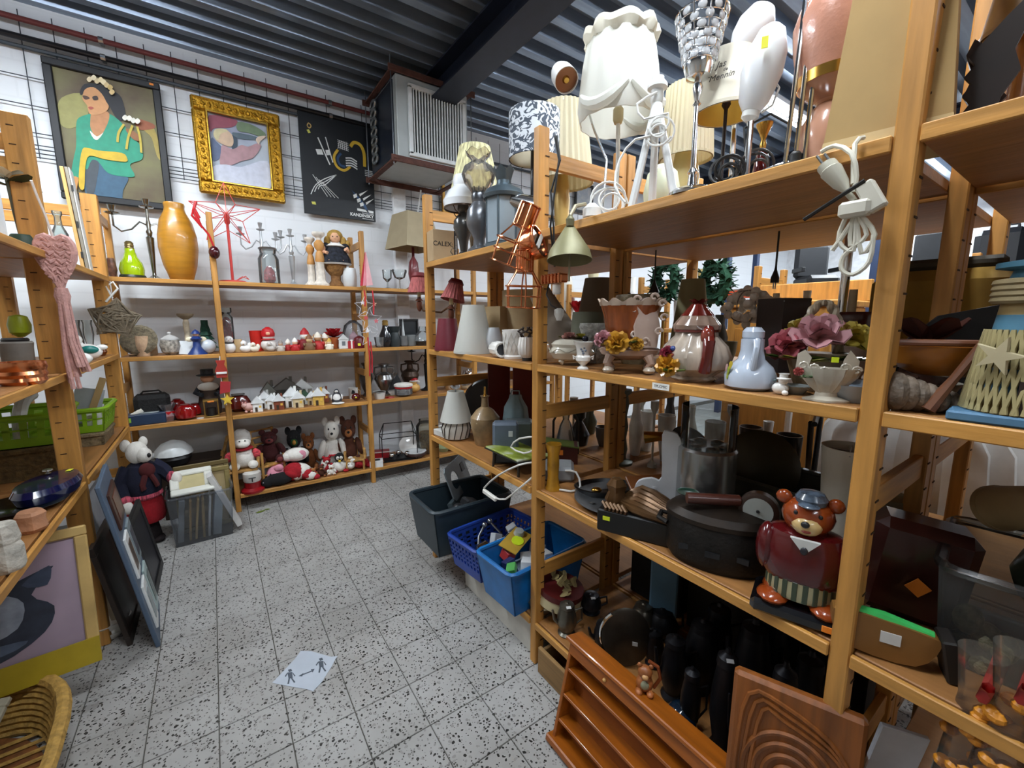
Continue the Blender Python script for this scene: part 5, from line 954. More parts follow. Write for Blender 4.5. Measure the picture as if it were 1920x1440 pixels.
# plush mouse standing in the corner
s = Spot(283,0,Y=3.40); H = s.h(824)
STR = M('B04A5A',.95,0,.85,26,stretch=(6,1,1))
FIG('plush_mouse','tall plush mouse in a navy sweater and red skirt standing in the corner','plush toy',s,H,[
    ('body',M('1A1012',.95,bump=.4),[('l',[(.12,0),(.14,.06),(.10,.25),(0,.3)]),('b',(-.09,-.05,.03),(.08,.12,.035)),('b',(.09,-.05,.03),(.08,.12,.035))]),
    ('head',PLW,[('b',(-.02,-.02,.88),(.125,.14,.105)),('b',(.05,-.12,.865),(.09,.09,.07)),('b',(-.13,.02,.95),(.06,.03,.06)),('b',(.06,.05,.965),(.05,.03,.05))],[('nose',BLACK,[('b',(.10,-.2,.87),.022)]),('eye',BLACK,[('b',(.02,-.155,.905),.012)])]),
    ('sweater',PLN,[('l',[(.17,.46),(.2,.5),(.21,.62),(.15,.76),(.08,.80),(0,.80)]),('t',[(-.15,0,.72),(-.24,-.08,.6),(-.20,-.2,.50)],[.09,.08,.06]),('t',[(.15,0,.72),(.26,-.06,.66),(.30,-.16,.62)],[.09,.08,.06])]),
    ('skirt',PLR,[('l',[(.20,.22),(.22,.26),(.2,.40),(.16,.48),(0,.48)])]),('skirt_band',STR,[('l',[(.19,.45),(.215,.47),(.2,.5),(.15,.5)])]),
    ('cuff',STR,[('b',(-.2,-.21,.49),(.07,.06,.05)),('b',(.31,-.17,.62),(.06,.06,.06))]),('paw',PLW,[('b',(-.19,-.24,.43),(.065,.065,.06)),('b',(.36,-.2,.60),(.07,.065,.07))]),
    ('scarf',M('4A1214',.9,0,.3),[('b',(.06,-.17,.73),(.09,.06,.07)),('t',[(.04,-.18,.70),(-.01,-.22,.60),(.0,-.22,.56)],.035),('t',[(.08,-.18,.70),(.13,-.2,.62),(.15,-.2,.57)],.03)])]).scale = (.66,.72,1)
# dark box added as background of the dark corner cavity, with desk lamp head
solo('cavity_filler','dark brown box added as background of the dark cavity under the corner shelf','box',G().box((0,0,.20),(.36,.22,.40),ch=.004),M('2C1E12',.85),(-.20,3.80,.001))
s = Spot(328,.402,Y=3.70); FIG('desk_lamp','white and black desk lamp head lying on the added dark box','lamp',s,.17,[('shade',BLACK,[('l',[(.5,.0),(.62,.25),(.5,.5),(0,.55)],(0,0,.02))]),('cap',M('D4D8D8',.35),[('l',[(.66,.42),(.6,.62),(.4,.85),(.1,.98),(0,1)]),('b',(-.7,-.05,.45),(.2,.12,.14))])])
# clear storage bin full of frames
CP = glass('C6CEDA',.12,.08); bx,by,bw_,bd_,bh_ = -.155,3.34,.335,.32,.315
crate('storage_bin','clear plastic storage bin filled with picture frames on the floor',(bx,by,.002),bw_,bd_,bh_,CP,.04,False,.88,.004,'bin',.009)
for k,(dx,w_,h_,ry,c,lab) in enumerate(((-.10,.03,.27,.10,'8A8F94','grey'),(-.055,.012,.26,.08,'B08A4A','thin gold'),(-.02,.012,.26,.12,'C9A868','thin brass'),(.012,.014,.25,.05,'A98A50','narrow pine'),(.045,.012,.26,.10,'D8DAD8','thin white'),(.09,.045,.27,.12,'9AA4AA','wide pale grey'))):
    solo('framed_photo',lab + ' frame standing upright in the storage bin','picture frame',G().box((0,0,h_ / 2),(w_,.22,h_),rot=(0,ry,0),ch=.002),M(c,.5),(bx + dx - .01,by,.012),.04)
t = picture('white framed little print lying on top of the storage bin','picture',-.11,.11,0,.20,0,.045,(M('D6D6CC',.5),M('B5A878',.5)),.022); t.location = (bx - .03,by - .13,.325); t.rotation_euler = (math.radians(-58),.0,.06)
for k,(y,h_,c,lab) in enumerate(((.02,.20,'8A7A4A','olive gold frame standing at the back of the storage bin'),(.05,.235,'6A5A34','large dark gilt frame at the back of the storage bin'))):
    t = picture(lab,'picture',-.15,.15,0,h_ + .2,0,.03,(M(c,.5,.2),M('A8946A',.5)),.018); t.location = (bx + .02,by + y,.018); t.rotation_euler = (math.radians(-5),0,.06)
solo('white_frame_strip','white frame strip leaning out of the right side of the storage bin','frame',G().box((0,0,.2),(.03,.10,.40),rot=(0,-.35,0),ch=.002),M('D4D2CE',.5),(bx + .125,by - .06,.02),.04)
# ================================================================== RIGHT SHELVING, TOP SHELF: LAMPS
def Rr(u,row,dx=.1,dz=0): return Spot(u,ZR[row] + dz,X=XR + dx)
IV = cloth_translucent('E4DCC2'); WSH = cloth_translucent('E6E6E0'); FAR0 = -.008
WC = M('DCDDDA',.4); BKC = M('141414',.5)
def two_tone(h1,h2,sc,dist=0):
    m = bpy.data.materials.new('mat_print_' + h1); m.use_nodes = True; nt = m.node_tree; b = nt.nodes['Principled BSDF']
    tc = nt.nodes.new('ShaderNodeTexCoord'); n = nt.nodes.new('ShaderNodeTexNoise'); n.inputs['Scale'].default_value = sc; n.inputs['Detail'].default_value = 1; n.inputs['Distortion'].default_value = dist; nt.links.new(tc.outputs['Object'],n.inputs['Vector'])
    r = nt.nodes.new('ShaderNodeValToRGB'); e = r.color_ramp.elements; e[0].position = .49; e[1].position = .52; e[0].color = (*hexc(h1),1); e[1].color = (*hexc(h2),1)
    nt.links.new(n.outputs['Fac'],r.inputs[0]); nt.links.new(r.outputs[0],b.inputs['Base Color']); b.inputs['Roughness'].default_value = .7; return m
def table_lamp(label,s,vb,vt,wb,wt,shade_mat,base_prof,base_mat,base_w,pleat=None,name='table_lamp',t_=.003,lining=None,n=32,group=None,tilt=0):
    """shade from image row vb (bottom) to vt (top), widths in pixels; base profile normalised to base_w and the shade's bottom"""
    t = T(name,label,'lamp',s.loc,s.face,group); z0,z1 = s.h(vb),s.h(vt); r0,r1 = s.w(wb) / 2,s.w(wt) / 2
    zt = z0 + (z1 - z0) * .45
    G().lathe([(r * s.w(base_w) / 2,z * zt) for r,z in base_prof],18).build('base',base_mat,t)
    rot = (0,tilt,0) if tilt else None
    sh = G().shell([(r0,z0),(r0 * .5 + r1 * .5,(z0 + z1) / 2),(r1,z1)],t_,pleat[0] * 6 if pleat else n,flute=pleat).build('shade',shade_mat,t)
    if lining: G().shell([(r0 - t_ * 1.5,z0 + .001),(r1 - t_ * 1.5,z1 - .001)],.001,n).build('shade_lining',lining,t)
    G().shell([(r0 * 1.005,z0),(r0 * 1.005,z0 + .008)],t_ * 1.6,n).build('shade_trim',shade_mat,t)
    G().rod((-r1,0,z1 - .012),(r1,0,z1 - .012),.002,5).rod((0,-r1,z1 - .012),(0,r1,z1 - .012),.002,5).rod((0,0,zt - .01),(0,0,z1 - .01),.004,6).build('shade_spider',STEEL,t)
    return t
# far bay
s = Rr(833,0,.05,FAR0); t = T('cardboard_box','small cardboard box with black lettering and spine on the top shelf','box',s.loc,s.face + .35); H = s.h(431)
G().box((0,.05,H / 2),(.115,.10,H),ch=.002).build('box',M('A98F6C',.8,0,.08),t); G().box((.066,.05,H / 2),(.018,.102,H * 1.002)).build('spine',BLACK,t)
text_part('CALEX:',.033,BLACK,t,(-.004,-.0008,H * .55),(PI / 2,0,0)); [G().box((.066,-.0014,H * (.15 + .06 * q)),(.007,.001,.007 + .002 * (q % 3))).build('spine_print',M('A8A098',.6),t) for q in range(12)]
s = Rr(870,0,.08,FAR0); R = s.w(52) / 2; t = T('oil_lamp','small dark oil lamp with a white opal glass shade','oil lamp',s.loc,s.face); hz = s.h
G().lathe([(R * .6,0),(R * .6,.01),(R * .25,.03),(R * .35,hz(452)),(R * .72,hz(428)),(R * .7,hz(415)),(R * .3,hz(400)),(R * .35,hz(396))],20).build('base',M('50504F',.25,.6,.2),t)
G().lathe([(R * .35,hz(397)),(R * .4,hz(392)),(R * .38,hz(384)),(R * .3,hz(384)),(0,hz(386))],16).build('burner',M('5A564E',.3,.8),t)
G().shell([(R * 1.38,hz(393)),(R * 1.38,hz(390))],.004,24).build('shade_ring',M('4A3A30',.3,.7),t)
for a in (0,1,2): G().tube([(R * .35 * math.cos(a * 2.1),R * .35 * math.sin(a * 2.1),hz(405)),(R * 1.1 * math.cos(a * 2.1),R * 1.1 * math.sin(a * 2.1),hz(400)),(R * 1.38 * math.cos(a * 2.1),R * 1.38 * math.sin(a * 2.1),hz(392))],.0025,5).build('shade_arm',M('4A3A30',.3,.7),t)
G().shell([(R * 1.36,hz(390)),(R * 1.42,hz(378)),(R * 1.05,hz(360)),(R * .66,hz(350)),(R * .72,hz(340)),(R * .6,hz(330))],.003,26).build('shade',M('E3E6EA',.2,0,.03,coat=.4),t)
G().tube([(-R * .75,0,.01),(-R * .95,0,.03),(-R * .8,0,.05),(-R * .55,0,.03)],.003,5).build('finger_ring',M('8A8478',.3,.8),t)
s = Rr(899,0,.055,FAR0); R = s.w(48) / 2; hz = s.h; t = T('oil_lamp','tall pewter oil lamp with a clear ruffled glass globe','oil lamp',s.loc,s.face)
G().lathe([(R * .9,0),(R * .9,.012),(R * .5,.03),(R * .45,hz(448)),(R * .95,hz(425)),(R * 1.0,hz(412)),(R * .9,hz(395)),(R * .5,hz(380)),(R * .55,hz(376))],22).build('base',M('6A6C70',.3,.6,.2),t)
G().lathe([(R * .55,hz(376)),(R * .6,hz(368)),(R * .5,hz(362))],18).build('burner',M('5A5C60',.3,.9),t)
for k in range(8): G().box((R * .5 * math.cos(k * PI / 4),R * .5 * math.sin(k * PI / 4),hz(358)),(.006,.006,hz(352) - hz(364))).build('burner_prong',M('4A4A4C',.3,.9),t)
G().shell([(R * .55,hz(362)),(R * 1.1,hz(345)),(R * 1.3,hz(328)),(R * 1.1,hz(314)),(R * .55,hz(306)),(R * .6,hz(298)),(R * 1.0,hz(286))],.003,28,wav=(6,.008,6)).build('chimney',glass('D9CDB0',.28,.05),t)
table_lamp('lamp with a yellow and white striped shade behind the oil lamps',Rr(893,0,.30,FAR0),365,277,92,56,M('DCCFA0',.9,0,.55,14,stretch=(6,6,.01)),[(.6,0),(.6,.05),(.3,.1),(.5,.5),(.2,1)],M('7A6A50',.5),60,(14,.01))
s = Rr(945,0,.075,FAR0); R = s.w(74) / 2; hz = s.h; t = T('lantern','grey blue metal lantern with glass sides and a crowned lid','lantern',s.loc,s.face + .2); LM = M('59666E',.35,.7,.15)
G().lathe([(R * .95,0),(R * .95,.015),(R * .85,.02),(0,.02)],6).build('floor_plate',LM,t)
for k in range(6): a = k * PI / 3; G().rod((R * .86 * math.cos(a),R * .86 * math.sin(a),.015),(R * .86 * math.cos(a),R * .86 * math.sin(a),hz(372)),.005,6).build('corner_bar',LM,t)
for k in range(6):
    a = k * PI / 3 + PI / 6; q = R * .86 * math.cos(PI / 6); G().box((q * math.cos(a),q * math.sin(a),hz(415)),(.003,R * .8,hz(374) - .02),rot=(0,0,a)).build('glass_pane',M('8D9AA2',.15,.2,.05),t)
G().lathe([(R,hz(374)),(R * 1.05,hz(368)),(R * .9,hz(358)),(R * .5,hz(350)),(R * .36,hz(346)),(R * .36,hz(340))],26).build('lid',LM,t)
G().shell([(R * .34,hz(342)),(R * .42,hz(330)),(R * .52,hz(318))],.004,24,wav=(6,.01,2)).build('crown',LM,t)
s = Spot(990,z_at(1.07,1.26,350),X=1.06); t = T('spot_lamp','chrome spot lamp clipped beside the lantern','lamp',(s.X + .03,s.Y + .06,s.z - .02),s.face)
G(Matrix.Rotation(1.9,4,'Y')).shell([(.03,-.06),(.038,-.02),(.055,.07)],.003,22).build('shade',CHROME,t); G(Matrix.Rotation(1.9,4,'Y')).lathe([(.012,-.08),(.029,-.06),(0,-.055)],16).build('socket',CHROME,t)
G().rod((-.06,.0,.02),(-.06,.04,-.20),.005).build('stem',BKC,t)
table_lamp('drum lampshade with a blue and white damask print',Rr(1000,0,.20),300,212,92,92,two_tone('C3C8CE','39424F',26,2.5),[(.7,0),(.7,.05),(.2,.08),(.2,1)],DARKMETAL,60,lining=M('CFC6AE',.8))
table_lamp('lamp with a cream pleated shade behind the damask drum',Rr(1052,0,.36),345,200,112,78,IV,[(.7,0),(.7,.05),(.35,.1),(.5,.5),(.2,1)],M('B99A5A',.4,.3),60,(30,.028))
# copper clamp lamps on the middle post
def cage_lamp(label,c,axis,L,r0,r1,group=None):
    t = T('cage_lamp',label,'lamp',c,0,group); q = Vector((0,0,-1)).rotation_difference(Vector(axis).normalized()).to_matrix().to_4x4()
    G(q).lathe([(r0 * .8,.0),(r0 * .8,L * .38),(r0 * .5,L * .40)],18,(0,0,-L * .38)).build('socket',COPPER,t)
    for k in range(6):
        a = k * PI / 3; ca,sa = math.cos(a),math.sin(a); G(q).tube([(r0 * ca,r0 * sa,0),(r0 * ca,r0 * sa,-L * .36),(r1 * ca,r1 * sa,-L * .62),(r1 * .94 * ca,r1 * .94 * sa,-L)],.0026,5).build('cage_wire',COPPER,t)
    for rr,z in ((r0,0),(r0,-L * .36),(r1,-L * .62),(r1 * .94,-L),(r1 * .97,-L * .8)): G(q).tube([(rr * math.cos(a),rr * math.sin(a),z) for a in [i * PI / 10 for i in range(20)]],.0026,5,True).build('cage_ring',COPPER,t)
    return t
c1 = onX(995,385,.88); cage_lamp('copper wire cage lamp tilted in front of the lantern',c1,(-.25,.32,-1),.20,.036,.070,'copper cage lamps')
c2 = onX(985,470,.87); cage_lamp('copper wire cage lamp pointing straight down below the shelf edge',c2,(0,.06,-1),.185,.03,.062,'copper cage lamps')
c3 = onX(1012,452,.91); t = T('clamp_lamp','copper clamp lamp head facing the aisle on the middle post','lamp',c3,.5)
G(Matrix.Rotation(1.25,4,'X')).shell([(.02,-.07),(.048,-.05),(.056,0)],.003,22).build('shade',COPPER,t); G(Matrix.Rotation(1.25,4,'X')).lathe([(.05,-.012),(.05,-.008),(0,-.008)],20).build('reflector',M('4A3A30',.2,.9),t); G(Matrix.Rotation(1.25,4,'X')).box((0,0,.0),(.09,.014,.004),rot=(0,0,.6)).build('bulb_bar',M('B8B8B4',.3),t); G().rod((0,.05,0),(.07,.06,-.01),.008).build('clamp_arm',COPPER,t)
c4 = onX(1040,523,.935); t = T('clamp','ribbed copper clamp on the middle post below the shelf','clamp',c4,0)
G().box((0,0,0),(.035,.10,.028),ch=.005).build('jaw',COPPER,t)
for k in range(6): G().box((-.018,-.042 + .017 * k,0),(.006,.007,.03)).build('rib',M('A8643E',.25,.9),t)
G().lathe([(.010,-.05),(.014,-.045),(.014,-.02),(.008,-.015)],12,(0,-.01,0)).build('lamp_holder',WHITE,t); G().tube([(0,.03,-.015),(-.005,.035,-.05),(-.005,.01,-.085),(0,-.02,-.10)],.003,6).build('cord',BKC,t); G().lathe([(.008,-.02),(.016,0),(.016,.015),(.006,.02)],10,(0,-.025,-.115)).build('plug',M('C9C9C4',.4),t)
c5 = onX(1068,470,.90); t = T('cone_lamp','olive metal cone lamp hanging at the shelf edge','lamp',c5,0)
G().shell([(.068,-.03),(.06,0),(.012,.075)],.002,28,rot=(-.12,.1,0)).build('shade',M('7E7A58',.5,.2),t); G().lathe([(.012,.07),(.013,.09),(.006,.10)],12).build('top_cap',M('6A664A',.5,.3),t); G().rod((0,0,.02),(.0,0,-.09),.003).build('pull_rod',M('8A866C',.4,.3),t); G().tube([(0,0,.10),(.02,.0,.13),(.07,.01,.145)],.006).build('arm',M('9A927A',.5,.3),t)
s = Spot(1042,1.9,X=.94); t = T('extension_cable','two black cords hanging down along the middle post','cord',(0,0,0),0)
for k,dx in enumerate((0,.012)): G().tube([tuple(onX(1040 + dx * 300,255,.938)),tuple(onX(1048 + dx * 200,300,.935)),tuple(onX(1040 - 600 * dx,360,.936)),tuple(onX(1032 + 500 * dx,425,.93)),tuple(onX(1040,500,.935))],.0035,6).build('cord',BKC,t)
# near bay
s = Rr(1152,0,.14); hz = s.h; t = T('table_lamp','white table lamp with a ruffled gauze shade','lamp',s.loc,s.face); k = s.k
G().lathe([(.055,0),(.055,.01),(.02,.02),(.006,.03)],20).build('base',WC,t); G().tube([(0,0,.02),(.004,0,hz(300)),(0,0,hz(215))],.0065,8).build('stem',WC,t); G().lathe([(.012,hz(232)),(.016,hz(225)),(.016,hz(205)),(.01,hz(200))],12).build('socket',M('C9BC96',.5),t)
G().shell([(70 * k,hz(232)),(74 * k,hz(212)),(72 * k,hz(180)),(67 * k,hz(130)),(60 * k,hz(85))],.003,60,flute=(13,.022),wav=(7,.010,99)).build('shade',WSH,t)
G().shell([(60 * k,hz(88)),(66 * k,hz(75)),(62 * k,hz(60))],.003,60,flute=(11,.06),wav=(9,.008,1)).build('ruffle',cloth_translucent('DCD8CC'),t)
g = G()
for a0 in (3.6,5.0,6.4): g.tube([((74 + 3 * math.sin(q * PI)) * k * math.cos(a0 + q * 1.3),(74 + 3 * math.sin(q * PI)) * k * math.sin(a0 + q * 1.3),hz(190) - .05 * math.sin(q * PI)) for q in [i / 8 for i in range(9)]],[.006,.012,.016,.018,.018,.018,.016,.012,.006],8)
g.build('swag',WSH,t)
loops((-.02,-.05,.055),.055,4,.0035,WC,t,seed=2); G().lathe([(.02,0),(.028,.01),(.028,.035),(.012,.05)],14,(-.07,-.075,.0)).build('switch',WC,t)
s = Rr(1128,0,.10); t = T('spot_lamp','white spot lamp on a thin chrome stand left of the gauze lamp','lamp',s.loc,s.face); hz = s.h; k = s.k
G().lathe([(.045,0),(.045,.008),(.006,.014)],20).build('base',CHROME,t); G().tube([(0,0,.01),(.01,0,hz(300)),(-.03,0,hz(245)),(-42 * k,0,hz(168))],.004,7).build('stem',CHROME,t)
q = Matrix.Translation((-75 * k,0,hz(138))) @ Matrix.Rotation(-.75,4,'X') @ Matrix.Rotation(-.35,4,'Y')
G(q).shell([(.038,-.02),(.036,.03),(.028,.06),(.012,.07)],.002,24).build('shade',M('E6E6E4',.3),t); G(q).lathe([(.036,-.012),(.034,-.008),(0,-.004)],22).build('reflector',M('8A5A3C',.3,.7),t); G(q).lathe([(.008,-.02),(.012,-.012),(0,-.01)],10).build('lamp_socket',BRASS,t)
s = Rr(1222,0,.07); t = T('tripod_lamp','white tripod lamp base without a shade','lamp',s.loc,s.face); hz = s.h; k = s.k
for a,b in ((-38,.0),(0,.06),(42,-.01)): G().tube([(a * .1 * k,b * .1,hz(205)),(a * k,b - .02,0.003)],[.009,.011],8).build('leg',M('D5D8D8',.4),t)
G().lathe([(.016,hz(240)),(.02,hz(230)),(.016,hz(205)),(.014,hz(195))],14).build('hub',WC,t); G().lathe([(.012,hz(198)),(.017,hz(190)),(.017,hz(170)),(.026,hz(166)),(.026,hz(160)),(.016,hz(150)),(.016,hz(145))],16).build('socket',WC,t)
G().tube(smooth3([(0,-.02,hz(180)),(-.05,-.03,hz(200)),(-.03,-.03,hz(230)),(.03,-.03,hz(225)),(.02,-.03,hz(260)),(-.05,-.03,hz(265)),(-.09,-.03,hz(300)),(-.10,-.04,hz(350)),(-.07,-.05,.01)]),.0032,6).build('cord',WC,t); loops((.01,-.03,hz(255)),.035,3,.003,WC,t,seed=4)
s = Rr(1278,0,.34); table_lamp('large cream pleated cylinder shade lamp standing at the back',s,300,165,100,84,IV,[(.9,0),(.9,.05),(.5,.1),(.7,.5),(.3,1)],M('C2B27A',.4),80,(34,.025))
s = Rr(1238,0,.20); LT('glass_globe','pale green glass globe behind the tripod lamp','lamp',s,70,310,[('globe',[(.5,0),(.9,.2),(1,.5),(.8,.85),(.35,1),(.3,.98),(0,.9)],M('CFD3B8',.4,0,.05,sss=.1))])
# crystal chrome lamp
s = Rr(1296,0,.05); hz = s.h; k = s.k; t = T('crystal_lamp','chrome lamp with a shade of round crystal drops','lamp',s.loc,s.face)
G().lathe([(.058,0),(.058,.006),(.045,.016),(.012,.025),(.009,.05),(.013,.055),(.008,.065)],24).build('base',CHROME,t); G().lathe([(.006,.06),(.006,hz(200)),(.010,hz(196)),(.006,hz(190)),(.012,hz(165)),(.008,hz(150))],12).build('stem',CHROME,t)
G().lathe([(.01,hz(152)),(.028,hz(146)),(28 * k,hz(128)),(28 * k,hz(120)),(0,hz(122))],22).build('cup',CHROME,t)
CRY = M('E2E6EC',.04,0,.02,coat=1); CRYG = glass('DDE3EA',1.1,.02)
dg = None
for r in range(6):
    for i in range(10):
        a = (i + .5 * (r % 2)) * 2 * PI / 10; rad = (30 + 3.2 * r) * k; z = hz(112 - 15 * r)
        if dg is None: o = dg = G().ball((0,0,0),(8.2 * k,3.0 * k,8.2 * k),10,7).build('crystal_drop',CRYG,t)
        else: o = dg.copy(); COL.objects.link(o)
        o.location = (rad * math.cos(a),rad * math.sin(a),z); o.rotation_euler = (0,0,a + PI / 2)
for r in range(7):
    rad = (29 + 3.2 * r) * k; z = hz(119 - 15 * r); G().tube([(rad * math.cos(a),rad * math.sin(a),z) for a in [i * PI / 10 for i in range(20)]],.0016,5,True).build('shade_ring',CHROME,t)
for i in range(10): a = i * PI / 5; G().rod((28 * k * math.cos(a),28 * k * math.sin(a),hz(120)),(49 * k * math.cos(a),49 * k * math.sin(a),hz(28)),.0016,5).build('shade_rib',CHROME,t)
# black stem lamp with printed shade, tulip lamps
s = Rr(1349,0,.16); hz = s.h; k = s.k; t = table_lamp('black stemmed lamp with a cream printed shade and yellow lining',s,215,105,122,92,M('D8D2C0',.85,0,.04),[(.9,0),(.9,.03),(.3,.06),(.12,.1),(.12,.82),(.3,.86),(.2,.92),(.42,1)],M('1E120E',.35,.2),58,lining=M('B28A24',.8))
text_part('Jas',16 * k,M('5A5650',.7),t,(-14 * k,-57 * k,hz(146)),(PI / 2 - .12,0,-.22),shear=.3); text_part('de',8 * k,M('5A5650',.7),t,(-6 * k,-59 * k,hz(157)),(PI / 2 - .12,0,-.1),shear=.3); text_part('Mennin',15 * k,M('5A5650',.7),t,(-12 * k,-60.5 * k,hz(169)),(PI / 2 - .12,0,-.2),shear=.3)
def tulip(label,s,vb,vt,w,tilt,vbase=None):
    hz = s.h; k = s.k; t = T('tulip_lamp',label,'lamp',s.loc,s.face,'white tulip lamps'); z0,z1 = hz(vb),hz(vt)
    G().lathe([(.05,0),(.05,.006),(.012,.012)],20).build('base',CHROME,t); G().rod((0,0,.008),(0,0,z0 - .01),.007,10).build('stem',CHROME,t)
    q = Matrix.Translation((0,0,z0)) @ Matrix.Rotation(tilt,4,'Y'); L = (z1 - z0) / math.cos(tilt); r = w * k / 2
    G(q).lathe([(.008,-.02),(.018,-.012),(.018,.01)],14).build('socket',WC,t)
    G(q).lathe([(r * .45,0),(r * .75,L * .12),(r,L * .45),(r * .95,L * .7),(r * .6,L * .94),(r * .3,L),(0,L)],26).build('glass_shade',M('DFE0E2',.35,0,.02,sss=.15),t); return t
t = tulip('front white frosted tulip lamp with a chrome stem',Rr(1398,0,.06),210,55,78,.18)
s = Rr(1398,0,.06); G().tube([(.02,0,s.h(215)),(.04,0,s.h(205)),(.05,0,s.h(175)),(.04,0,s.h(160))],.0025,6).build('cord',WC,t); G().box((.015,-.0555,s.h(110)),(.012,.002,.022)).build('yellow_sticker',TAGY,t)
t = tulip('rear white frosted tulip lamp leaning above the printed shade',Rr(1366,0,.25),118,20,72,.38)
s = Rr(1378,0,.05); t = T('cable_tangle','tangle of black lamp cords on the top shelf','cord',s.loc,s.face); loops((-.02,0,.03),.034,4,.0035,BKC,t,seed=3); loops((.04,.01,.035),.035,3,.0032,M('2A2018',.5),t,seed=6); G().tube([(.02,.0,.05),(.01,0,.12),(.06,0,.14),(.10,0,.11)],.003,6).build('cord',BKC,t)
s = Rr(1424,0,.12); LT('red_lamp_base','small ruby glass lamp base with a brass neck','lamp',s,34,232,[('glass_base',[(.6,0),(.7,.05),(1,.25),(.8,.45),(.45,.6),(0,.6)],M('5E120C',.12,coat=.7)),('neck',[(.3,.6),(.4,.68),(.25,.75),(.5,.85),(.9,.96),(.95,1),(.7,.98),(0,.9)],BRASS)])
s = Rr(1488,0,.08); hz = s.h; t = T('chrome_stand','tall chrome lamp stand of thin rods','lamp',s.loc,s.face)
G().lathe([(.075,0),(.075,.006),(.06,.012),(0,.014)],26).build('base',CHROME,t); G().lathe([(.012,.01),(.012,.04),(.008,.045)],12).build('collar',BKC,t)
for k_,(x0,x1) in enumerate(((-.018,.0),(.0,.012),(.016,.026))): G().rod((x0,0,.012),(x1,.01 * k_,hz(-260)),.0045,8).build('rod',CHROME,t)
# pink glass lamp and big beige shade
s = Rr(1543,0,.14); hz = s.h; k = s.k * 1.26; t = T('glass_lamp','large pink textured glass table lamp with a brass band','lamp',s.loc,s.face); PKG = M('C08A74',.25,0,.08,30,bump=.08,bs=150,coat=.4)
G().lathe([(30 * k,0),(44 * k,hz(285)),(46 * k,hz(240)),(30 * k,hz(205)),(20 * k,hz(195)),(24 * k,hz(190))],30).build('base',M('B98A72',.2,0,.06,coat=.5),t)
G().lathe([(24 * k,hz(190)),(46 * k,hz(172)),(54 * k,hz(158)),(50 * k,hz(155))],30).build('lower_bowl',M('A8785E',.2,0,.06,coat=.5),t); G().lathe([(54 * k,hz(160)),(55 * k,hz(140)),(52 * k,hz(138))],30).build('brass_band',BRASS,t)
G().lathe([(55 * k,hz(140)),(64 * k,hz(90)),(68 * k,hz(40)),(60 * k,hz(5)),(40 * k,hz(-15)),(0,hz(-15))],34,flute=(40,.004)).build('glass_shade',PKG,t)
s = Rr(1664,0,.10); hz = s.h; t = T('square_shade','tall square beige lampshade beside the right post','lampshade',s.loc,.05)
G().shell([(.122,0),(.078,.42)],.004,4,a0=PI / 4 + .1).build('shade',M('A88A58',.85,0,.05),t,20); G().shell([(.124,0),(.121,.02)],.005,4,a0=PI / 4 + .1).build('trim',M('C2A878',.8),t,20)
# plug and cords hanging over the shelf edge
s = onX(1597,330,.925); t = T('hanging_plug','white plug and coiled cord tied with a black strap hanging from the top shelf','cord',s,0); WCORD = M('CFCBBB',.45)
def hp_(u,v,x=.925): p = onX(u,v,x); return p - s
G().tube(smooth3([hp_(1540,285,.955),hp_(1565,273,.95),hp_(1597,288),hp_(1606,330),hp_(1600,360)]),.004,7).build('cord',WCORD,t)
G().tube(smooth3([hp_(1600,345),hp_(1603,270,.94),hp_(1620,258,.955)]),.004,7).build('cord',WCORD,t)
d1 = hp_(1550,310); d2 = hp_(1585,355); ax = (d2 - d1).normalized()
G(Matrix.Translation(d1) @ Vector((0,0,1)).rotation_difference(ax).to_matrix().to_4x4()).lathe([(.020,0),(.020,.012),(.022,.014),(.016,.045),(.008,.06),(.006,.085)],14,sx=1.0,sy=.75).build('plug',M('BDB9A8',.45),t)
for q in (-.006,.006): G().rod(d1 + Vector((0,q,.004)),d1 - ax * .02 + Vector((0,q,.004)),.0022,6).build('plug_pin',STEEL,t)
e1,e2 = hp_(1620,345,.92),hp_(1648,392,.92); G(Matrix.Translation((e1 + e2) / 2) @ Vector((0,0,1)).rotation_difference((e2 - e1)).to_matrix().to_4x4()).box((0,0,0),(.018,.026,(e2 - e1).length),ch=.003).build('switch_block',M('C6C2B4',.45),t)
f1 = hp_(1604,392,.918); G().box(f1,(.026,.045,.026),ch=.005).build('cord_clip',M('C6C2B4',.45),t)
G().rod(hp_(1507,412,.915),hp_(1622,338,.912),.0035,6).build('black_strap',BKC,t)
for k_,(a,b,c) in enumerate((((1590,400),(1572,450),(1600,470)),((1600,400),(1595,460),(1625,440)),((1612,400),(1640,440),(1615,475)),((1606,402),(1560,470),(1588,432)))): G().tube(smooth3([hp_(1602,385),hp_(*a),hp_(*b),hp_(*c),hp_(1606,400)],3),.0038,6).build('cord_loop',WCORD,t)
G().tube(smooth3([hp_(1605,460),hp_(1582,480),hp_(1578,505),hp_(1600,515),hp_(1630,490),hp_(1638,440)],3),.0038,6).build('cord_loop',WCORD,t)
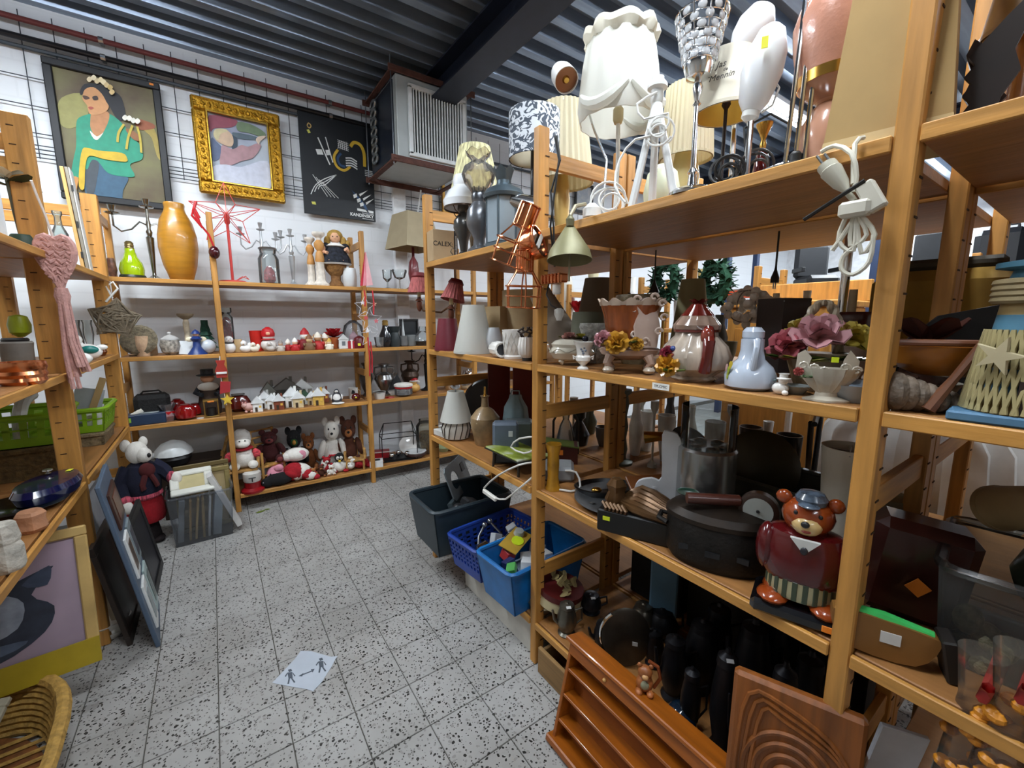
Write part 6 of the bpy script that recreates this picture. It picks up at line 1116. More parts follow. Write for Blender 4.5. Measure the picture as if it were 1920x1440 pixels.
# dark leaf sculpture and shade in the next bay
s = Spot(1838,1.71,X=1.10); t = T('leaf_sculpture','dark brown carved leaf sculpture on the top shelf at the right edge','sculpture',s.loc,s.face); hz = s.h
G().lathe([(.06,0),(.06,.015),(.02,.03)],16).build('base',M('2A140A',.5),t)
for k_,(o_,c_) in enumerate(((-.008,'1C0E06'),(.012,'30190A'))):
    jag = [(-.008,.02)] + [(-.016 - .012 * (q % 2) - .003 * q * (1 - q / 9),.035 + .022 * q) for q in range(9)] + [(.012,.26),(.034,.29),(.045,.25),(.028,.18),(.04,.13),(.02,.08),(.012,.02)]
    G().prism([(x * (.85 if k_ == 0 else -.7),z * (.66 if k_ == 0 else .55)) for x,z in jag],.012,(0,o_,0)).build('leaf',M(c_,.5,0,.3),t)
s = Spot(1890,1.71,X=1.25); table_lamp('amber glass lamp at the top right corner',s,60,-120,190,120,M('6A4A16',.4,0,.2),[(.9,0),(.9,.05),(.5,.1),(.5,1)],M('7A4A14',.3,coat=.4),90)
# ================================================================== RIGHT SHELVING, SECOND SHELF: SHADES AND CERAMICS
def loose_shade(label,s,vb,vt,wb,wt,mat,name='lampshade',n=32,tilt=None,pleat=None,dz=0,lining=None,group='loose lampshades'):
    z1 = s.h(vt); r0,r1 = s.w(wb) / 2,s.w(wt) / 2
    t = T(name,label,'lampshade',s.loc + Vector((0,0,dz)),s.face,group)
    if tilt: t.rotation_euler = (tilt[0],tilt[1],s.face)
    G().shell([(r0,.001),(r0,.012),((r0 + r1) / 2,z1 * .5),(r1,z1)],.003,72 if pleat else n,flute=pleat).build('shade',mat,t)
    G().shell([(r0 + .001,.0),(r0 + .001,.012)],.004,n).build('rim',mat,t)
    G().rod((-r1,0,z1 - .01),(r1,0,z1 - .01),.002,5).rod((0,-r1,z1 - .01),(0,r1,z1 - .01),.002,5).build('spider',STEEL,t); return t
loose_shade('burgundy cone lampshade on the far bay shelf',Rr(840,1,.06),655,597,50,34,M('6A1E2C',.45,0,.08))
loose_shade('white cone lampshade beside the burgundy one',Rr(889,1,.08),660,572,76,40,WSH)
s = Rr(938,1,.25); t = loose_shade('beige square lampshade at the back of the far bay',s,655,575,90,66,M('A8906A',.85),n=4); 
s = Rr(984,1,.36); loose_shade('beige drum lampshade stacked behind the square one',s,655,545,84,84,M('B8A27C',.85))
LT('glass_globe','frosted glass globe shade behind the ribbed beaker','lampshade',Rr(926,1,.14),34,614,[('globe',[(.6,0),(.95,.2),(1,.55),(.7,.9),(.6,1),(.5,.98),(0,.9)],M('B9BEC2',.3,0,.05,coat=.3))])
s = Rr(934,1,.045); t = T('ceramic_beaker','white ribbed beaker lying with its dark mouth towards the aisle','beaker',s.loc + Vector((0,0,.035)),s.face + .35); q = Matrix.Rotation(PI / 2,4,'X')
G(q).shell([(.024,-.06),(.033,-.03),(.034,.03),(.028,.05)],.004,24,flute=(12,.03)).build('body',GLOSSW,t); G(q).lathe([(.024,.035),(.024,.038),(0,.038)],20).build('dark_inside',M('3C3C40',.5),t); G(q).tube([(.031 * math.cos(a),.031 * math.sin(a),.05) for a in [i * PI / 10 for i in range(20)]],.004,6,True).build('lip',GLOSSW,t)
s = Rr(962,1,.06); t = T('lattice_pot','white lattice pattern ceramic pot','pot',s.loc); R = s.w(42) / 2; H = s.h(618)
G().lathe([(R * .8,0),(R * .85,H * .08),(R * .72,H * .14),(R * .95,H * .92),(R,H),(R * .9,H),(R * .8,H * .8),(0,H * .8)],26).build('pot',GLOSSW,t); g = G()
for k in range(12):
    a = k * PI / 6
    for d in (-1,1): g.tube([((R * (.74 + .2 * q)) * 1.02 * math.cos(a + d * .8 * q),(R * (.74 + .2 * q)) * 1.02 * math.sin(a + d * .8 * q),H * (.15 + .76 * q)) for q in (0,.25,.5,.75,1)],.0022,5)
o = g.build('lattice',M('D8D6D0',.3),t); o['kind'] = 'stuff'
s = Rr(988,1,.05); t = T('ribbed_bowl','white ribbed bowl with dark twisted branches','bowl',s.loc); R = s.w(34) / 2; H = s.h(632)
G().lathe([(R * .5,.012),(R * .9,H * .3),(R,H * .6),(R * .85,H * .95),(R * .8,H),(0,H * .85)],40,flute=(16,.05)).build('bowl',GLOSSW,t)
for k in range(5): a = k * 1.3; G().tube([(R * .4 * math.cos(a),R * .4 * math.sin(a),H * .85),(R * .9 * math.cos(a + .5),R * .9 * math.sin(a + .5),H * 1.15),(R * 1.0 * math.cos(a + 1.4),R * 1.0 * math.sin(a + 1.4),H * 1.25),(R * .5 * math.cos(a + 2),R * .5 * math.sin(a + 2),H * 1.4)],.004,6).build('branch',M('3A2E26',.6,.2),t)
G().lathe([(R * .55,0),(R * .55,.012),(0,.014)],14).build('foot',M('3A3A3A',.4,.5),t)
# two armed lamp hung at the end of the far bay
PKS = M('A65A58',.9,0,.35,26,stretch=(5,5,.3)); c = Vector((1.20,2.30,1.50)); t = T('two_arm_lamp','hanging two arm lamp with pink pleated shades','lamp',c,0)
OLDB = M('5A3A1E',.4,.5)
G().tube([(0,0,.0),(0,0,.2)],.006).build('hanging_rod',OLDB,t)
for (u,v,X) in ((786,560,None),(846,575,None)):
    p = onY(u,v,2.42 if u == 786 else 2.12) - c
    G().tube([(0,0,0),(p.x * .4,p.y * .4,-.06),(p.x * .9,p.y * .9,-.05),(p.x,p.y,p.z)],.006).build('arm',OLDB,t)
    G().lathe([(.022,-.012),(.022,-.008),(.012,0),(.010,.02)],14,p + Vector((0,0,.0))).lathe([(.004,-.075),(.012,-.065),(.016,-.05),(.016,-.02),(.008,-.012)],12,p).build('candle_holder',M('5E3220',.4),t)
    G().lathe([(.011,.0),(.011,.05),(0,.05)],12,p).build('candle_sleeve',M('CDBE94',.5),t)
    q = Matrix.Translation(p) @ Matrix.Rotation(.0 if u == 786 else .25,4,'Y'); G(q).shell([(.066,.035),(.038,.125)],.003,60,flute=(22,.03)).build('shade',PKS,t); G(q).shell([(.04,.122),(.043,.13),(.032,.150)],.003,30).build('shade_collar',M('6A1018',.6),t)
# near bay ceramics
GW = M('D9D4C4',.15,0,.05,coat=.6)
def rose(c,r,m,parent,tilt=(0,0,0),name='rose'):
    g = G(Matrix.Translation(c) @ Euler(tilt).to_matrix().to_4x4())
    for ring,(n,tl,L,W_) in enumerate(((4,.12,.75,.7),(5,.45,.9,.85),(6,.95,1.0,.95))):
        for k in range(n): g.petal((0,0,-.05 * r * ring),k * 2 * PI / n + ring * .5,tl,L * r,W_ * r,.55,.0025)
    return g.build(name,m,parent)
def leafs(c,r,m,parent,n=4,a0=0): 
    for k in range(n): G().petal(c,a0 + k * 2 * PI / n,1.35,r,r * .6,.25,.003).build('leaf',m,parent)
s = Rr(1072,1,.10); H = s.h(645); R = s.w(88) / 2; t = T('soup_tureen','white porcelain tureen with flowers on its lid','tureen',s.loc,s.face)
G().lathe([(R * .3,H * .22),(R * .8,H * .3),(R,H * .6),(R * .85,H * .85),(R * .9,H)],28,sy=.8).build('bowl',GW,t); G().lathe([(R * .92,H),(R * .75,H * 1.16),(R * .4,H * 1.28),(0,H * 1.3)],28,sy=.8).build('lid',GW,t)
for a in range(4): G().tube([(R * .55 * math.cos(a * PI / 2 + .8),R * .45 * math.sin(a * PI / 2 + .8),H * .35),(R * .68 * math.cos(a * PI / 2 + .8),R * .55 * math.sin(a * PI / 2 + .8),H * .15),(R * .62 * math.cos(a * PI / 2 + .8),R * .5 * math.sin(a * PI / 2 + .8),.012)],[.012,.008,.012],8).build('foot',GW,t)
G().tube([(R * 1.0 * math.cos(a),R * .82 * math.sin(a),H * .72 + .006 * math.sin(8 * a)) for a in [i * PI / 24 for i in range(48)]],.0022,5,True).build('garland_relief',M('A9A492',.3),t)
rose((-.01,-.01,H * 1.28),.03,M('B98A82',.4),t); rose((.03,-.0,H * 1.26),.026,M('A8A03A',.4),t); leafs((0,0,H * 1.27),.05,M('5A5A2A',.5),t,3); G().ball((.045,-.03,H * 1.27),.012).build('berry',M('1E1E30',.4),t)
s = Rr(1093,1,.03); H = s.h(641); R = s.w(40) / 2; t = T('mini_urn','tiny white urn vase with grey flower print','vase',s.loc,s.face)
G().lathe([(R * .55,0),(R * .55,H * .05),(R * .22,H * .14),(R * .7,H * .32),(R * .72,H * .45),(R * .6,H * .52),(R * .72,H * .85),(R * .98,H),(R * .9,H),(R * .5,H * .6),(0,H * .55)],26).build('body',GLOSSW,t)
for q in (-1,1): G().tube([(q * R * .66,0,H * .42),(q * R * .95,0,H * .48),(q * R * .85,0,H * .36)],.004,6).build('handle',GLOSSW,t)
for k,(a,z) in enumerate(((-.3,.75),(.1,.8),(.3,.7),(-.1,.68),(0,.6))): G().ball((R * .66 * math.sin(a),-R * .68 * math.cos(a),H * z),(.004,.0015,.004),6,4).build('print_leaf',M('6A7484',.4),t)
# large flower vase
s = Rr(1178,1,.085); H = s.h(563); k = s.k; t = T('flower_vase','large capodimonte style vase with brown glaze, claw feet and yellow rose','vase',s.loc,s.face); CER = M('B09484',.25,0,.12,10,coat=.5)
zf = H * .24
G().lathe([(20 * k,zf * .75),(52 * k,zf * 1.05),(58 * k,zf * 1.35),(52 * k,zf * 1.45),(42 * k,zf * 1.5),(0,zf * 1.5)],48,sy=.62,flute=(12,.012)).build('bowl',CER,t)
G().lathe([(40 * k,zf * 1.48),(43 * k,H * .5),(50 * k,H * .8),(56 * k,H * .93),(0,H * .9)],60,sy=.62,flute=(12,.018)).build('flared_wall',M('7A3E1C',.18,0,.65,26,coat=.5,stretch=(1,1,.18)),t); G().shell([(56 * k,H * .925),(61 * k,H)],.006,96,sy=.62,flute=(12,.03),wav=(12,.006,1)).build('scalloped_rim',M('C2AE9C',.2,0,.1,coat=.5),t)
for a in (-1,1):
    for b in (-1,1):
        G().tube([(a * 34 * k,b * 20 * k,zf * 1.0),(a * 40 * k,b * 24 * k,zf * .6),(a * 33 * k,b * 20 * k,zf * .3),(a * 36 * k,b * 22 * k,.012)],[.016,.012,.009,.013],9).build('claw_foot',CER,t); G().ball((a * 37 * k,b * 24 * k - .006,.011),(.018,.018,.011),10,6).build('claw',M('C8BAA8',.2,coat=.5),t)
G().prism([(-.2 * 100 * k,0),(.2 * 100 * k,0),(26 * k,40 * k),(20 * k,66 * k),(24 * k,84 * k),(0,92 * k),(-22 * k,84 * k),(-16 * k,62 * k),(-24 * k,40 * k)],.010,(30 * k,-27 * k,zf * 1.5),rot=(-.08,0,.45)).build('panel',M('B9A294',.3,0,.1,coat=.4),t)
for (x,z) in ((6,70),(54,80),(10,88),(50,30),(8,24),(58,55),(40,92),(28,12)): G().tube([(x * k + 7 * k * math.cos(a) * (1 - .07 * i),-30 * k - 6 * k * (x < 30) * 0,zf * 1.5 + z * k + 7 * k * math.sin(a) * (1 - .07 * i)) for i,a in enumerate([q * .7 for q in range(9)])],.0042,6).build('scroll',M('BFAA9C',.25,coat=.4),t)
rose((-22 * k,-40 * k,zf * 1.75),24 * k,M('B8862A',.3,0,.15,coat=.4),t,(1.15,0,-.2)); rose((-48 * k,-30 * k,zf * 1.95),18 * k,M('B07A80',.3,0,.15,coat=.4),t,(1.0,-.6,0)); rose((12 * k,-38 * k,zf * 1.7),14 * k,M('B98A30',.3,coat=.4),t,(1.2,.4,0)); leafs((-4 * k,-36 * k,zf * 1.78),22 * k,M('34501E',.35,coat=.3),t,3,.4); leafs((-40 * k,-32 * k,zf * 1.6),20 * k,M('8A7A2A',.35,coat=.3),t,3,1.0)
# fluted lidded jar with red glaze
s = Rr(1300,1,.095); H = s.h(560); k = s.k; t = T('lidded_jar','fluted ceramic jar with red brown glaze, flower finial and handle','jar',s.loc,s.face); CJ = M('B9AA9A',.15,0,.35,7,coat=.7,stretch=(3,3,.5)); RG = M('5E1E18',.15,0,.3,12,coat=.7)
G().lathe([(38 * k,0),(44 * k,H * .03),(36 * k,H * .06),(60 * k,H * .16),(66 * k,H * .30),(58 * k,H * .43),(40 * k,H * .55),(38 * k,H * .60)],60,flute=(14,.035)).build('body',CJ,t)
G().lathe([(38 * k,H * .585),(43 * k,H * .60),(43 * k,H * .625),(38 * k,H * .63)],36).build('rim_band',RG,t); G().lathe([(42 * k,H * .63),(43 * k,H * .68),(34 * k,H * .76),(20 * k,H * .86),(12 * k,H * .93),(0,H * .94)],48,flute=(12,.045)).build('lid',M('A08676',.15,0,.4,9,coat=.7),t)
G().lathe([(30 * k,H * .79),(20 * k,H * .865),(12 * k,H * .935),(0,H * .945)],36,flute=(12,.06),c=(0,0,.001)).build('lid_glaze',RG,t)
for q in range(6): G().petal((0,0,H * .92),q * PI / 3,.9,20 * k,13 * k,.3,.003).build('finial_petal',M('7A302C',.25,coat=.4),t)
G().tube([(18 * k,-36 * k,H * .58),(20 * k,-60 * k,H * .62),(22 * k,-76 * k,H * .50),(20 * k,-76 * k,H * .30),(18 * k,-66 * k,H * .16)],[9 * k,11 * k,11 * k,10 * k,12 * k],10).build('handle',RG,t); G().ball((18 * k,-72 * k,H * .56),(11 * k,9 * k,16 * k)).build('handle_knob',M('7A3226',.15,coat=.7),t)
rose((-48 * k,-52 * k,H * .2),24 * k,M('C08A2A',.3,0,.1,coat=.4),t,(1.3,-.4,0)); rose((-50 * k,-44 * k,H * .34),16 * k,M('8A3040',.3,coat=.4),t,(1.0,-.6,0)); leafs((-36 * k,-56 * k,H * .14),24 * k,M('56702A',.35,coat=.3),t,3,.6); G().ball((-40 * k,-46 * k,H * .40),.008).build('bud',M('3A4A80',.3),t)
# pale blue jug
s = Rr(1404,1,.07); H = s.h(612); k = s.k; t = T('jug','pale blue white ceramic jug with stopper and flower print','jug',s.loc,s.face); PB = M('B9C3D2',.12,0,.03,coat=.7)
G().lathe([(38 * k,0),(48 * k,H * .05),(50 * k,H * .22),(42 * k,H * .36),(26 * k,H * .48),(22 * k,H * .62),(22 * k,H * .80),(18 * k,H * .81),(0,H * .81)],34).build('body',PB,t); G().lathe([(18 * k,H * .80),(21 * k,H * .83),(21 * k,H * .92),(14 * k,H * .985),(0,H)],26).build('stopper',PB,t)
G().tube([(6 * k,-20 * k,H * .76),(8 * k,-36 * k,H * .78),(8 * k,-44 * k,H * .68),(6 * k,-42 * k,H * .48),(4 * k,-38 * k,H * .34)],[7 * k,7 * k,6.5 * k,6.5 * k,7 * k],10).build('handle',PB,t)
for q,(a,z,c) in enumerate(((-.95,.25,'8A9A3A'),(-.85,.33,'B9A22E'),(-1.0,.16,'97A03A'),(-1.15,.28,'C8A0A0'))): G().petal((50 * k * math.sin(a),-50 * k * math.cos(a),H * z),-PI / 2 + a,.1,16 * k,10 * k,.1,.001).build('print_petal',M(c,.3),t)
FIG('rabbit_figurine','little white porcelain animal with a hat','figurine',Rr(1462,1,.045),Rr(1462,1,.045).h(700),[('body',GLOSSW,[('b',(0,0,.3),(.36,.3,.3)),('b',(.1,-.08,.66),(.22,.2,.18)),('b',(.2,-.3,.12),(.14,.12,.12))]),('hat',GLOSSW,[('l',[(.3,.74),(.3,.78),(.18,.82),(.18,.95),(.24,1),(0,.96)],(.1,-.05,0))]),('bow',M('3A4A4A',.4),[('b',(-.25,-.1,.66),(.1,.06,.05))])])
# rose basket
s = Rr(1527,1,.17); H = s.h(560); k = s.k; t = T('flower_basket','ceramic basket of pink and yellow roses with a rope handle','basket',s.loc,s.face)
G().lathe([(38 * k,0),(46 * k,H * .12),(62 * k,H * .38),(58 * k,H * .42),(0,H * .42)],40,flute=(20,.02),sy=.7).build('basket',M('8E7A5C',.4,0,.3,30,coat=.2),t)
for off in (0,PI): G().tube([((58 * math.cos(a)) * k * .62 + 5 * k * math.cos(9 * a + off),5 * k * math.sin(9 * a + off),H * .42 + (H * .54) * math.sin(a)) for a in [i * PI / 30 for i in range(31)]],6.5 * k,7).build('rope_handle',M('9C8E78',.35,0,.25,20,coat=.3),t)
PR = M('D29CA2',.3,0,.25,8,coat=.5); YR = M('B4A044',.3,0,.2,8,coat=.5); DR = M('BE6670',.3,0,.25,8,coat=.5)
rose((-2 * k,-30 * k,H * .60),58 * k,PR,t,(.55,0,0)); rose((-58 * k,-22 * k,H * .48),46 * k,DR,t,(.8,-.5,0)); rose((56 * k,-10 * k,H * .58),42 * k,YR,t,(.5,.5,0)); rose((-36 * k,10 * k,H * .66),36 * k,YR,t,(.2,-.3,0)); rose((20 * k,14 * k,H * .70),26 * k,M('B0625A',.3,coat=.5),t)
for (x,y,z,a) in ((-40,-40,.36,0),(-10,-48,.34,1),(24,-46,.36,2),(50,-34,.38,.5),(70,-16,.36,2.5),(-66,-24,.36,3)): leafs((x * k,y * k,H * z),52 * k,M(('33551A','48691E','86862A')[int(x) % 3],.3,0,.2,coat=.4),t,2,a + 4.2)
# boat shaped porcelain basket
s = Rr(1547,1,.035); H = s.h(690); k = s.k; t = T('porcelain_boat','cream porcelain boat basket with scrolls and a small flower','basket',s.loc,s.face); PC = M('B4AC9C',.25,0,.2,14,coat=.4)
G().lathe([(18 * k,H * .25),(34 * k,H * .45),(52 * k,H * .75),(58 * k,H),(52 * k,H),(30 * k,H * .6),(0,H * .5)],48,sy=.5,flute=(18,.05)).build('bowl',PC,t); G().lathe([(40 * k,0),(40 * k,H * .06),(20 * k,H * .16),(18 * k,H * .27)],30,sy=.6,flute=(4,.12)).build('foot',PC,t)
for q,(x,z) in enumerate(((-48,1.05),(-28,1.0),(30,1.05),(50,.98),(-8,.92))): G().tube([((x + 9 * math.cos(a) * (1 - .06 * i)) * k,-14 * k,H * z + (9 * math.sin(a) * (1 - .06 * i)) * k) for i,a in enumerate([w_ * .75 for w_ in range(9)])],3 * k,6).build('scroll',PC,t)
G().prism([(-64 * k,0),(-40 * k,0),(-34 * k,26 * k),(-48 * k,44 * k),(-62 * k,34 * k)],.007,(0,4 * k,H * .95)).build('end_plume',PC,t); G().prism([(22 * k,0),(52 * k,0),(54 * k,22 * k),(36 * k,46 * k),(26 * k,24 * k)],.007,(0,4 * k,H * .95)).build('end_plume',PC,t)
rose((-56 * k,-18 * k,H * .86),11 * k,M('A04A44',.3,coat=.4),t,(1.2,0,0)); leafs((-40 * k,-26 * k,H * .7),14 * k,M('2A5A2A',.3),t,4,.5); G().box((10 * k,-2 * k,H * 1.25),(14 * k,.002,12 * k)).build('yellow_tag',M('C6D818',.6),t)
solo('glass_dish','pale blue glass dish behind the porcelain boat','dish',G().lathe([(.05,0),(.07,.035),(.066,.035),(0,.008)],22,sy=1),M('9FB0C0',.15,coat=.5),Rr(1597,1,.10).loc)
solo('glass_saucer','small grey glass saucer between the figurine and the boat','saucer',G().lathe([(.02,0),(.034,.018),(.031,.018),(0,.004)],18),M('8A908E',.15,coat=.4),Rr(1487,1,.085).loc)
# loose shades and ornaments behind the ceramics (rear shelving behind)
def R2(u,row,dx=.1): return Spot(u,(1.70,1.232,.752,.19)[row],X=1.425 + dx)
TAUPE = M('6E6456',.85,0,.05); OLIVE = M('86805E',.85,0,.05)
loose_shade('taupe cone lampshade behind the tureen',R2(1118,1,.12),600,522,96,50,TAUPE)
loose_shade('grey taupe lampshade tipped on its side behind the tureen',Rr(1068,1,.32),600,545,66,40,M('7E7264',.85),tilt=(0,-.5),dz=.03)
loose_shade('round grey green lampshade behind the white tureen',Rr(1100,1,.30),640,585,72,56,M('5E6050',.85))
loose_shade('olive lampshade above the red glazed jar',R2(1290,1,.12),600,524,84,44,OLIVE)
loose_shade('dark grey square lampshade behind the blue jug',R2(1458,1,.10),620,560,98,98,M('4E4848',.85,0,.06),n=4)
LT('stacked_cup','white cup and saucer resting on the dark square lampshade','cup',Spot(1455,1.232 + R2(1458,1,.10).h(560) + .001,X=1.525),22,550,[('cup',[(1,0),(1,.15),(.6,.2),(.6,.9),(.55,1),(0,.9)],CREAM)])
s = Rr(1190,1,.32); LT('planter','cream ceramic planter with leafy rim behind the flower vase','planter',s,82,553,[('planter',[(.6,0),(.7,.1),(.65,.7),(.85,.8),(1,.95),(.95,1),(.6,.8),(0,.75)],M('8E8266',.4,0,.3,20,bump=.3,coat=.2),{'flute': (9,.04)})],n=36)
s = Rr(1068,1,.20); 
LT('basket_bowl','white woven ceramic bowl behind the mini urn','bowl',Rr(1115,1,.22),60,606,[('bowl',[(.6,0),(.9,.3),(.85,.7),(1,.9),(.95,1),(0,.8)],M('9A9A94',.3,0,.3,50,bump=.6,coat=.2),{'flute': (14,.03)})],n=36)
s = R2(1392,1,.12); t = T('berry_ball','wire ball hung with white berries behind the blue jug','ornament',s.loc + Vector((0,0,0)),0); random.seed(11); R = s.w(42); zc = s.h(575) * .5 + s.h(575) * .5; WB = M('E8E4DC',.4)
for k_ in range(4): G().tube([(R * math.cos(a) * math.cos(k_ * .8),R * math.cos(a) * math.sin(k_ * .8),zc + R * .8 * math.sin(a)) for a in [i * PI / 10 for i in range(20)]],.002,5,True).build('wire_ring',M('8A8480',.4,.5),t)
b0 = None
for k_ in range(54):
    p = Vector((random.gauss(0,1),random.gauss(0,1),random.gauss(0,1))).normalized() * R * random.uniform(.8,1.1)
    if b0 is None: o = b0 = G().ball((0,0,0),.015,8,6).build('berry',WB,t)
    else: o = b0.copy(); COL.objects.link(o)
    o.location = (p.x,p.y,zc + p.z * .85)
G().lathe([(.04,0),(.04,.01),(.008,.02),(.006,zc - R * .75)],12).build('stand',M('8A8480',.4,.5),t)
LT('dark_pot','dark red pot with a pale speckled lower half','pot',R2(1590,1,.08),78,585,[('lower',[(.6,0),(.9,.2),(1,.5),(0,.5)],M('9A8A7E',.4,0,.4,20)),('upper',[(1,.5),(.95,.85),(1,.95),(.9,1),(0,.9)],M('3E0E0C',.3,0,.2,coat=.4))])
s = R2(1565,1,.25); t = T('chrome_lamp_foot','chrome lamp pole standing behind the rose basket','lamp',s.loc,s.face); G().lathe([(.07,0),(.07,.012),(.02,.02),(.016,.03)],22).build('foot',CHROME,t); G().rod((0,0,.02),(0,0,.44),.013,12).build('pole',CHROME,t)
s = R2(1582,1,.16); LT('candle_socket','cream lamp socket on a stem behind the dark red pot','lamp',s,18,543,[('stem',[(.8,0),(.8,.03),(.2,.06),(.2,.6)],BRASS),('socket',[(.7,.58),(1,.62),(1,.8),(.9,1),(0,1)],M('B8AE90',.5))])
s = onX(1455,500,1.5); t = T('hanging_plug','black two pin plug dangling from the top shelf','plug',(s.x,s.y,s.z),0); G().tube([(0,0,.0),(.0,0,.08),(0,0,1.676 - s.z)],.003,6).build('cord',BKC,t); G().lathe([(.018,-.05),(.018,-.035),(.006,-.01),(.004,.005)],12,sy=.6).build('body',BKC,t); G().rod((-.007,0,-.07),(-.007,0,-.05),.002).rod((.007,0,-.07),(.007,0,-.05),.002).build('pins',STEEL,t)
s = onX(1227,530,1.5); t = T('hanging_plug','black flared plug dangling above the flower vase','plug',(s.x,s.y,s.z),0); G().tube([(0,0,0),(0,0,1.676 - s.z)],.003,6).build('cord',BKC,t); G().lathe([(.022,-.04),(.018,-.03),(.006,0),(.004,.01)],12).build('body',BKC,t)
# shelf price label
s = onX(1239,727,.958); t = T('shelf_label','small white printed label on the shelf edge under the jars','label',(.957,s.y,ZR[1] - .013),-PI / 2); G().box((0,0,0),(.052,.001,.017)).build('card',WHITE,t); text_part('TPLCMIC',.010,M('333338',.6),t,(0,-.0008,0),(PI / 2,0,0),depth=.0002)
# right bay of this shelf
s = Spot(1772,ZR[1],X=1.10); k = s.k; t = T('wooden_boat','brown wooden toy boat with a paddle on the shelf beyond the right post','toy boat',s.loc + Vector((0,0,.062)),s.face + .35)
BW = M('A5661E',.35,0,.3,10,coat=.3)
G().lathe([(0,-.005),(.5,.0),(.88,.02),(1,.052),(.93,.052),(.7,.02),(0,.01)],30,sx=.105,sy=.045,c=(0,0,0)).build('hull',BW,t); G().rod((-.105,-.045,.06),(.105,-.045,.06),.006,8).build('gunwale_bar',M('7A4A2E',.4),t); G().tube([(.02,-.055,.07),(-.02,-.07,-.0),(-.05,-.075,-.055)],[.008,.007,.012],8).build('paddle',M('6E4630',.4),t)
for x in (-.06,.06): G().box((x,0,-.03),(.02,.06,.06),ch=.004).build('stand',M('3A1E0C',.5),t)
s = Spot(1838,ZR[1],X=1.27); solo('black_fan','large black fan shaped fireplace ornament','ornament',G().prism([(-.15,0),(.15,0),(.16,.10),(.10,.17),(.02,.195),(-.08,.17),(-.15,.09)],.02),M('0C0B0B',.6),s.loc + Vector((0,.0,.0)),s.face + .2)
s = Spot(1752,ZR[1],X=1.04); t = T('sea_shell','rough brown sea shell in front of the toy boat','shell',s.loc,s.face + .4); g = G()
for q in range(9): r = .036 * (1 - q * .09); g.ball((-.06 + .016 * q,.0,r * .95),(r * .6,r,r),12,7)
g.build('shell',M('6E6052',.7,0,.5,40,bump=.8,bs=50),t); G().ball((.045,-.02,.024),(.02,.016,.02)).build('opening',M('9A8C7C',.4),t)
s = Spot(1722,ZR[1],X=1.16); solo('cowrie_bowl','pale oval bowl behind the sea shell','bowl',G().lathe([(.04,0),(.06,.04),(.055,.04),(0,.01)],20),M('A8A294',.4),s.loc)
FIG('carved_mask','red brown carved flower figurine behind the toy boat','figurine',Spot(1722,ZR[1],X=1.22),.19,[('body',M('3E1E14',.5,0,.4,20),[('l',[(.2,0),(.24,.2),(.12,.5),(.2,.6)])]),('bloom',M('4A241A',.5,0,.4,20),[('f',(0,0,.6),q * 1.05,.7,.4,.3) for q in range(6)])])
s = Spot(1905,ZR[1],X=1.05); k = s.k; t = T('lighthouse','painted wooden lighthouse draped with fishing net and a starfish','lighthouse',s.loc,s.face); hz = s.h
G().box((0,0,.008),(.15,.14,.016),ch=.003).build('plinth',M('4A7494',.6),t)
for q,(z0,z1,r0,r1,c) in enumerate(((795,740,.062,.056,'9C8250'),(740,690,.056,.050,'3E6E8A'),(690,640,.050,.045,'9A8456'),(640,590,.045,.040,'4A7A92'),(590,565,.040,.038,'9A8456'))): G().lathe([(r0,max(.016,hz(z0))),(r1,hz(z1))],24).build('tower_band',M(c,.7,0,.15),t)
for q in range(4): G().tube([(.046 * math.cos(a),.046 * math.sin(a),hz(562) + .009 * q) for a in [i * PI / 10 for i in range(20)]],.006,6,True).build('rope_coil',M('8A7A58',.8,0,.3),t)
G().lathe([(.04,hz(540)),(.045,hz(535)),(.036,hz(530)),(.030,hz(505)),(.05,hz(500)),(.05,hz(490)),(.0,hz(480))],20).build('lantern_room',M('3E6E84',.6),t)
g = G(); NET = M('A09468',.9,0,.2)
for q in range(16):
    a0 = -2.9 + q * .16
    for d in (-1,1): g.tube([((.050 + .016 * w_) * math.cos(a0 + d * .35 * w_),(.050 + .016 * w_) * math.sin(a0 + d * .35 * w_),hz(640) * (1 - w_) + .018) for w_ in (0,.2,.4,.6,.8,1)],.0032,5)
o = g.build('net',NET,t); o['kind'] = 'stuff'
G().prism([(math.sin(q * PI / 5) * (.030 if q % 2 == 0 else .011),math.cos(q * PI / 5) * (.030 if q % 2 == 0 else .011)) for q in range(10)],.008,(-.028,-.066,hz(665)),rot=(.1,.3,-.3)).build('starfish',M('B8AC8A',.7),t); G().box((.012,-.0605,.045),(.03,.006,.05)).build('door',M('2A1A12',.6),t)
# things behind in the next bay, on the rear shelving
s = Spot(1750,1.232,X=1.72); t = T('upholstered_box','beige upholstered box chair back seen between the right posts','chair',s.loc,.1); G().box((0,0,.15),(.26,.30,.30),ch=.03).build('back',M('8A6A22',.85,0,.15),t); G().box((0,0,.315),(.20,.22,.03),ch=.01).build('pad',M('3A3428',.8),t)
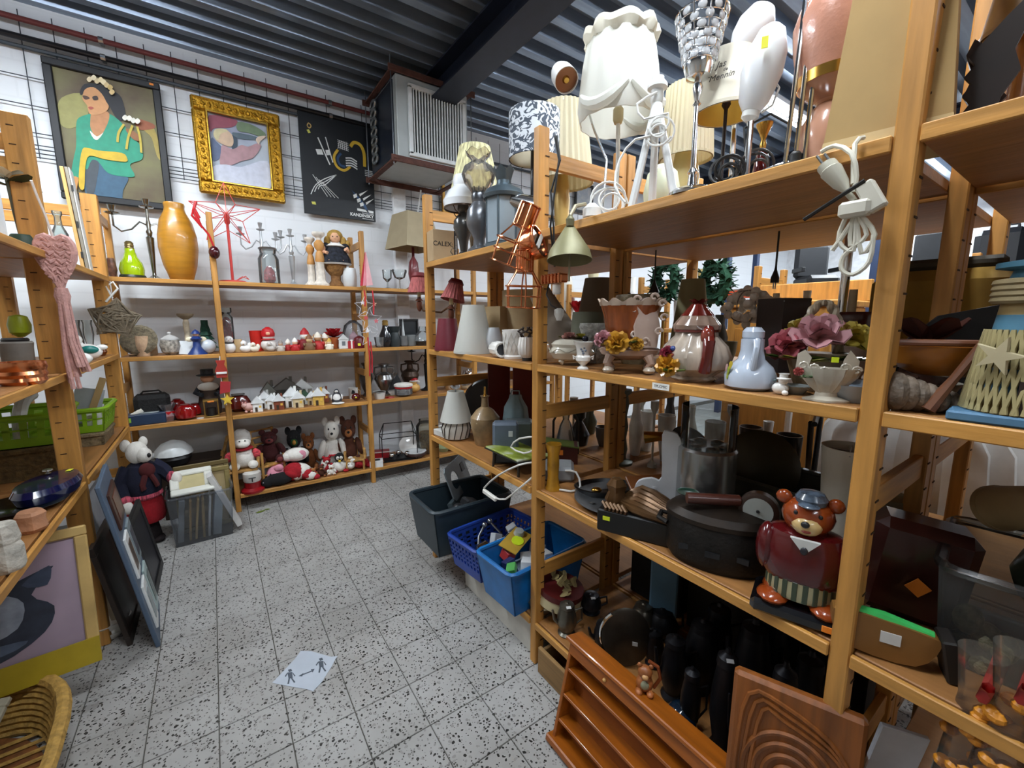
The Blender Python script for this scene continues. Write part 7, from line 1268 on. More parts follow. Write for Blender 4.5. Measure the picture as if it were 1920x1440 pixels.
# ================================================================== RIGHT SHELVING, THIRD SHELF
# far bay
s = Rr(856,2,.09); hz = s.h; k = s.k; t = T('table_lamp','small lamp with a white shade and a striped round ceramic foot','lamp',s.loc,s.face)
G().lathe([(18 * k,0),(24 * k,.008),(27 * k,hz(800)),(22 * k,hz(785)),(12 * k,hz(778))],26).build('foot',M('B9B4AA',.5),t)
for q in range(14): a = q * 2 * PI / 14; G().tube([((r + .5) * k * math.cos(a + tw),(r + .5) * k * math.sin(a + tw),z) for r,z,tw in ((18,.004,0),(24,.012,.05),(27,hz(800),.2),(22,hz(785),.35))],.0028,5).build('stripe',M('2A221C',.5),t)
G().shell([(30 * k,hz(788)),(15 * k,hz(733))],.003,30).build('shade',WSH,t); G().rod((0,0,hz(785)),(0,0,hz(730)),.004).build('pole',STEEL,t)
s = Rr(910,2,.16); hz = s.h; k = s.k; t = T('vase_lamp','brown speckled round vase lamp with a narrow neck','lamp',s.loc,s.face)
G().lathe([(18 * k,0),(20 * k,.01),(27 * k,hz(795)),(27 * k,hz(782)),(16 * k,hz(768)),(7 * k,hz(762)),(6 * k,hz(746)),(9 * k,hz(742)),(0,hz(742))],26).build('vase',M('8E7654',.4,0,.5,12,coat=.3),t); G().lathe([(.010,hz(742)),(.006,hz(738)),(.005,hz(725))],10).build('fitting',BRASS,t)
s = Rr(915,2,.34); solo('round_tray','round black tray standing at the back of the far bay','tray',G().lathe([(.14,-.006),(.15,0),(.14,.008),(0,.002)],32,(0,0,.151),rot=(1.45,0,0)),M('16100E',.35,0,.2),s.loc,s.face)
for (u,dx,w_,h_,c,lab) in ((936,.36,.13,.40,'5A1408','dark red panel standing at the back of the far bay'),(985,.38,.14,.40,'6A1A0C','second dark red panel with an orange tag at the back of the far bay')):
    s = Rr(u,2,dx); solo('red_screen',lab,'panel',G().box((0,0,h_ / 2),(w_,.012,h_),ch=.002),M(c,.4),s.loc,s.face * .6)
s = Rr(948,2,.09); FIG('speaker_box','grey blue box with an arched base on the far bay shelf','box',s,s.h(790),[('box',M('5A6674',.5),[('x',(0,0,.5),(.62,.36,1.0),None,.06)]),('arch',M('20242A',.5),[('t',[(-.26,-.2,.02),(-.26,-.2,.22),(-.12,-.2,.36),(.12,-.2,.36),(.26,-.2,.22),(.26,-.2,.02)],.03)]),('sticker',M('C8CED4',.4),[('x',(.12,-.186,.74),(.1,.01,.14))])])
s = Rr(972,2,.20); FIG('plastic_box','translucent grey plastic box behind the grey blue box','box',s,s.h(780),[('box',M('5E6A6C',.3,0,.1),[('x',(0,0,.45),(.7,.5,.9),None,.05)])])
s = Rr(966,2,.30); t = T('plastic_bag','pale blue plastic bag standing in the far bay','bag',s.loc,s.face); H = s.h(740); G().lathe([(.06,0),(.075,H * .3),(.06,H * .75),(.035,H * .92),(.03,H)],28,sy=.6,flute=(7,.06)).build('bag',M('7E98A0',.35,0,.1),t); G().tube([(-.025,0,H * .95),(-.02,0,H * 1.08),(.02,0,H * 1.08),(.025,0,H * .95)],.004).build('handle',M('8AA2AA',.4),t)
# patterned tray on a rack with a white cord
s = Rr(972,2,.09); base = s.loc; t = T('tray_table','green patterned tray on a dark stand with a white cord','tray',base,.1)
q = Euler((.05,.10,0)).to_matrix()
G().box((0,0,.075),(.20,.22,.008),rot=q,ch=.002).build('tray',canvas_mat('6E7E1E','BFC4B4','8E9A3E',14),t); G().box((0,0,.069),(.206,.226,.004),rot=q).build('tray_edge',M('2A2A26',.4),t)
for a in (-1,1):
    for b in (-1,1): G().rod((a * .075,b * .085,.001),(a * .07,b * .08,.068),.006).build('leg',M('2E2620',.4),t)
wc = M('D6D4CE',.4); P = lambda u,v,X=.93: Vector(onX(u,v,X)) - base
G().tube(smooth3([P(1000,820,1.0),P(970,822,.99),P(955,838,.985),P(975,850,.97),P(990,845,.965)]),.004,7).build('cord',wc,t)
G().tube(smooth3([P(990,868,.985),P(965,872,.95),P(930,890),P(908,912),P(910,922)]),.004,7).build('cord',wc,t); G().tube(smooth3([P(926,932),P(942,935),P(965,915),P(985,898,.95),P(995,890,.99)]),.004,7).build('cord',wc,t)
a,b = P(908,918),P(926,934); G(Matrix.Translation((a + b) / 2) @ Vector((0,0,1)).rotation_difference(b - a).to_matrix().to_4x4()).box((0,0,0),(.016,.020,(b - a).length * 1.15),ch=.004).build('switch',M('D8D6CE',.4),t)
s = Rr(812,2,.03); solo('white_strip_box','flat white box sticking out past the far post','box',G().box((0,0,.017),(.10,.20,.034),ch=.003),M('CFCFCB',.5),(1.035,2.125,ZR[2] + .001),.12)
# near bay
s = Rr(1037,2,.06); LT('bamboo_vase','slim yellow ceramic vase with carved bamboo relief','vase',s,28,832,[('body',[(1,0),(1,.04),(.85,.1),(.72,.3),(.8,.55),(.75,.78),(1,.95),(1.05,1),(.9,.99),(0,.9)],M('A8781E',.3,0,.35,14,coat=.4),{'flute': (5,.05)})],n=30)
s = Rr(1046,2,.16); t = T('white_appliance','grey and white appliance with a curling white cord','appliance',s.loc,s.face); G().box((0,0,.03),(.13,.12,.06),ch=.012).build('body',M('8A8E90',.4),t); G().tube(smooth3([(.03,-.06,.05),(.07,-.1,.06),(.085,-.14,.02),(.05,-.16,.006),(-.03,-.13,.006)]),.0042,7).build('cord',wc,t)
s = Rr(1048,2,.30); FIG('toy_house','brown toy stall with an orange tag behind the yellow vase','toy house',s,.12,[('box',M('4A1A12',.5),[('x',(0,0,.35),(1.4,.8,.7))]),('green_top',M('5A6A22',.6),[('x',(.1,-.05,.73),(1.3,.8,.05),(0,.12,0))]),('price_tag',TAGO,[('x',(.05,-.405,.45),(.2,.01,.2))])])
s = R2(1085,2,.10); LT('dark_bottle_stand','dark glass bottle candlestick seen under the second shelf','bottle',s,40,770,[('body',[(.8,0),(1,.3),(.5,.6),(.3,.7),(.6,.8),(.6,1),(0,1)],M('2A2C2E',.3))])
s = Rr(1060,2,.40); t = T('glass_decanter','clear glass decanter set in a dark arched frame','decanter',s.loc,s.face); G().shell([(.045,.0),(.05,.05),(.03,.14),(.015,.17),(.02,.2)],.003,20).build('glass',glass('B8C0C0',.25),t); G().tube([(-.06,0,0),(-.06,0,.16),(-.03,0,.22),(.03,0,.22),(.06,0,.16),(.06,0,0)],.006).build('frame',M('2A1E18',.5),t)
s = Rr(1135,2,.20); t = T('black_dish','long black dish holding small brass pieces','dish',s.loc,s.face + .3); G().lathe([(.9,0),(1,.028),(.94,.03),(.8,.012),(0,.01)],34,sx=.12,sy=.075).build('dish',M('0C0A0A',.3),t); G().ball((-.04,-.02,.02),(.02,.015,.01)).build('brass_piece',BRASS,t); G().ball((.05,.02,.02),(.03,.02,.01)).build('purple_piece',M('6A5A7A',.4),t)
s = Spot(1150,ZR[2],v=935); solo('pewter_plate','large round pewter plate with a red sticker','plate',G().lathe([(.09,0),(.13,.010),(.15,.018),(.145,.020),(.09,.006),(0,.005)],40).box((-.09,.03,.0125),(.016,.012,.0015)),M('6A6C6E',.35,.7,.3),(1.13,s.Y - .03,ZR[2] + .001))
s = Spot(1150,ZR[2] + .008,X=1.09); t = T('metal_spoon_set','small pewter spoon and salt cups lying on the pewter plate','tableware',s.loc,s.face)
for q,(x,y,r) in enumerate(((0,.01,.022),(.035,-.01,.024),(.04,.035,.02))): G().shell([(r * .6,.0),(r,r * .9)],.002,16,c=(x,y,0)).build('salt_cup',M('2A2A2E',.25,.8),t)
G().tube([(-.03,-.03,.006),(.01,-.025,.010),(.03,-.035,.008)],.003,6).build('spoon',STEEL,t)
s = Rr(1232,2,.045); s = Spot(1228,ZR[2],v=1005); t = T('relief_sculpture','bronze coloured ornate sculpture on a black base with a yellow tag','sculpture',(1.035,s.Y + .035,ZR[2]),-1.15); BRZ = M('5A4026',.3,.5,.4,20)
G().box((0,0,.035),(.26,.12,.07),ch=.004).build('base',M('0A0A0A',.5),t); G().box((-.10,-.061,.045),(.022,.002,.012)).build('price_tag',M('C6D020',.6),t); random.seed(21)
for q in range(11): y = .045 - .010 * q; G().tube(smooth3([(-.07,.03 - .004 * q,.085),(-.02,y + .01,.115 - .003 * q + .008 * (q % 2)),(.05,y,.10 - .002 * q),(.10 + .008 * (q % 3),y - .012,.078)]),[.010,.012,.013,.012,.010,.008,.005],7).build('feather',BRZ,t)
G().lathe([(.026,.07),(.032,.09),(.022,.115),(.028,.135),(.016,.155),(0,.16)],14,(-.09,.0,0),flute=(5,.18)).build('figure',BRZ,t)
for q in range(6): G().tube([(-.11 + .012 * q,-.03,.072),(-.115 + .012 * q,-.05,.09),(-.10 + .012 * q,-.06,.08),(-.105 + .012 * q,-.055,.072)],.006,6).build('scroll',BRZ,t)
s = Rr(1232,2,.19); solo('wooden_plate','square brown wooden plate leaning behind the bronze sculpture','plate',G().box((0,0,.0),(.17,.17,.010),rot=(.5,.0,.5),ch=.002),M('6E3E1A',.45,0,.2,6),s.loc + Vector((0,0,.075)),s.face)
s = Rr(1236,2,.19); H = s.h(808); solo('duck_silhouette','flat white wooden duck silhouette with a yellow sticker','ornament',G().prism(smooth([(-.02,0),(.03,0),(.05,.03),(.085,.06),(.085,.10),(.06,.12),(.07,.16),(.05,H * .93),(.02,H),(-.005,H * .95),(0,.14),(-.03,.135),(-.07,.12),(-.085,.08),(-.08,.04),(-.05,.02)],3),.016).box((-.02,-.009,.10),(.012,.002,.018)),M('D2D5D8',.6),s.loc,s.face)
s = Rr(1316,2,.27); hz = s.h; t = T('chrome_canister','shiny chrome canister with a glass top','canister',s.loc,s.face); R = s.w(110) / 2
G().lathe([(R,0),(R,hz(840)),(R * .92,hz(835)),(0,hz(838))],40).build('body',M('B0B2B2',.24,.9,.05),t); G().shell([(R * .93,hz(836)),(R * .93,hz(760))],.003,36).build('glass_top',glass('D8E0E0',.05),t)
for q in range(7): G().ball((R * .6 * math.cos(q),R * .6 * math.sin(q),hz(834)),(.02,.02,.008),8,5).build('foil_piece',M('7A7C7C',.2,.9),t)
s = R2(1265,2,.02); t = T('brass_horn','old brass horn gramophone arm at the back','instrument',s.loc,s.face); G().lathe([(.06,0),(.06,.02),(.02,.04),(.012,.14)],18).build('foot',M('5A3418',.4),t); G().tube([(0,0,.14),(.0,-.02,.18),(-.06,-.03,.20),(-.12,-.03,.19)],[.012,.014,.018,.024],10).build('arm',BRASS,t); G().shell([(.02,0),(.05,.05),(.07,.07)],.003,22,c=(.02,0,.14),rot=(.5,.4,0)).build('bell',M('2A1E14',.35,.5),t)
s = R2(1165,2,.05); LT('pillar_stand','green grey twisted pillar candlestick at the back','candlestick',s,26,730,[('stem',[(1.6,0),(1.6,.03),(.7,.06),(.6,.1),(.8,.2),(.55,.35),(.8,.5),(.55,.65),(.8,.8),(.6,.92),(1.1,.96),(1.1,1),(0,1)],M('5A5E50',.5,.2,.2))])
s = R2(1200,2,.30); LT('white_candlestick','white ring topped candlestick at the back of the third shelf','candlestick',s,28,740,[('stem',[(1,0),(1,.03),(.3,.1),(.25,.8),(.6,.9),(.6,1),(0,1)],M('B9B9B0',.4))])
# black stove, rolling pin, clock, bin
s = Rr(1345,2,.11); t = T('iron_pot','heavy black oval iron casserole with slotted sides','pot',s.loc,-1.12); IRON = M('171310',.55,.4,.35,30,bump=.2)
G().lathe([(.90,0),(1,.02),(1,.118),(.95,.125),(0,.125)],44,sx=.135,sy=.088).build('body',IRON,t); G().lathe([(1.03,.122),(1.03,.134),(.9,.150),(.4,.162),(0,.164)],44,sx=.135,sy=.088).build('lid',M('22180F',.5,.4,.4,30),t)
for x in (-.075,-.01,.055): G().box((x,-.0885 * math.sqrt(max(.1,1 - (x / .135) ** 2)) - .001,.055),(.035,.006,.014),rot=(0,0,-x * 4)).build('vent_slot',M('3A3A3C',.3,.8),t)
for q in (-1,1): G().tube([(q * .13,-.03,.09),(q * .155,-.02,.095),(q * .155,.02,.095),(q * .13,.03,.09)],.007).build('side_handle',IRON,t)
s = Spot(1332,ZR[2] + .168,X=1.03); solo('rolling_pin','reddish wooden rolling pin handle lying across the iron casserole','rolling pin',G().tube([(-.06,0,.015),(.07,.0,.015)],.0145,14).tube([(.07,0,.015),(.09,0,.015)],.009,10),M('4A241A',.35,0,.2,coat=.3),s.loc,-.75)
s = Spot(1290,ZR[2] + .168,X=1.05); LT('green_bowl','small dark green enamel bowl on the iron casserole','bowl',s,44,945,[('bowl',[(.6,0),(.95,.5),(1,1),(.93,1),(.8,.4),(0,.2)],M('1A3A2C',.25,coat=.4))])
s = Spot(1412,ZR[2],X=1.10); t = T('meat_thermometer','round clock with a pale dial and dark wooden rim','clock',s.loc,s.face - .1); zc = z_at(s.X,s.Y,955) - s.z
G().box((0,.03,zc / 2),(.09,.05,zc),ch=.006).build('stand',M('20140C',.5),t); q = Matrix.Translation((0,0,zc)) @ Matrix.Rotation(PI / 2,4,'X'); G(q).lathe([(.036,-.015),(.046,-.01),(.046,.012),(.036,.016),(0,.010)],30).build('case',M('2E1A10',.4,0,.2,coat=.3),t); G(q).lathe([(.034,.011),(.034,.0165),(0,.0165)],30).build('dial',M('9EA29C',.4,0,.1),t); G(q).lathe([(.004,.017),(.003,.021),(0,.021)],10).build('hub',BLACK,t)
crate('storage_tub','translucent grey storage tub behind the teddy bear bank',(1.50,.60,.753),.26,.55,.13,M('4A4E48',.35,0,.15),0,False,.9,.005,'tub',.010)
solo('serving_plate','large dark olive serving plate standing in the storage tub','plate',G().lathe([(.10,-.006),(.125,.0),(.10,.008),(0,.004)],34,(0,0,.127),rot=(1.35,0,0)),M('38341E',.3,0,.2),(1.50,.66,.772),-.9)
s = Spot(1567,ZR[2],X=1.28); loose_shade('white glass bowl lampshade beside the right post',s,1010,838,66,108,M('CFCBBE',.35,0,.05),group=None)
s = Spot(1455,.93,X=1.46); t = T('black_stand','black folding stand with crossed arms behind the storage tub','stand',(1.74,.58,.753),.3)
G().rod((-.1,0,.0),(.1,0,.30),.009).build('leg',BKC,t); G().rod((.1,.02,.0),(-.1,.02,.30),.009).build('leg',BKC,t); G().rod((-.12,.01,.30),(.12,.01,.30),.009).build('top_bar',BKC,t)
# teddy bear bank
s = Rr(1495,2,.055); H = s.h(918); FIG('bear_bank','ceramic teddy bear in a dark red sweater and striped shorts on a black base','figurine',s,H,[
    ('base',M('0C0C10',.15,coat=.6),[('x',(0,0,.055),(.62,.40,.11),None,.03)]),
    ('body',M('8A3A12',.2,0,.1,coat=.6),[('l',[(.1,.14),(.1,.8)]),('b',(-.12,-.01,.17),(.13,.13,.08)),('b',(.12,-.01,.17),(.13,.13,.08)),('b',(0,-.01,.80),(.17,.145,.15)),('b',(-.16,0,.91),(.055,.04,.055)),('b',(.16,0,.91),(.055,.04,.055)),('b',(-.17,-.1,.14),(.11,.12,.05)),('b',(.17,-.1,.14),(.11,.12,.05))]),
    ('shorts',M('A8A07A',.25,0,.1,coat=.5),[('l',[(.22,.17),(.235,.2),(.23,.32),(0,.34)],(0,0,0),22,{'sy': .75})],[('stripe',M('3A4434',.3),[('x',(.2275 * math.sin(a),-.2275 * .75 * math.cos(a),.25),(.035,.012,.15),(0,0,a),.003) for a in [-1.3 + .29 * q for q in range(10)]])]),
    ('sweater',M('4E0A0E',.22,0,.1,coat=.5),[('l',[(.24,.29),(.28,.35),(.285,.56),(.23,.67),(.12,.71),(0,.72)],(0,0,0),24,{'sy': .66}),('b',(-.245,-.03,.50),(.075,.11,.19)),('b',(.245,-.03,.50),(.075,.11,.19))]),
    ('muzzle',M('C2A46E',.25,coat=.5),[('b',(0,-.12,.76),(.095,.06,.072))],[('nose',BLACK,[('b',(-.01,-.18,.79),(.028,.02,.025))]),('mouth',M('7A2A1E',.3),[('b',(0,-.172,.735),(.03,.014,.012))])]),
    ('eye',BLACK,[('b',(-.075,-.13,.85),(.014,.01,.016)),('b',(.075,-.13,.85),(.014,.01,.016))]),
    ('collar',M('C8C8C4',.3),[('p',[(-.09,.68),(.09,.68),(.0,.57)],.03,(0,-.185,0))]),('tie',M('23242A',.3),[('b',(0,-.205,.60),(.024,.014,.03))]),
    ('cap',M('4A5664',.25,0,.6,60,coat=.4),[('l',[(.10,.91),(.105,.945),(.08,.985),(0,1.0)],(.01,-.02,0)),('b',(.0,-.12,.915),(.07,.06,.018))]),('price_tag',TAGO,[('x',(.20,-.205,.06),(.10,.008,.05))])])
# ================================================================== RIGHT SHELVING, BOTTOM: BINS AND PEWTER
DB = M('26343C',.45,0,.1)
crate('storage_crate','dark slate plastic crate filled with lamp parts in the far bay',(1.055,2.01,ZR[3] + .001),.47,.33,.25,DB,0,False,.86,.006,'crate',.012)
crate('plastic_basket','blue slotted plastic basket with chrome lamp parts',(1.085,1.69,ZR[3] + .001),.42,.25,.165,M('1E3F96',.4),.12,True,.86,.005,'basket',.010,slots=(9,4))
crate('plastic_bin','bright blue plastic bin with light bulbs in boxes',(1.095,1.405,ZR[3] + .001),.44,.25,.20,M('1466A8',.35,0,.2),.06,False,.84,.005,'bin',.010)
def inbin(name,label,cat,loc,g,m,rz=0,grp=None): return solo(name,label,cat,g,m,loc,rz,grp)
inbin('fabric_roll','roll of patterned fabric tape in the slate crate','roll',(.93,1.93,.345),G().shell([(.030,-.05),(.030,.05)],.016,20,rot=(1.45,0,.5)),M('A89A8E',.7,0,.5,40))
inbin('white_ball','round white lamp part in the slate crate','lamp part',(1.00,1.90,.355),G().ball((0,0,0),(.04,.035,.025)),M('AEB2B6',.4)); inbin('black_motor','black motor lamp part in the slate crate','lamp part',(1.09,1.98,.37),G().box((0,0,0),(.10,.07,.08),rot=(.2,.4,.3),ch=.01).ball((-.07,-.01,0),.035),M('1A1C20',.4))
inbin('crumpled_cloth','dark cloth bundle filling the slate crate','cloth',(1.07,1.985,.26),G().ball((0,0,0),(.17,.12,.06),18,10),M('2E2A2A',.9,0,.4,30,bump=.8,bs=20))
for k_,(x,y,kind) in enumerate(((.96,1.62,0),(1.0,1.69,1),(1.05,1.64,2),(1.10,1.70,1),(1.14,1.62,0),(1.06,1.58,2),(1.18,1.68,2))):
    lab = ('silver can','chrome spot arm','white boxed part')[kind] + ' in the blue slotted basket, ' + ('at its front corner','near its front','in its middle','towards its back','at its right rear','at its right edge','at the far rear')[k_]
    g = (G().tube([(-.03,0,0),(-.02,0,0),(.03,0,.01),(.04,0,.01)],[.012,.03,.03,.012],14) if kind == 0 else G().tube([(-.05,0,-.02),(-.01,.01,.03),(.04,0,.06)],.006).ball((.045,0,.065),.014) if kind == 1 else G().box((0,0,.01),(.035,.05,.07),rot=(.5,.3,.4),ch=.003))
    inbin('lamp_part',lab,'lamp part',(x,y,.315),g,(CHROME,STEEL,M('B4B8BC',.5))[kind],k_ * .7,'parts in the blue slotted basket')
inbin('basket_filling','grey cable bundle at the bottom of the blue slotted basket','cable',(1.085,1.655,.245),G().ball((0,0,0),(.15,.09,.04),16,8),M('26282C',.7,0,.4,30,bump=.8,bs=30))
for k_,(x,y,dx,c,lab) in enumerate(((.97,1.40,(.05,.04,.07),'1E2A5A','navy bulb carton'),(1.03,1.36,(.06,.045,.05),'D2D6DA','white bulb carton'),(1.0,1.46,(.05,.05,.04),'9A2A2A','red bulb carton'),(1.09,1.42,(.08,.04,.03),'D8DCDE','flat white bulb carton'),(1.13,1.36,(.05,.05,.06),'E0E2E2','upright white bulb carton'),(.95,1.36,(.05,.04,.03),'4A9A4A','green and blue bulb carton'),(1.16,1.45,(.06,.05,.05),'C2C6CA','grey bulb carton'))):
    t = T('bulb_carton',lab + ' in the bright blue bin','box',(x,y,.335 + .01 * (k_ % 3)),k_ * .8,'bulb cartons'); t.rotation_euler = (.3 * ((k_ % 3) - 1),.35 * ((k_ % 2) - .5),k_ * .8); G().box((0,0,0),dx,ch=.002).build('carton',M(c,.5),t); G().box((0,-dx[1] / 2 - .0006,0),(dx[0] * .6,.001,dx[2] * .5)).build('label',M('2A6AB0' if k_ in (1,5) else 'E6E6E6',.5),t)
inbin('bin_filling','heap of small cartons filling the bright blue bin','carton',(1.095,1.42,.265),G().ball((0,0,0),(.16,.09,.05),16,8),M('7A8A9A',.7,0,.5,40,bump=.6,bs=30))
t = T('yellow_pouch','yellow card with a round neon sticker on the bright blue bin','card',(1.05,1.47,.405),.3); t.rotation_euler = (.25,-.15,.4); G().box((0,0,0),(.15,.09,.004)).build('card',M('A8862A',.6),t); G().lathe([(.028,0),(.028,.004),(0,.004)],18,(0,-.01,.002)).build('neon_sticker',M('C4DA20',.5),t); G().lathe([(.026,0),(.02,.018),(0,.02)],16,(.045,.01,.002)).build('bulb_blister',M('A8ACA8',.2,coat=.4),t)
s = Rr(872,3,.30); t = T('cutout_panel','grey plastic panel with a round hole leaning behind the slate crate','panel',(1.10,2.16,.46),.75); t.rotation_euler = (-.35,0,.75)
g = G()
n = 28; out = []; inn = []
for q in range(n):
    a = q * 2 * PI / n; cx,cz = math.cos(a),math.sin(a); m_ = max(abs(cx),abs(cz)); out.append((cx / m_ * .10,cz / m_ * .10)); inn.append((cx * .055,cz * .055))
vs = [(x,-.004,z) for x,z in out] + [(x,-.004,z) for x,z in inn] + [(x,.004,z) for x,z in out] + [(x,.004,z) for x,z in inn]
g.add(vs,[(q,(q + 1) % n,n + (q + 1) % n,n + q) for q in range(n)] + [(2 * n + q,3 * n + q,3 * n + (q + 1) % n,2 * n + (q + 1) % n) for q in range(n)] + [(n + q,n + (q + 1) % n,3 * n + (q + 1) % n,3 * n + q) for q in range(n)] + [(q,2 * n + q,2 * n + (q + 1) % n,(q + 1) % n) for q in range(n)])
g.box((.16,0,.0),(.12,.008,.20)); g.build('panel',M('6A7276',.45),t); G().box((.15,-.006,.03),(.05,.004,.05)).build('dark_window',BLACK,t); G().box((.05,.02,-.14),(.36,.03,.10)).build('foot',M('3A4448',.5),t)
# near bay bottom: hat box, pewter pots, dark wares
s = Spot(1022,ZR[3],X=1.06); LT('pewter_pot','squat pewter pot under the round gift tin','pot',s,68,1112,[('pot',[(.5,0),(.6,.05),(.9,.3),(1,.6),(.8,.9),(.4,1),(0,1)],M('8E8876',.3,.85,.2))])
s2 = Spot(1047,ZR[3] + s.h(1112) + .001,X=1.08); t = T('round_tin','round cream and dark red tin with dried flowers on top','tin',s2.loc,0); t.rotation_euler = (.12,.1,0); R = s2.w(84) / 2
G().lathe([(R,0),(R,.045),(0,.045)],32).build('tin',M('B9AC86',.5),t); G().lathe([(R * 1.03,.042),(R * 1.03,.065),(0,.065)],32).build('lid_band',M('4A0E0E',.45),t); g = G(); random.seed(2)
for q in range(22): g.petal((random.uniform(-.6,.6) * R,random.uniform(-.6,.6) * R,.066),random.uniform(0,6),random.uniform(.6,1.4),.035,.025)
o = g.build('dried_petals',M('8A7A4E',.8,0,.4),t); o['kind'] = 'stuff'
def teapot(label,s,w,vt,m,tall=False,spout=True,tagc=None):
    R = s.w(w) / 2; H = s.h(vt); t = T('pewter_pot',label,'pot',s.loc,s.face + .3,'pewter wares')
    G().lathe(prof([(.7,0),(.75,.04),(.55,.1),(.85,.35),(.8,.6),(.6,.82),(.65,.86)] if tall else [(.6,0),(.65,.05),(.95,.3),(1,.5),(.7,.8),(.6,.85)],R,H),22).build('body',m,t); G().lathe(prof([(.66,.85),(.6,.92),(.2,.96),(.12,1),(0,1)],R,H),20).build('lid',m,t)
    G().tube([(R * .7,0,H * .7),(R * 1.3,0,H * .75),(R * 1.35,0,H * .4),(R * .75,0,H * .25)],R * .09,7).build('handle',m,t)
    if spout: G().tube([(-R * .7,0,H * .35),(-R * 1.1,0,H * .5),(-R * 1.25,0,H * .78)],[R * .2,R * .14,R * .1],8).build('spout',m,t)
    if tagc: G().box((0,-R * .5,H * .93),(.018,.01,.003),rot=(.5,0,0)).build('price_tag',M(tagc,.6),t)
    return t
PW1 = M('6E6A60',.32,.85,.25); PW2 = M('34343A',.4,.7,.3); PW3 = M('1C1C20',.45,.6,.3)
teapot('tall pewter coffee pot with a white tag at the shelf edge',Spot(1062,ZR[3],X=1.03),44,1128,PW1,True,True,'D8D8D4')
teapot('dark pewter jug with a white tag behind the coffee pot',Spot(1108,ZR[3],X=1.20),46,1112,PW2,True,False,'D0D0D0')
teapot('blackened pewter jug with an orange tag',Spot(1132,ZR[3],X=1.10),48,1165,PW3,True,True,'F08A28')
teapot('round silver lidded pot at the back of the bottom shelf',Spot(1205,ZR[3],X=1.28),52,1130,PW1,False,False)
s = Spot(1172,ZR[3],X=1.10); t = T('serving_tray','oval pewter tray standing upright on the bottom shelf','tray',s.loc,s.face); G().lathe([(.075,-.004),(.085,0),(.075,.006),(0,.002)],30,(0,0,.105),sy=1.2,rot=(1.4,0,.2)).build('tray',M('4A443C',.35,.8,.3),t); G().tube([(.088 * math.cos(a),-.006,.105 + .102 * math.sin(a)) for a in [2.2 + i * .12 for i in range(12)]],.006,6).build('bright_rim',CHROME,t); G().box((.03,-.02,.10),(.018,.002,.014)).build('price_tag',M('B8B8B4',.6),t)
for k_,(u,X,w_,vt,lab) in enumerate(((1260,1.12,60,1190,'black pitcher in the middle of the bottom shelf'),(1310,1.22,70,1160,'black coffee urn with faint highlights'),(1350,1.08,62,1215,'black teapot with a grey tag near the right'),(1400,1.24,80,1160,'tall black kettle below the iron casserole'),(1450,1.10,70,1240,'round black pot beside the carved panel'),(1240,1.32,60,1140,'black coffee can at the very back'),(1500,1.25,80,1220,'dark kettle next to the right post'))):
    teapot(lab,Spot(u,ZR[3],X=X),w_,vt,PW3,k_ % 2 == 0,k_ % 3 == 0,'A8A8A8' if k_ in (2,) else None)
s = Spot(1240,ZR[3],X=1.345); solo('blue_jug','translucent pale blue box at the back of the bottom shelf','box',G().box((0,0,.16),(.10,.06,.32),ch=.006),M('5A7E98',.4),s.loc,s.face)
s = Spot(1275,ZR[3],X=1.035); solo('glass_float','dark blue glass ball beside the wooden rack','ornament',G().ball((0,0,.046),.045,20,12),M('0E2030',.1,0,.2,coat=.8),s.loc)
# wooden display rack leaning on the shelf, small figurine on it
t = T('display_rack','orange brown wooden display rack with four narrow ledges leaning on the shelving','rack',(.812,.93,.004),0); t.rotation_euler = Euler((0,.23,0)); RWD = wood('96500F','y',.25,.4,.2)
L_ = .62; Hh = .355
G().box((.052,-L_ / 2,Hh / 2),(.008,L_,Hh),ch=.001).build('back',M('8A4A12',.5,0,.2),t)
for y in (-.006,-L_ + .006): G().box((.026,y,Hh / 2),(.056,.012,Hh),ch=.002).build('side',RWD,t)
G().box((.020,-L_ / 2,Hh),(.075,L_ + .02,.014),ch=.003).build('top_board',RWD,t); G().box((.022,-L_ / 2,.012),(.08,L_ + .03,.024),ch=.004).build('plinth',RWD,t)
for q in range(3): G().box((.026,-L_ / 2,.085 + .085 * q),(.054,L_ - .026,.009),ch=.001).build('ledge',RWD,t)
G().box((.0,-L_ / 2,Hh - .03),(.008,L_ - .02,.035),ch=.001).build('top_rail',RWD,t); G().ball((-.006,-.16,Hh - .03),.006).build('knob',M('C89A5A',.4),t)
p = Euler((0,.23,0)).to_matrix() @ Vector((.03,-.27,Hh + .0075)) + Vector((.812,.93,.004)); FIG('bear_figurine','small brown teddy bear figurine with a basket handle on the wooden rack','figurine',None,.085,[('body',M('9A5A2E',.4,0,.3,20),[('b',(0,0,.3),(.28,.24,.3)),('b',(0,-.02,.72),(.24,.22,.22)),('b',(-.18,0,.93),(.08,.05,.08)),('b',(.18,0,.93),(.08,.05,.08)),('b',(-.18,-.2,.1),(.12,.16,.1)),('b',(.18,-.2,.1),(.12,.16,.1))]),('muzzle',M('C2925E',.4),[('b',(0,-.22,.68),(.11,.08,.09))]),('bib',M('8A8A70',.5),[('b',(0,-.2,.36),(.14,.08,.16))]),('handle',M('7A3A18',.4),[('t',[(.3,.1,.1),(.5,.1,.5),(.4,.1,.9),(.1,.1,1.05)],.06)])],None,-.9,p)
# crate board on the floor
t = T('wooden_crate','low weathered wooden crate on the floor under the shelf','crate',(1.06,1.085,.002),0)
WD = wood('8A6A40','y',.3,.7)
for x,h_ in ((-.10,.11),(.14,.11)): G().box((x,0,h_ / 2),(.016,.19,h_),ch=.002).build('side_board',WD,t)
for y in (-.088,.088): G().box((.02,y,.05),(.225,.014,.09),ch=.002).build('end_board',WD,t)
G().box((.02,0,.006),(.225,.16,.010)).build('bottom_board',WD,t)
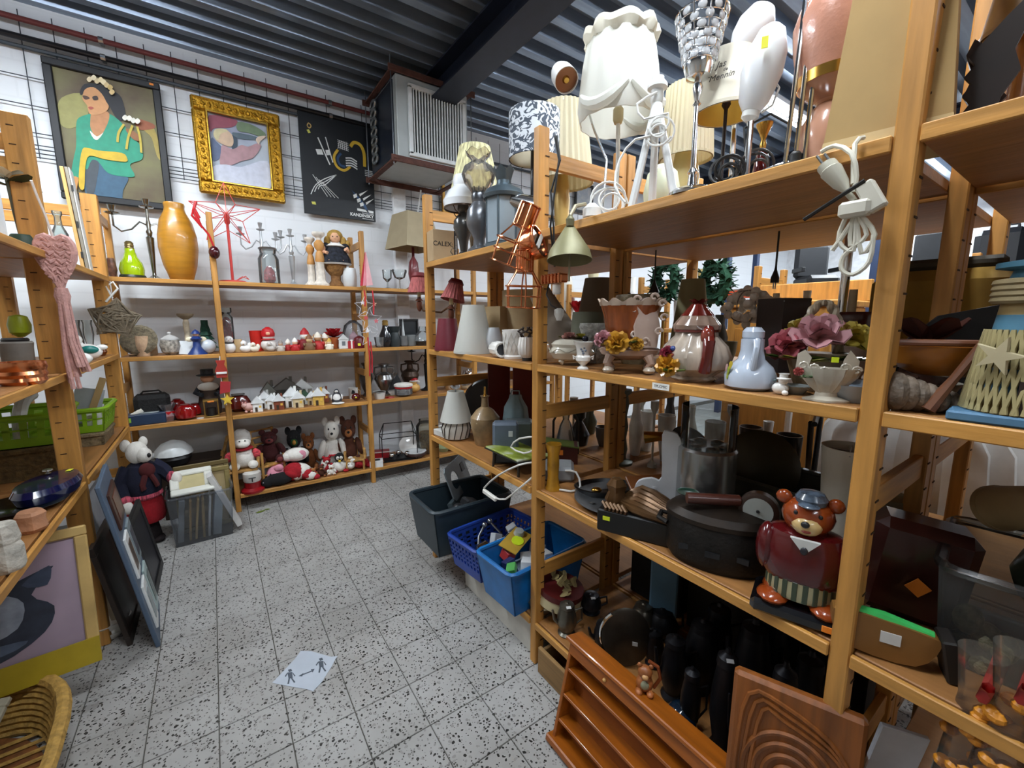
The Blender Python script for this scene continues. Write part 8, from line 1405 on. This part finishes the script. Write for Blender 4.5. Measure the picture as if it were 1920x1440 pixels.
# carved wooden panel
t = T('wood_carving','carved wooden panel with swirling grooves leaning by the right post','panel',(.905,.285,.003),-1.18); CW = wood('7A4416','z',.4,.5); t.rotation_euler = Euler((-.08,0,-1.20))
Wp,Hp = .235,.62
G().box((0,0,Hp / 2),(Wp,.03,Hp),ch=.008).build('board',CW,t)
def groove(pts,r=.005): G().tube(smooth3([(x,-.0155,z) for x,z in pts],3),r,6).build('carved_ridge',CW,t)
for q in range(4): r = .03 + .022 * q; groove([(r * math.cos(a) * .9,.42 + r * math.sin(a) * 1.1) for a in [i * PI / 8 for i in range(17)]],.006)
for q in range(3): groove([(-.10 + .012 * q,.10),(-.095 + .012 * q,.25 + .02 * q),(-.10 + .014 * q,.42),(-.085 + .014 * q,.58 - .012 * q),(-.02,.585 - .016 * q),(.06,.55 - .012 * q),(.10 - .006 * q,.50)]); groove([(.10 - .012 * q,.12),(.09 - .012 * q,.25),(.102 - .014 * q,.40),(.10 - .01 * q,.48)])
# ---- next bay, below the lighthouse shelf
for k_,(u,v0,v1,w_,c,lab) in enumerate(((1680,1230,1060,120,'3A0E08','dark red wooden stool top lying on the shelf'),)):
    s = Spot(1700,ZR[2],X=1.22); t = T('wooden_violin_box','dark red wooden case standing at the back of the next bay','case',s.loc,s.face + .2); G().box((0,0,.11),(.17,.10,.22),rot=(0,.1,0),ch=.02).build('case',M('36100A',.3,0,.3,coat=.4),t); G().box((.0,-.056,.09),(.03,.002,.03),rot=(0,.7,0)).build('price_tag',TAGO,t)
s = Spot(1672,ZR[2],X=1.02); t = T('watermelon_toy','wooden wedge toy with a bright green edge and white tag','toy',s.loc,s.face + .25); G().prism(smooth([(-.10,.06),(-.085,.085),(.04,.075),(.06,.06),(.03,.008),(-.06,.008),(-.09,.03)],3),.03,(0,0,0)).build('wedge',M('7A5222',.5),t); G().tube([(-.092,-.0,.082),(-.02,0,.082),(.05,0,.068)],.011,8).build('green_edge',M('3AB85A',.4),t); G().box((-.01,-.016,.05),(.03,.002,.022)).build('price_tag',M('C8C8C4',.6),t); G().box((.075,0,.04),(.022,.05,.08),rot=(0,-.2,0),ch=.003).build('dark_strut',M('1A1410',.6),t)
crate('storage_tub','cloudy plastic tub holding dark bowls in the right edge bay',(1.24,.03,ZR[2] + .001),.30,.26,.19,glass('7E867E',.10,.2),.1,False,.88,.005,'tub',.010)
for (x,y,r,m_,lab,rot) in ((1.20,.06,.09,M('23281E',.3),'dark green bowl tipped in the cloudy tub',(1.2,.3,0)),(1.30,-.02,.08,M('1C1512',.3),'black bowl in the cloudy tub',(.9,-.3,0))): solo('bowl',lab,'bowl',G().shell([(r * .3,0),(r * .8,r * .4),(r,r * .8)],.004,24,rot=rot),m_,(x,y,ZR[2] + .16))
s = Spot(1862,ZR[2] + .3,X=1.20); loose_shade('tipped beige lampshade hanging over the cloudy tub',Spot(1860,ZR[2] + .235,X=1.22),930,850,120,90,M('8A7450',.6),tilt=(.8,.9),dz=.05,group=None)
s = Spot(1690,ZR[2],X=1.33); LT('pink_pot','dull pink flower pot in the next bay','pot',s,56,1000,[('pot',[(.7,0),(.9,.8),(1,.85),(1,1),(.9,1),(0,.8)],M('6E4A4E',.5))]); s = Spot(1655,ZR[2],X=1.40); LT('cream_pot','cream speckled pot behind the right post','pot',s,90,930,[('pot',[(.6,0),(.9,.7),(1,.9),(.95,1),(0,.8)],M('8E866E',.5,0,.2))])
# bottom right: skulls of shells, sweets in nets
for k_,(u,v,c) in enumerate(((1815,1160,'8A866C'),(1850,1195,'9A9478'),(1800,1215,'7E7A5E'),(1880,1215,'8E8A70'),(1840,1240,'9A967C'))):
    p = onX(u,v,1.12); 
    lab = ('upper left','upper right','lower left','lower right','middle')[k_] + ' pale pine cone ornament in the dark right corner'; r = .022
    solo('cone_ornament',lab,'ornament',G().ball((0,0,0),(r,r,r * 1.3),10,8),M(c,.8,0,.5,60,bump=1,bs=60),p,0,'pale ornaments in the right corner')
for k_,(u,X,lab) in enumerate(((1835,1.00,'left yellow net bag of sweets with a red bow'),(1905,.99,'right yellow net bag of sweets with a red bow'))):
    p0 = onX(u,1270,X); t = T('sweet_bag',lab,'bag',(p0.x,p0.y,.02),0,'net bags of sweets'); zt = p0.z - .02
    g = G(); random.seed(k_)
    for q in range(46): z = random.uniform(.03,zt - .02); r = .034 * (1 - .4 * z / zt); a = random.uniform(0,6.28); g.ball((r * math.cos(a),r * math.sin(a),z),(.013,.013,.011),8,5)
    o = g.build('sweets',M('C8801C',.4,0,.2),t); o['kind'] = 'stuff'
    G().lathe([(.03,0),(.05,.03),(.045,zt * .6),(.02,zt * .95),(.03,zt * 1.06)],20).build('net',glass('C8B47A',.12,.2),t); G().tube([(-.03,-.01,zt * .98),(-.05,-.015,zt + .02),(0,-.01,zt * .97),(.05,-.015,zt + .02),(.03,-.01,zt * .96)],.008,6).build('bow',M('A01A14',.5),t)
s = onX(1605,1300,1.2); solo('white_board','white panel leaning on the floor behind the right post','panel',G().box((0,0,.15),(.09,.012,.30),rot=(.08,.12,0),ch=.002),M('D8DEE8',.5),(1.18,.19,.20),-.9)
for k_,(u,v,c,r) in enumerate(((1650,1400,'4A5A56',.035),(1780,1390,'1A1A20',.05),(1700,1430,'2A2420',.04))):
    p = onX(u,v,1.1); LT('dark_bowl',('grey green','glossy black','brown')[k_] + ' bowl on the bottom shelf at the lower right','bowl',Spot(u,ZR[3],X=1.1),70,v - 20,[('bowl',[(.5,0),(.9,.4),(1,1),(.94,1),(0,.3)],M(c,.2,coat=.5))],h=.06)

# crowded small wares on the rear shelving, seen through the gaps
_v = [(.7,0),(.9,.2),(1,.5),(.5,.8),(.6,1),(.5,1),(0,.8)]; _b = [(.5,0),(.9,.5),(1,1),(.92,1),(0,.3)]; _c = [(.8,0),(.8,.05),(.2,.1),(.2,.8),(.7,.9),(.7,1),(0,1)]
for k_,(u,dx,w_,vt,pr,c,lab) in enumerate(((1190,.20,26,745,_v,'DADAD6','white bottle vase'),(1212,.30,30,770,_b,'E2E2DE','white deep bowl'),(1222,.12,22,752,_c,'B8B8B0','grey candlestick'),(1246,.24,34,778,_b,'C9C9C4','pale grey dish'),(1252,.40,26,735,_v,'2A2A2E','black bud vase'),(1290,.35,30,760,_v,'D8D4C8','cream pitcher'),(1335,.30,40,790,_b,'DCDCDA','white salad bowl'),(1365,.40,28,760,_c,'8A8A86','grey lamp foot'),(1400,.35,44,800,_b,'3A2A20','dark brown bowl'),(1432,.42,34,790,_v,'E6E6E2','white mug shaped vase'),(1105,.30,28,765,_v,'3E4432','olive bottle'),(1130,.18,30,800,_b,'5A5A5C','grey metal bowl'),(1075,.25,22,745,_c,'A8A49A','tin candlestick'),(1470,.30,50,815,_b,'1A1816','black wok'))):
    LT('rear_ware',lab + ' on the rear shelving under the ceramics','pottery',R2(u,2,dx),w_,vt,[('body',pr,M(c,.35,0,.15,coat=.2))],'wares on the rear shelving',16)
for k_,(u,dx,w_,vt,pr,c,lab) in enumerate(((1215,.20,34,575,_v,'8A7A3A','gold lidded urn'),(1240,.35,30,585,_c,'B89A4A','brass candlestick'),(1345,.30,34,590,_v,'3A3A34','dark glass vase'),(1360,.14,40,640,_b,'6A6A52','olive dish'),(1500,.35,26,545,_v,'C9C2B0','cream bottle'),(1620,.30,40,600,_b,'2A1A14','brown bowl'),(1160,.30,30,580,_v,'9A9488','stone coloured jar'))):
    LT('rear_ware',lab + ' behind the ceramics on the second level','pottery',R2(u,1,dx),w_,vt,[('body',pr,M(c,.35,0,.15,coat=.2))],'wares on the rear shelving',16)
for k_,(y,w_,h_,c,lab) in enumerate(((.42,.26,.40,'0E0D0D','tall black box added as deep shade at the back of the bottom shelf by the right post'),(.72,.28,.36,'151312','wide black box added as deep shade at the back of the bottom shelf'),(1.02,.24,.42,'101114','black box added as deep shade at the back of the bottom shelf behind the round tin'))):
    solo('added_dark_box',lab,'box',G().box((0,0,h_ / 2),(.22,w_,h_),ch=.004),M(c,.7),(1.56,y,.192),.04 * (k_ - 1),'added dark boxes')  # added dark boxes hide the bright rear and stand in for deep shade
for k_,(u,X,w_,vt,lab) in enumerate(((1180,1.24,40,1150,'added dark jug behind the upright pewter tray'),(1290,1.05,46,1250,'added small black cream jug in front of the coffee urn'),(1385,1.06,50,1265,'added black sugar pot beside the carved board'),(1340,1.32,66,1130,'added black flask at the back below the iron casserole'),(1440,1.33,70,1150,'added black enamel pot at the back near the right post'),(1225,1.18,44,1180,'added dark tankard right of the pewter tray'))):
    teapot(lab,Spot(u,ZR[3],X=X),w_,vt,PW3,k_ % 2 == 1,k_ % 2 == 0)  # added dark pots that cover the brightly lit shelf interior
# ================================================================== BEYOND THE RIGHT SHELVING
XF = 3.0
shelving('pine_shelving','pine shelving across the next aisle with wreaths and white wares','y',XF,1,[-.7,.5,1.45,2.4,3.3],[(k,z) for k in range(4) for z in (1.32,.86,.40)],.42,1.75,rails=(.5,1.1))
def Fp(u,z,dx=.12): return Spot(u,z,X=XF + dx)
GRN = M('16402A',.9,0,.4,60,bump=.8,bs=60)
def wreath(label,c,R,r,rz=1.2):
    t = T('wreath',label,'wreath',c,rz,'green wreaths'); random.seed(int(c.y * 100)); G().tube([(R * math.cos(a),0,R * math.sin(a)) for a in [i * PI / 14 for i in range(28)]],r,9,True).build('ring',GRN,t)
    g = G()
    for q in range(260): a = random.uniform(0,6.28); g.petal((R * math.cos(a),0,R * math.sin(a)),random.uniform(0,6.28),random.uniform(.3,2.4),.085,.03)
    o = g.build('needles',GRN,t,0); o['kind'] = 'stuff'
c = onX(1247,525,XF - .05); wreath('green wreath hanging on the far shelving post',c,.13,.035)
c = onX(1340,530,XF - .05); wreath('green wreath partly behind the red glazed jar',c,.11,.04)
def far_plant(label,s,H,mleaf,mpot,n=12):
    t = T('artificial_plant',label,'plant',s.loc); G().lathe([(.05,0),(.07,.12),(.06,.12)],14).build('pot',mpot,t)
    for q in range(n): G().petal((0,0,.12 + .03 * (q % 4)),q * 2.4,.4 + .25 * (q % 4),H * .55,H * .3,.3).build('petal',mleaf,t)
far_plant('red poinsettia plant on the far shelving',Fp(1085,1.32),.30,M('A8101C',.6,0,.3),M('B05A2A',.6)); far_plant('dark green plant seen above the taupe lampshade',Fp(1140,1.32),.34,GRN,M('5A3A22',.7)); far_plant('small green bush behind the dangling plug',Fp(1205,1.32),.26,GRN,M('5A3A22',.7),8)
for k,(u,z,w_,vt,c,lab) in enumerate(((1060,1.32,34,500,'D8D4C8','white vase on the far shelving beside the poinsettia'),(1110,1.32,30,505,'C8BE9A','cream jar on the far shelving'),(1180,1.32,24,520,'E0E0DC','white bottle on the far shelving'),(1275,1.32,30,515,'DCDCD8','white pot on the far shelving'),(1310,1.32,26,505,'C9B070','gold cup on the far shelving'),(1100,.86,34,735,'D0D0CC','white jug on the lower far shelf'),(1205,.86,30,735,'DADAD6','white bowl on the lower far shelf'),(1235,.86,36,745,'C8C8C6','grey white pitcher on the lower far shelf'),(1280,.86,26,740,'E2E2DE','white can on the lower far shelf'),(1310,.86,36,750,'8A8A8A','silver bowl on the lower far shelf'),(1345,.86,30,755,'D8D6D0','cream pitcher on the lower far shelf'))):
    LT('far_ware',lab,'pottery',Fp(u,z),w_,vt,[('body',[(.6,0),(.9,.2),(1,.5),(.6,.8),(.7,1),(.6,1),(0,.8)],M(c,.4,0,.1))],'wares on the far shelving',16)
# pine cabinet and chair across the aisle
t = T('pine_cabinet','pine cabinet with a raised back edge across the next aisle','cabinet',(2.55,1.02,0),0); PN = wood('C08A42','z'); G().box((0,0,.74),(.40,.50,1.44),ch=.006).build('body',PN,t); G().box((0,0,1.475),(.44,.54,.03),ch=.006).build('top',PN,t); G().box((.19,0,1.545),(.03,.54,.11),ch=.004).build('back_edge',PN,t); G().box((-.205,0,.75),(.012,.40,1.2),ch=.003).build('door',wood('B57E38','z'),t)
t = T('wedding_dress','white gauze cloth hanging beyond the third shelf','cloth',(2.2,.42,0),0); G().lathe([(.16,.55),(.22,.7),(.20,.95),(.12,1.12),(.10,1.16)],60,sy=1.4,flute=(16,.05)).build('cloth',M('DCDCDA',.8,0,.06,20),t); G().lathe([(.14,0),(.14,.02),(.02,.03),(.02,.6)],16).build('stand',STEEL,t)
t = T('white_rail','bent white metal rail beyond the storage tub','rail',(2.05,.45,0),0); G().tube(smooth3([(0,-.5,0),(0,-.5,.95),(0,-.45,1.02),(0,.3,1.06),(0,.35,1.0),(0,.35,0)]),.014,8).build('rail',WHITE,t)
# pallet rack with orange beams and black chairs at the far side
t = T('pallet_rack','pallet rack with orange beams at the far end','rack',(6.2,0,0),0); OR = M('C8481A',.4); BLU = M('2A3A5A',.5,.3)
for y in (-1.9,-.1,1.7,3.4):
    for x in (0,.8): G().box((x,y,1.25),(.08,.07,2.5),ch=.004).build('upright',BLU,t)
for a,b in ((-1.9,-.1),(-.1,1.7),(1.7,3.4)):
    for z in (1.05,1.75): G().box((0,(a + b) / 2,z),(.05,b - a - .08,.11),ch=.004).build('beam',OR,t); G().box((.8,(a + b) / 2,z),(.05,b - a - .08,.11),ch=.004).build('beam',OR,t); G().box((.4,(a + b) / 2,z + .065),(.8,b - a - .08,.02)).build('deck',M('8A8478',.7),t)
for k,(y,z) in enumerate(((1.3,1.826),(.8,1.826),(.3,1.826),(-.45,1.826),(2.4,1.826),(1.35,1.126),(.7,1.126),(.15,1.126),(-.6,1.126),(2.2,1.126))):
    lab = ('black office chair ','dark suitcase ')[k % 2] + 'on the ' + ('upper' if z > 1.5 else 'lower') + ' deck of the orange rack, ' + ('first','second','third','fourth','fifth')[k % 5] + ' of its row'
    if k % 2 == 0: FIG('office_chair',lab,'chair',Spot(960,1,X=6),.55,[('seat',BLACK,[('x',(0,0,.12),(.8,.7,.24),None,.08)]),('backrest',M('1A1C20',.7),[('x',(.3,0,.6),(.16,.75,.8),None,.07)]),('armrest',BLACK,[('x',(0,-.4,.38),(.5,.08,.1)),('x',(0,.4,.38),(.5,.08,.1))])],'goods on the orange rack',.2 * k,(6.55,y,z))
    else: FIG('suitcase',lab,'suitcase',Spot(960,1,X=6),.45,[('shell',M('16181E',.5),[('x',(0,0,.5),(.9,.8,1.0),None,.12)]),('handle',M('3A3A3E',.5),[('t',[(-.05,-.2,1.0),(-.05,-.2,1.12),(-.05,.2,1.12),(-.05,.2,1.0)],.04)])],'goods on the orange rack',0,(6.55,y,z))
# notice on the floor
c0 = onZ(568,1258,0); t = T('floor_sign','worn white floor sign with two walking figures and an arrow','sign',(c0.x,c0.y,.0012),0)
def fp(u,v): p = onZ(u,v,0); return (p.x - c0.x,p.y - c0.y)
def flatp(name,pts,z,mat,sm=0):
    P = [fp(*p) for p in pts]
    if sm: P = smooth(P,sm)
    return G(Matrix.Rotation(-PI / 2,4,'X')).prism([(x,y) for x,y in P],.0006,(0,-z,0)).build(name,mat,t,0)
flatp('sheet',[(510,1281),(523,1268),(553,1236),(564,1221),(585,1222),(620,1232),(633,1231),(628,1238),(622,1250),(603,1280),(587,1297),(575,1293),(545,1288)],.0004,M('B4BCC6',.45,0,.05))
INK = M('4A525C',.6)
for cx,cy in ((544,1271),(602,1250)):
    flatp('print_head',[(cx - 4,cy - 14),(cx + 2,cy - 16),(cx + 4,cy - 12),(cx - 2,cy - 10)],.0012,INK); flatp('print_body',[(cx - 5,cy - 9),(cx + 4,cy - 10),(cx + 5,cy + 1),(cx - 3,cy + 2)],.0012,INK); flatp('print_leg',[(cx - 3,cy + 2),(cx + 0,cy + 2),(cx - 2,cy + 12),(cx - 5,cy + 12)],.0012,INK); flatp('print_leg',[(cx + 1,cy + 1),(cx + 4,cy + 1),(cx + 10,cy + 9),(cx + 7,cy + 10)],.0012,INK); flatp('print_arm',[(cx - 6,cy - 8),(cx - 4,cy - 8),(cx - 8,cy - 1),(cx - 10,cy - 2)],.0012,INK); flatp('print_arm',[(cx + 4,cy - 9),(cx + 6,cy - 8),(cx + 10,cy - 3),(cx + 8,cy - 2)],.0012,INK)
flatp('arrow_line',[(566,1265.5),(584,1258.5),(585,1260),(567,1267)],.0012,INK); flatp('arrow_tip',[(583,1256),(590,1255),(586,1262)],.0012,INK); flatp('arrow_tip',[(569,1263),(560,1268.5),(567,1269)],.0012,INK)
p = onZ(497,957,0); solo('leaf_scrap','scrap of green leaf on the floor near the back shelving','leaf',G().petal((0,0,.002),.4,1.5,.06,.03,.1).petal((0,.02,.002),2.4,1.5,.04,.02,.1),M('6A7A2A',.7),(p.x,p.y,.001))
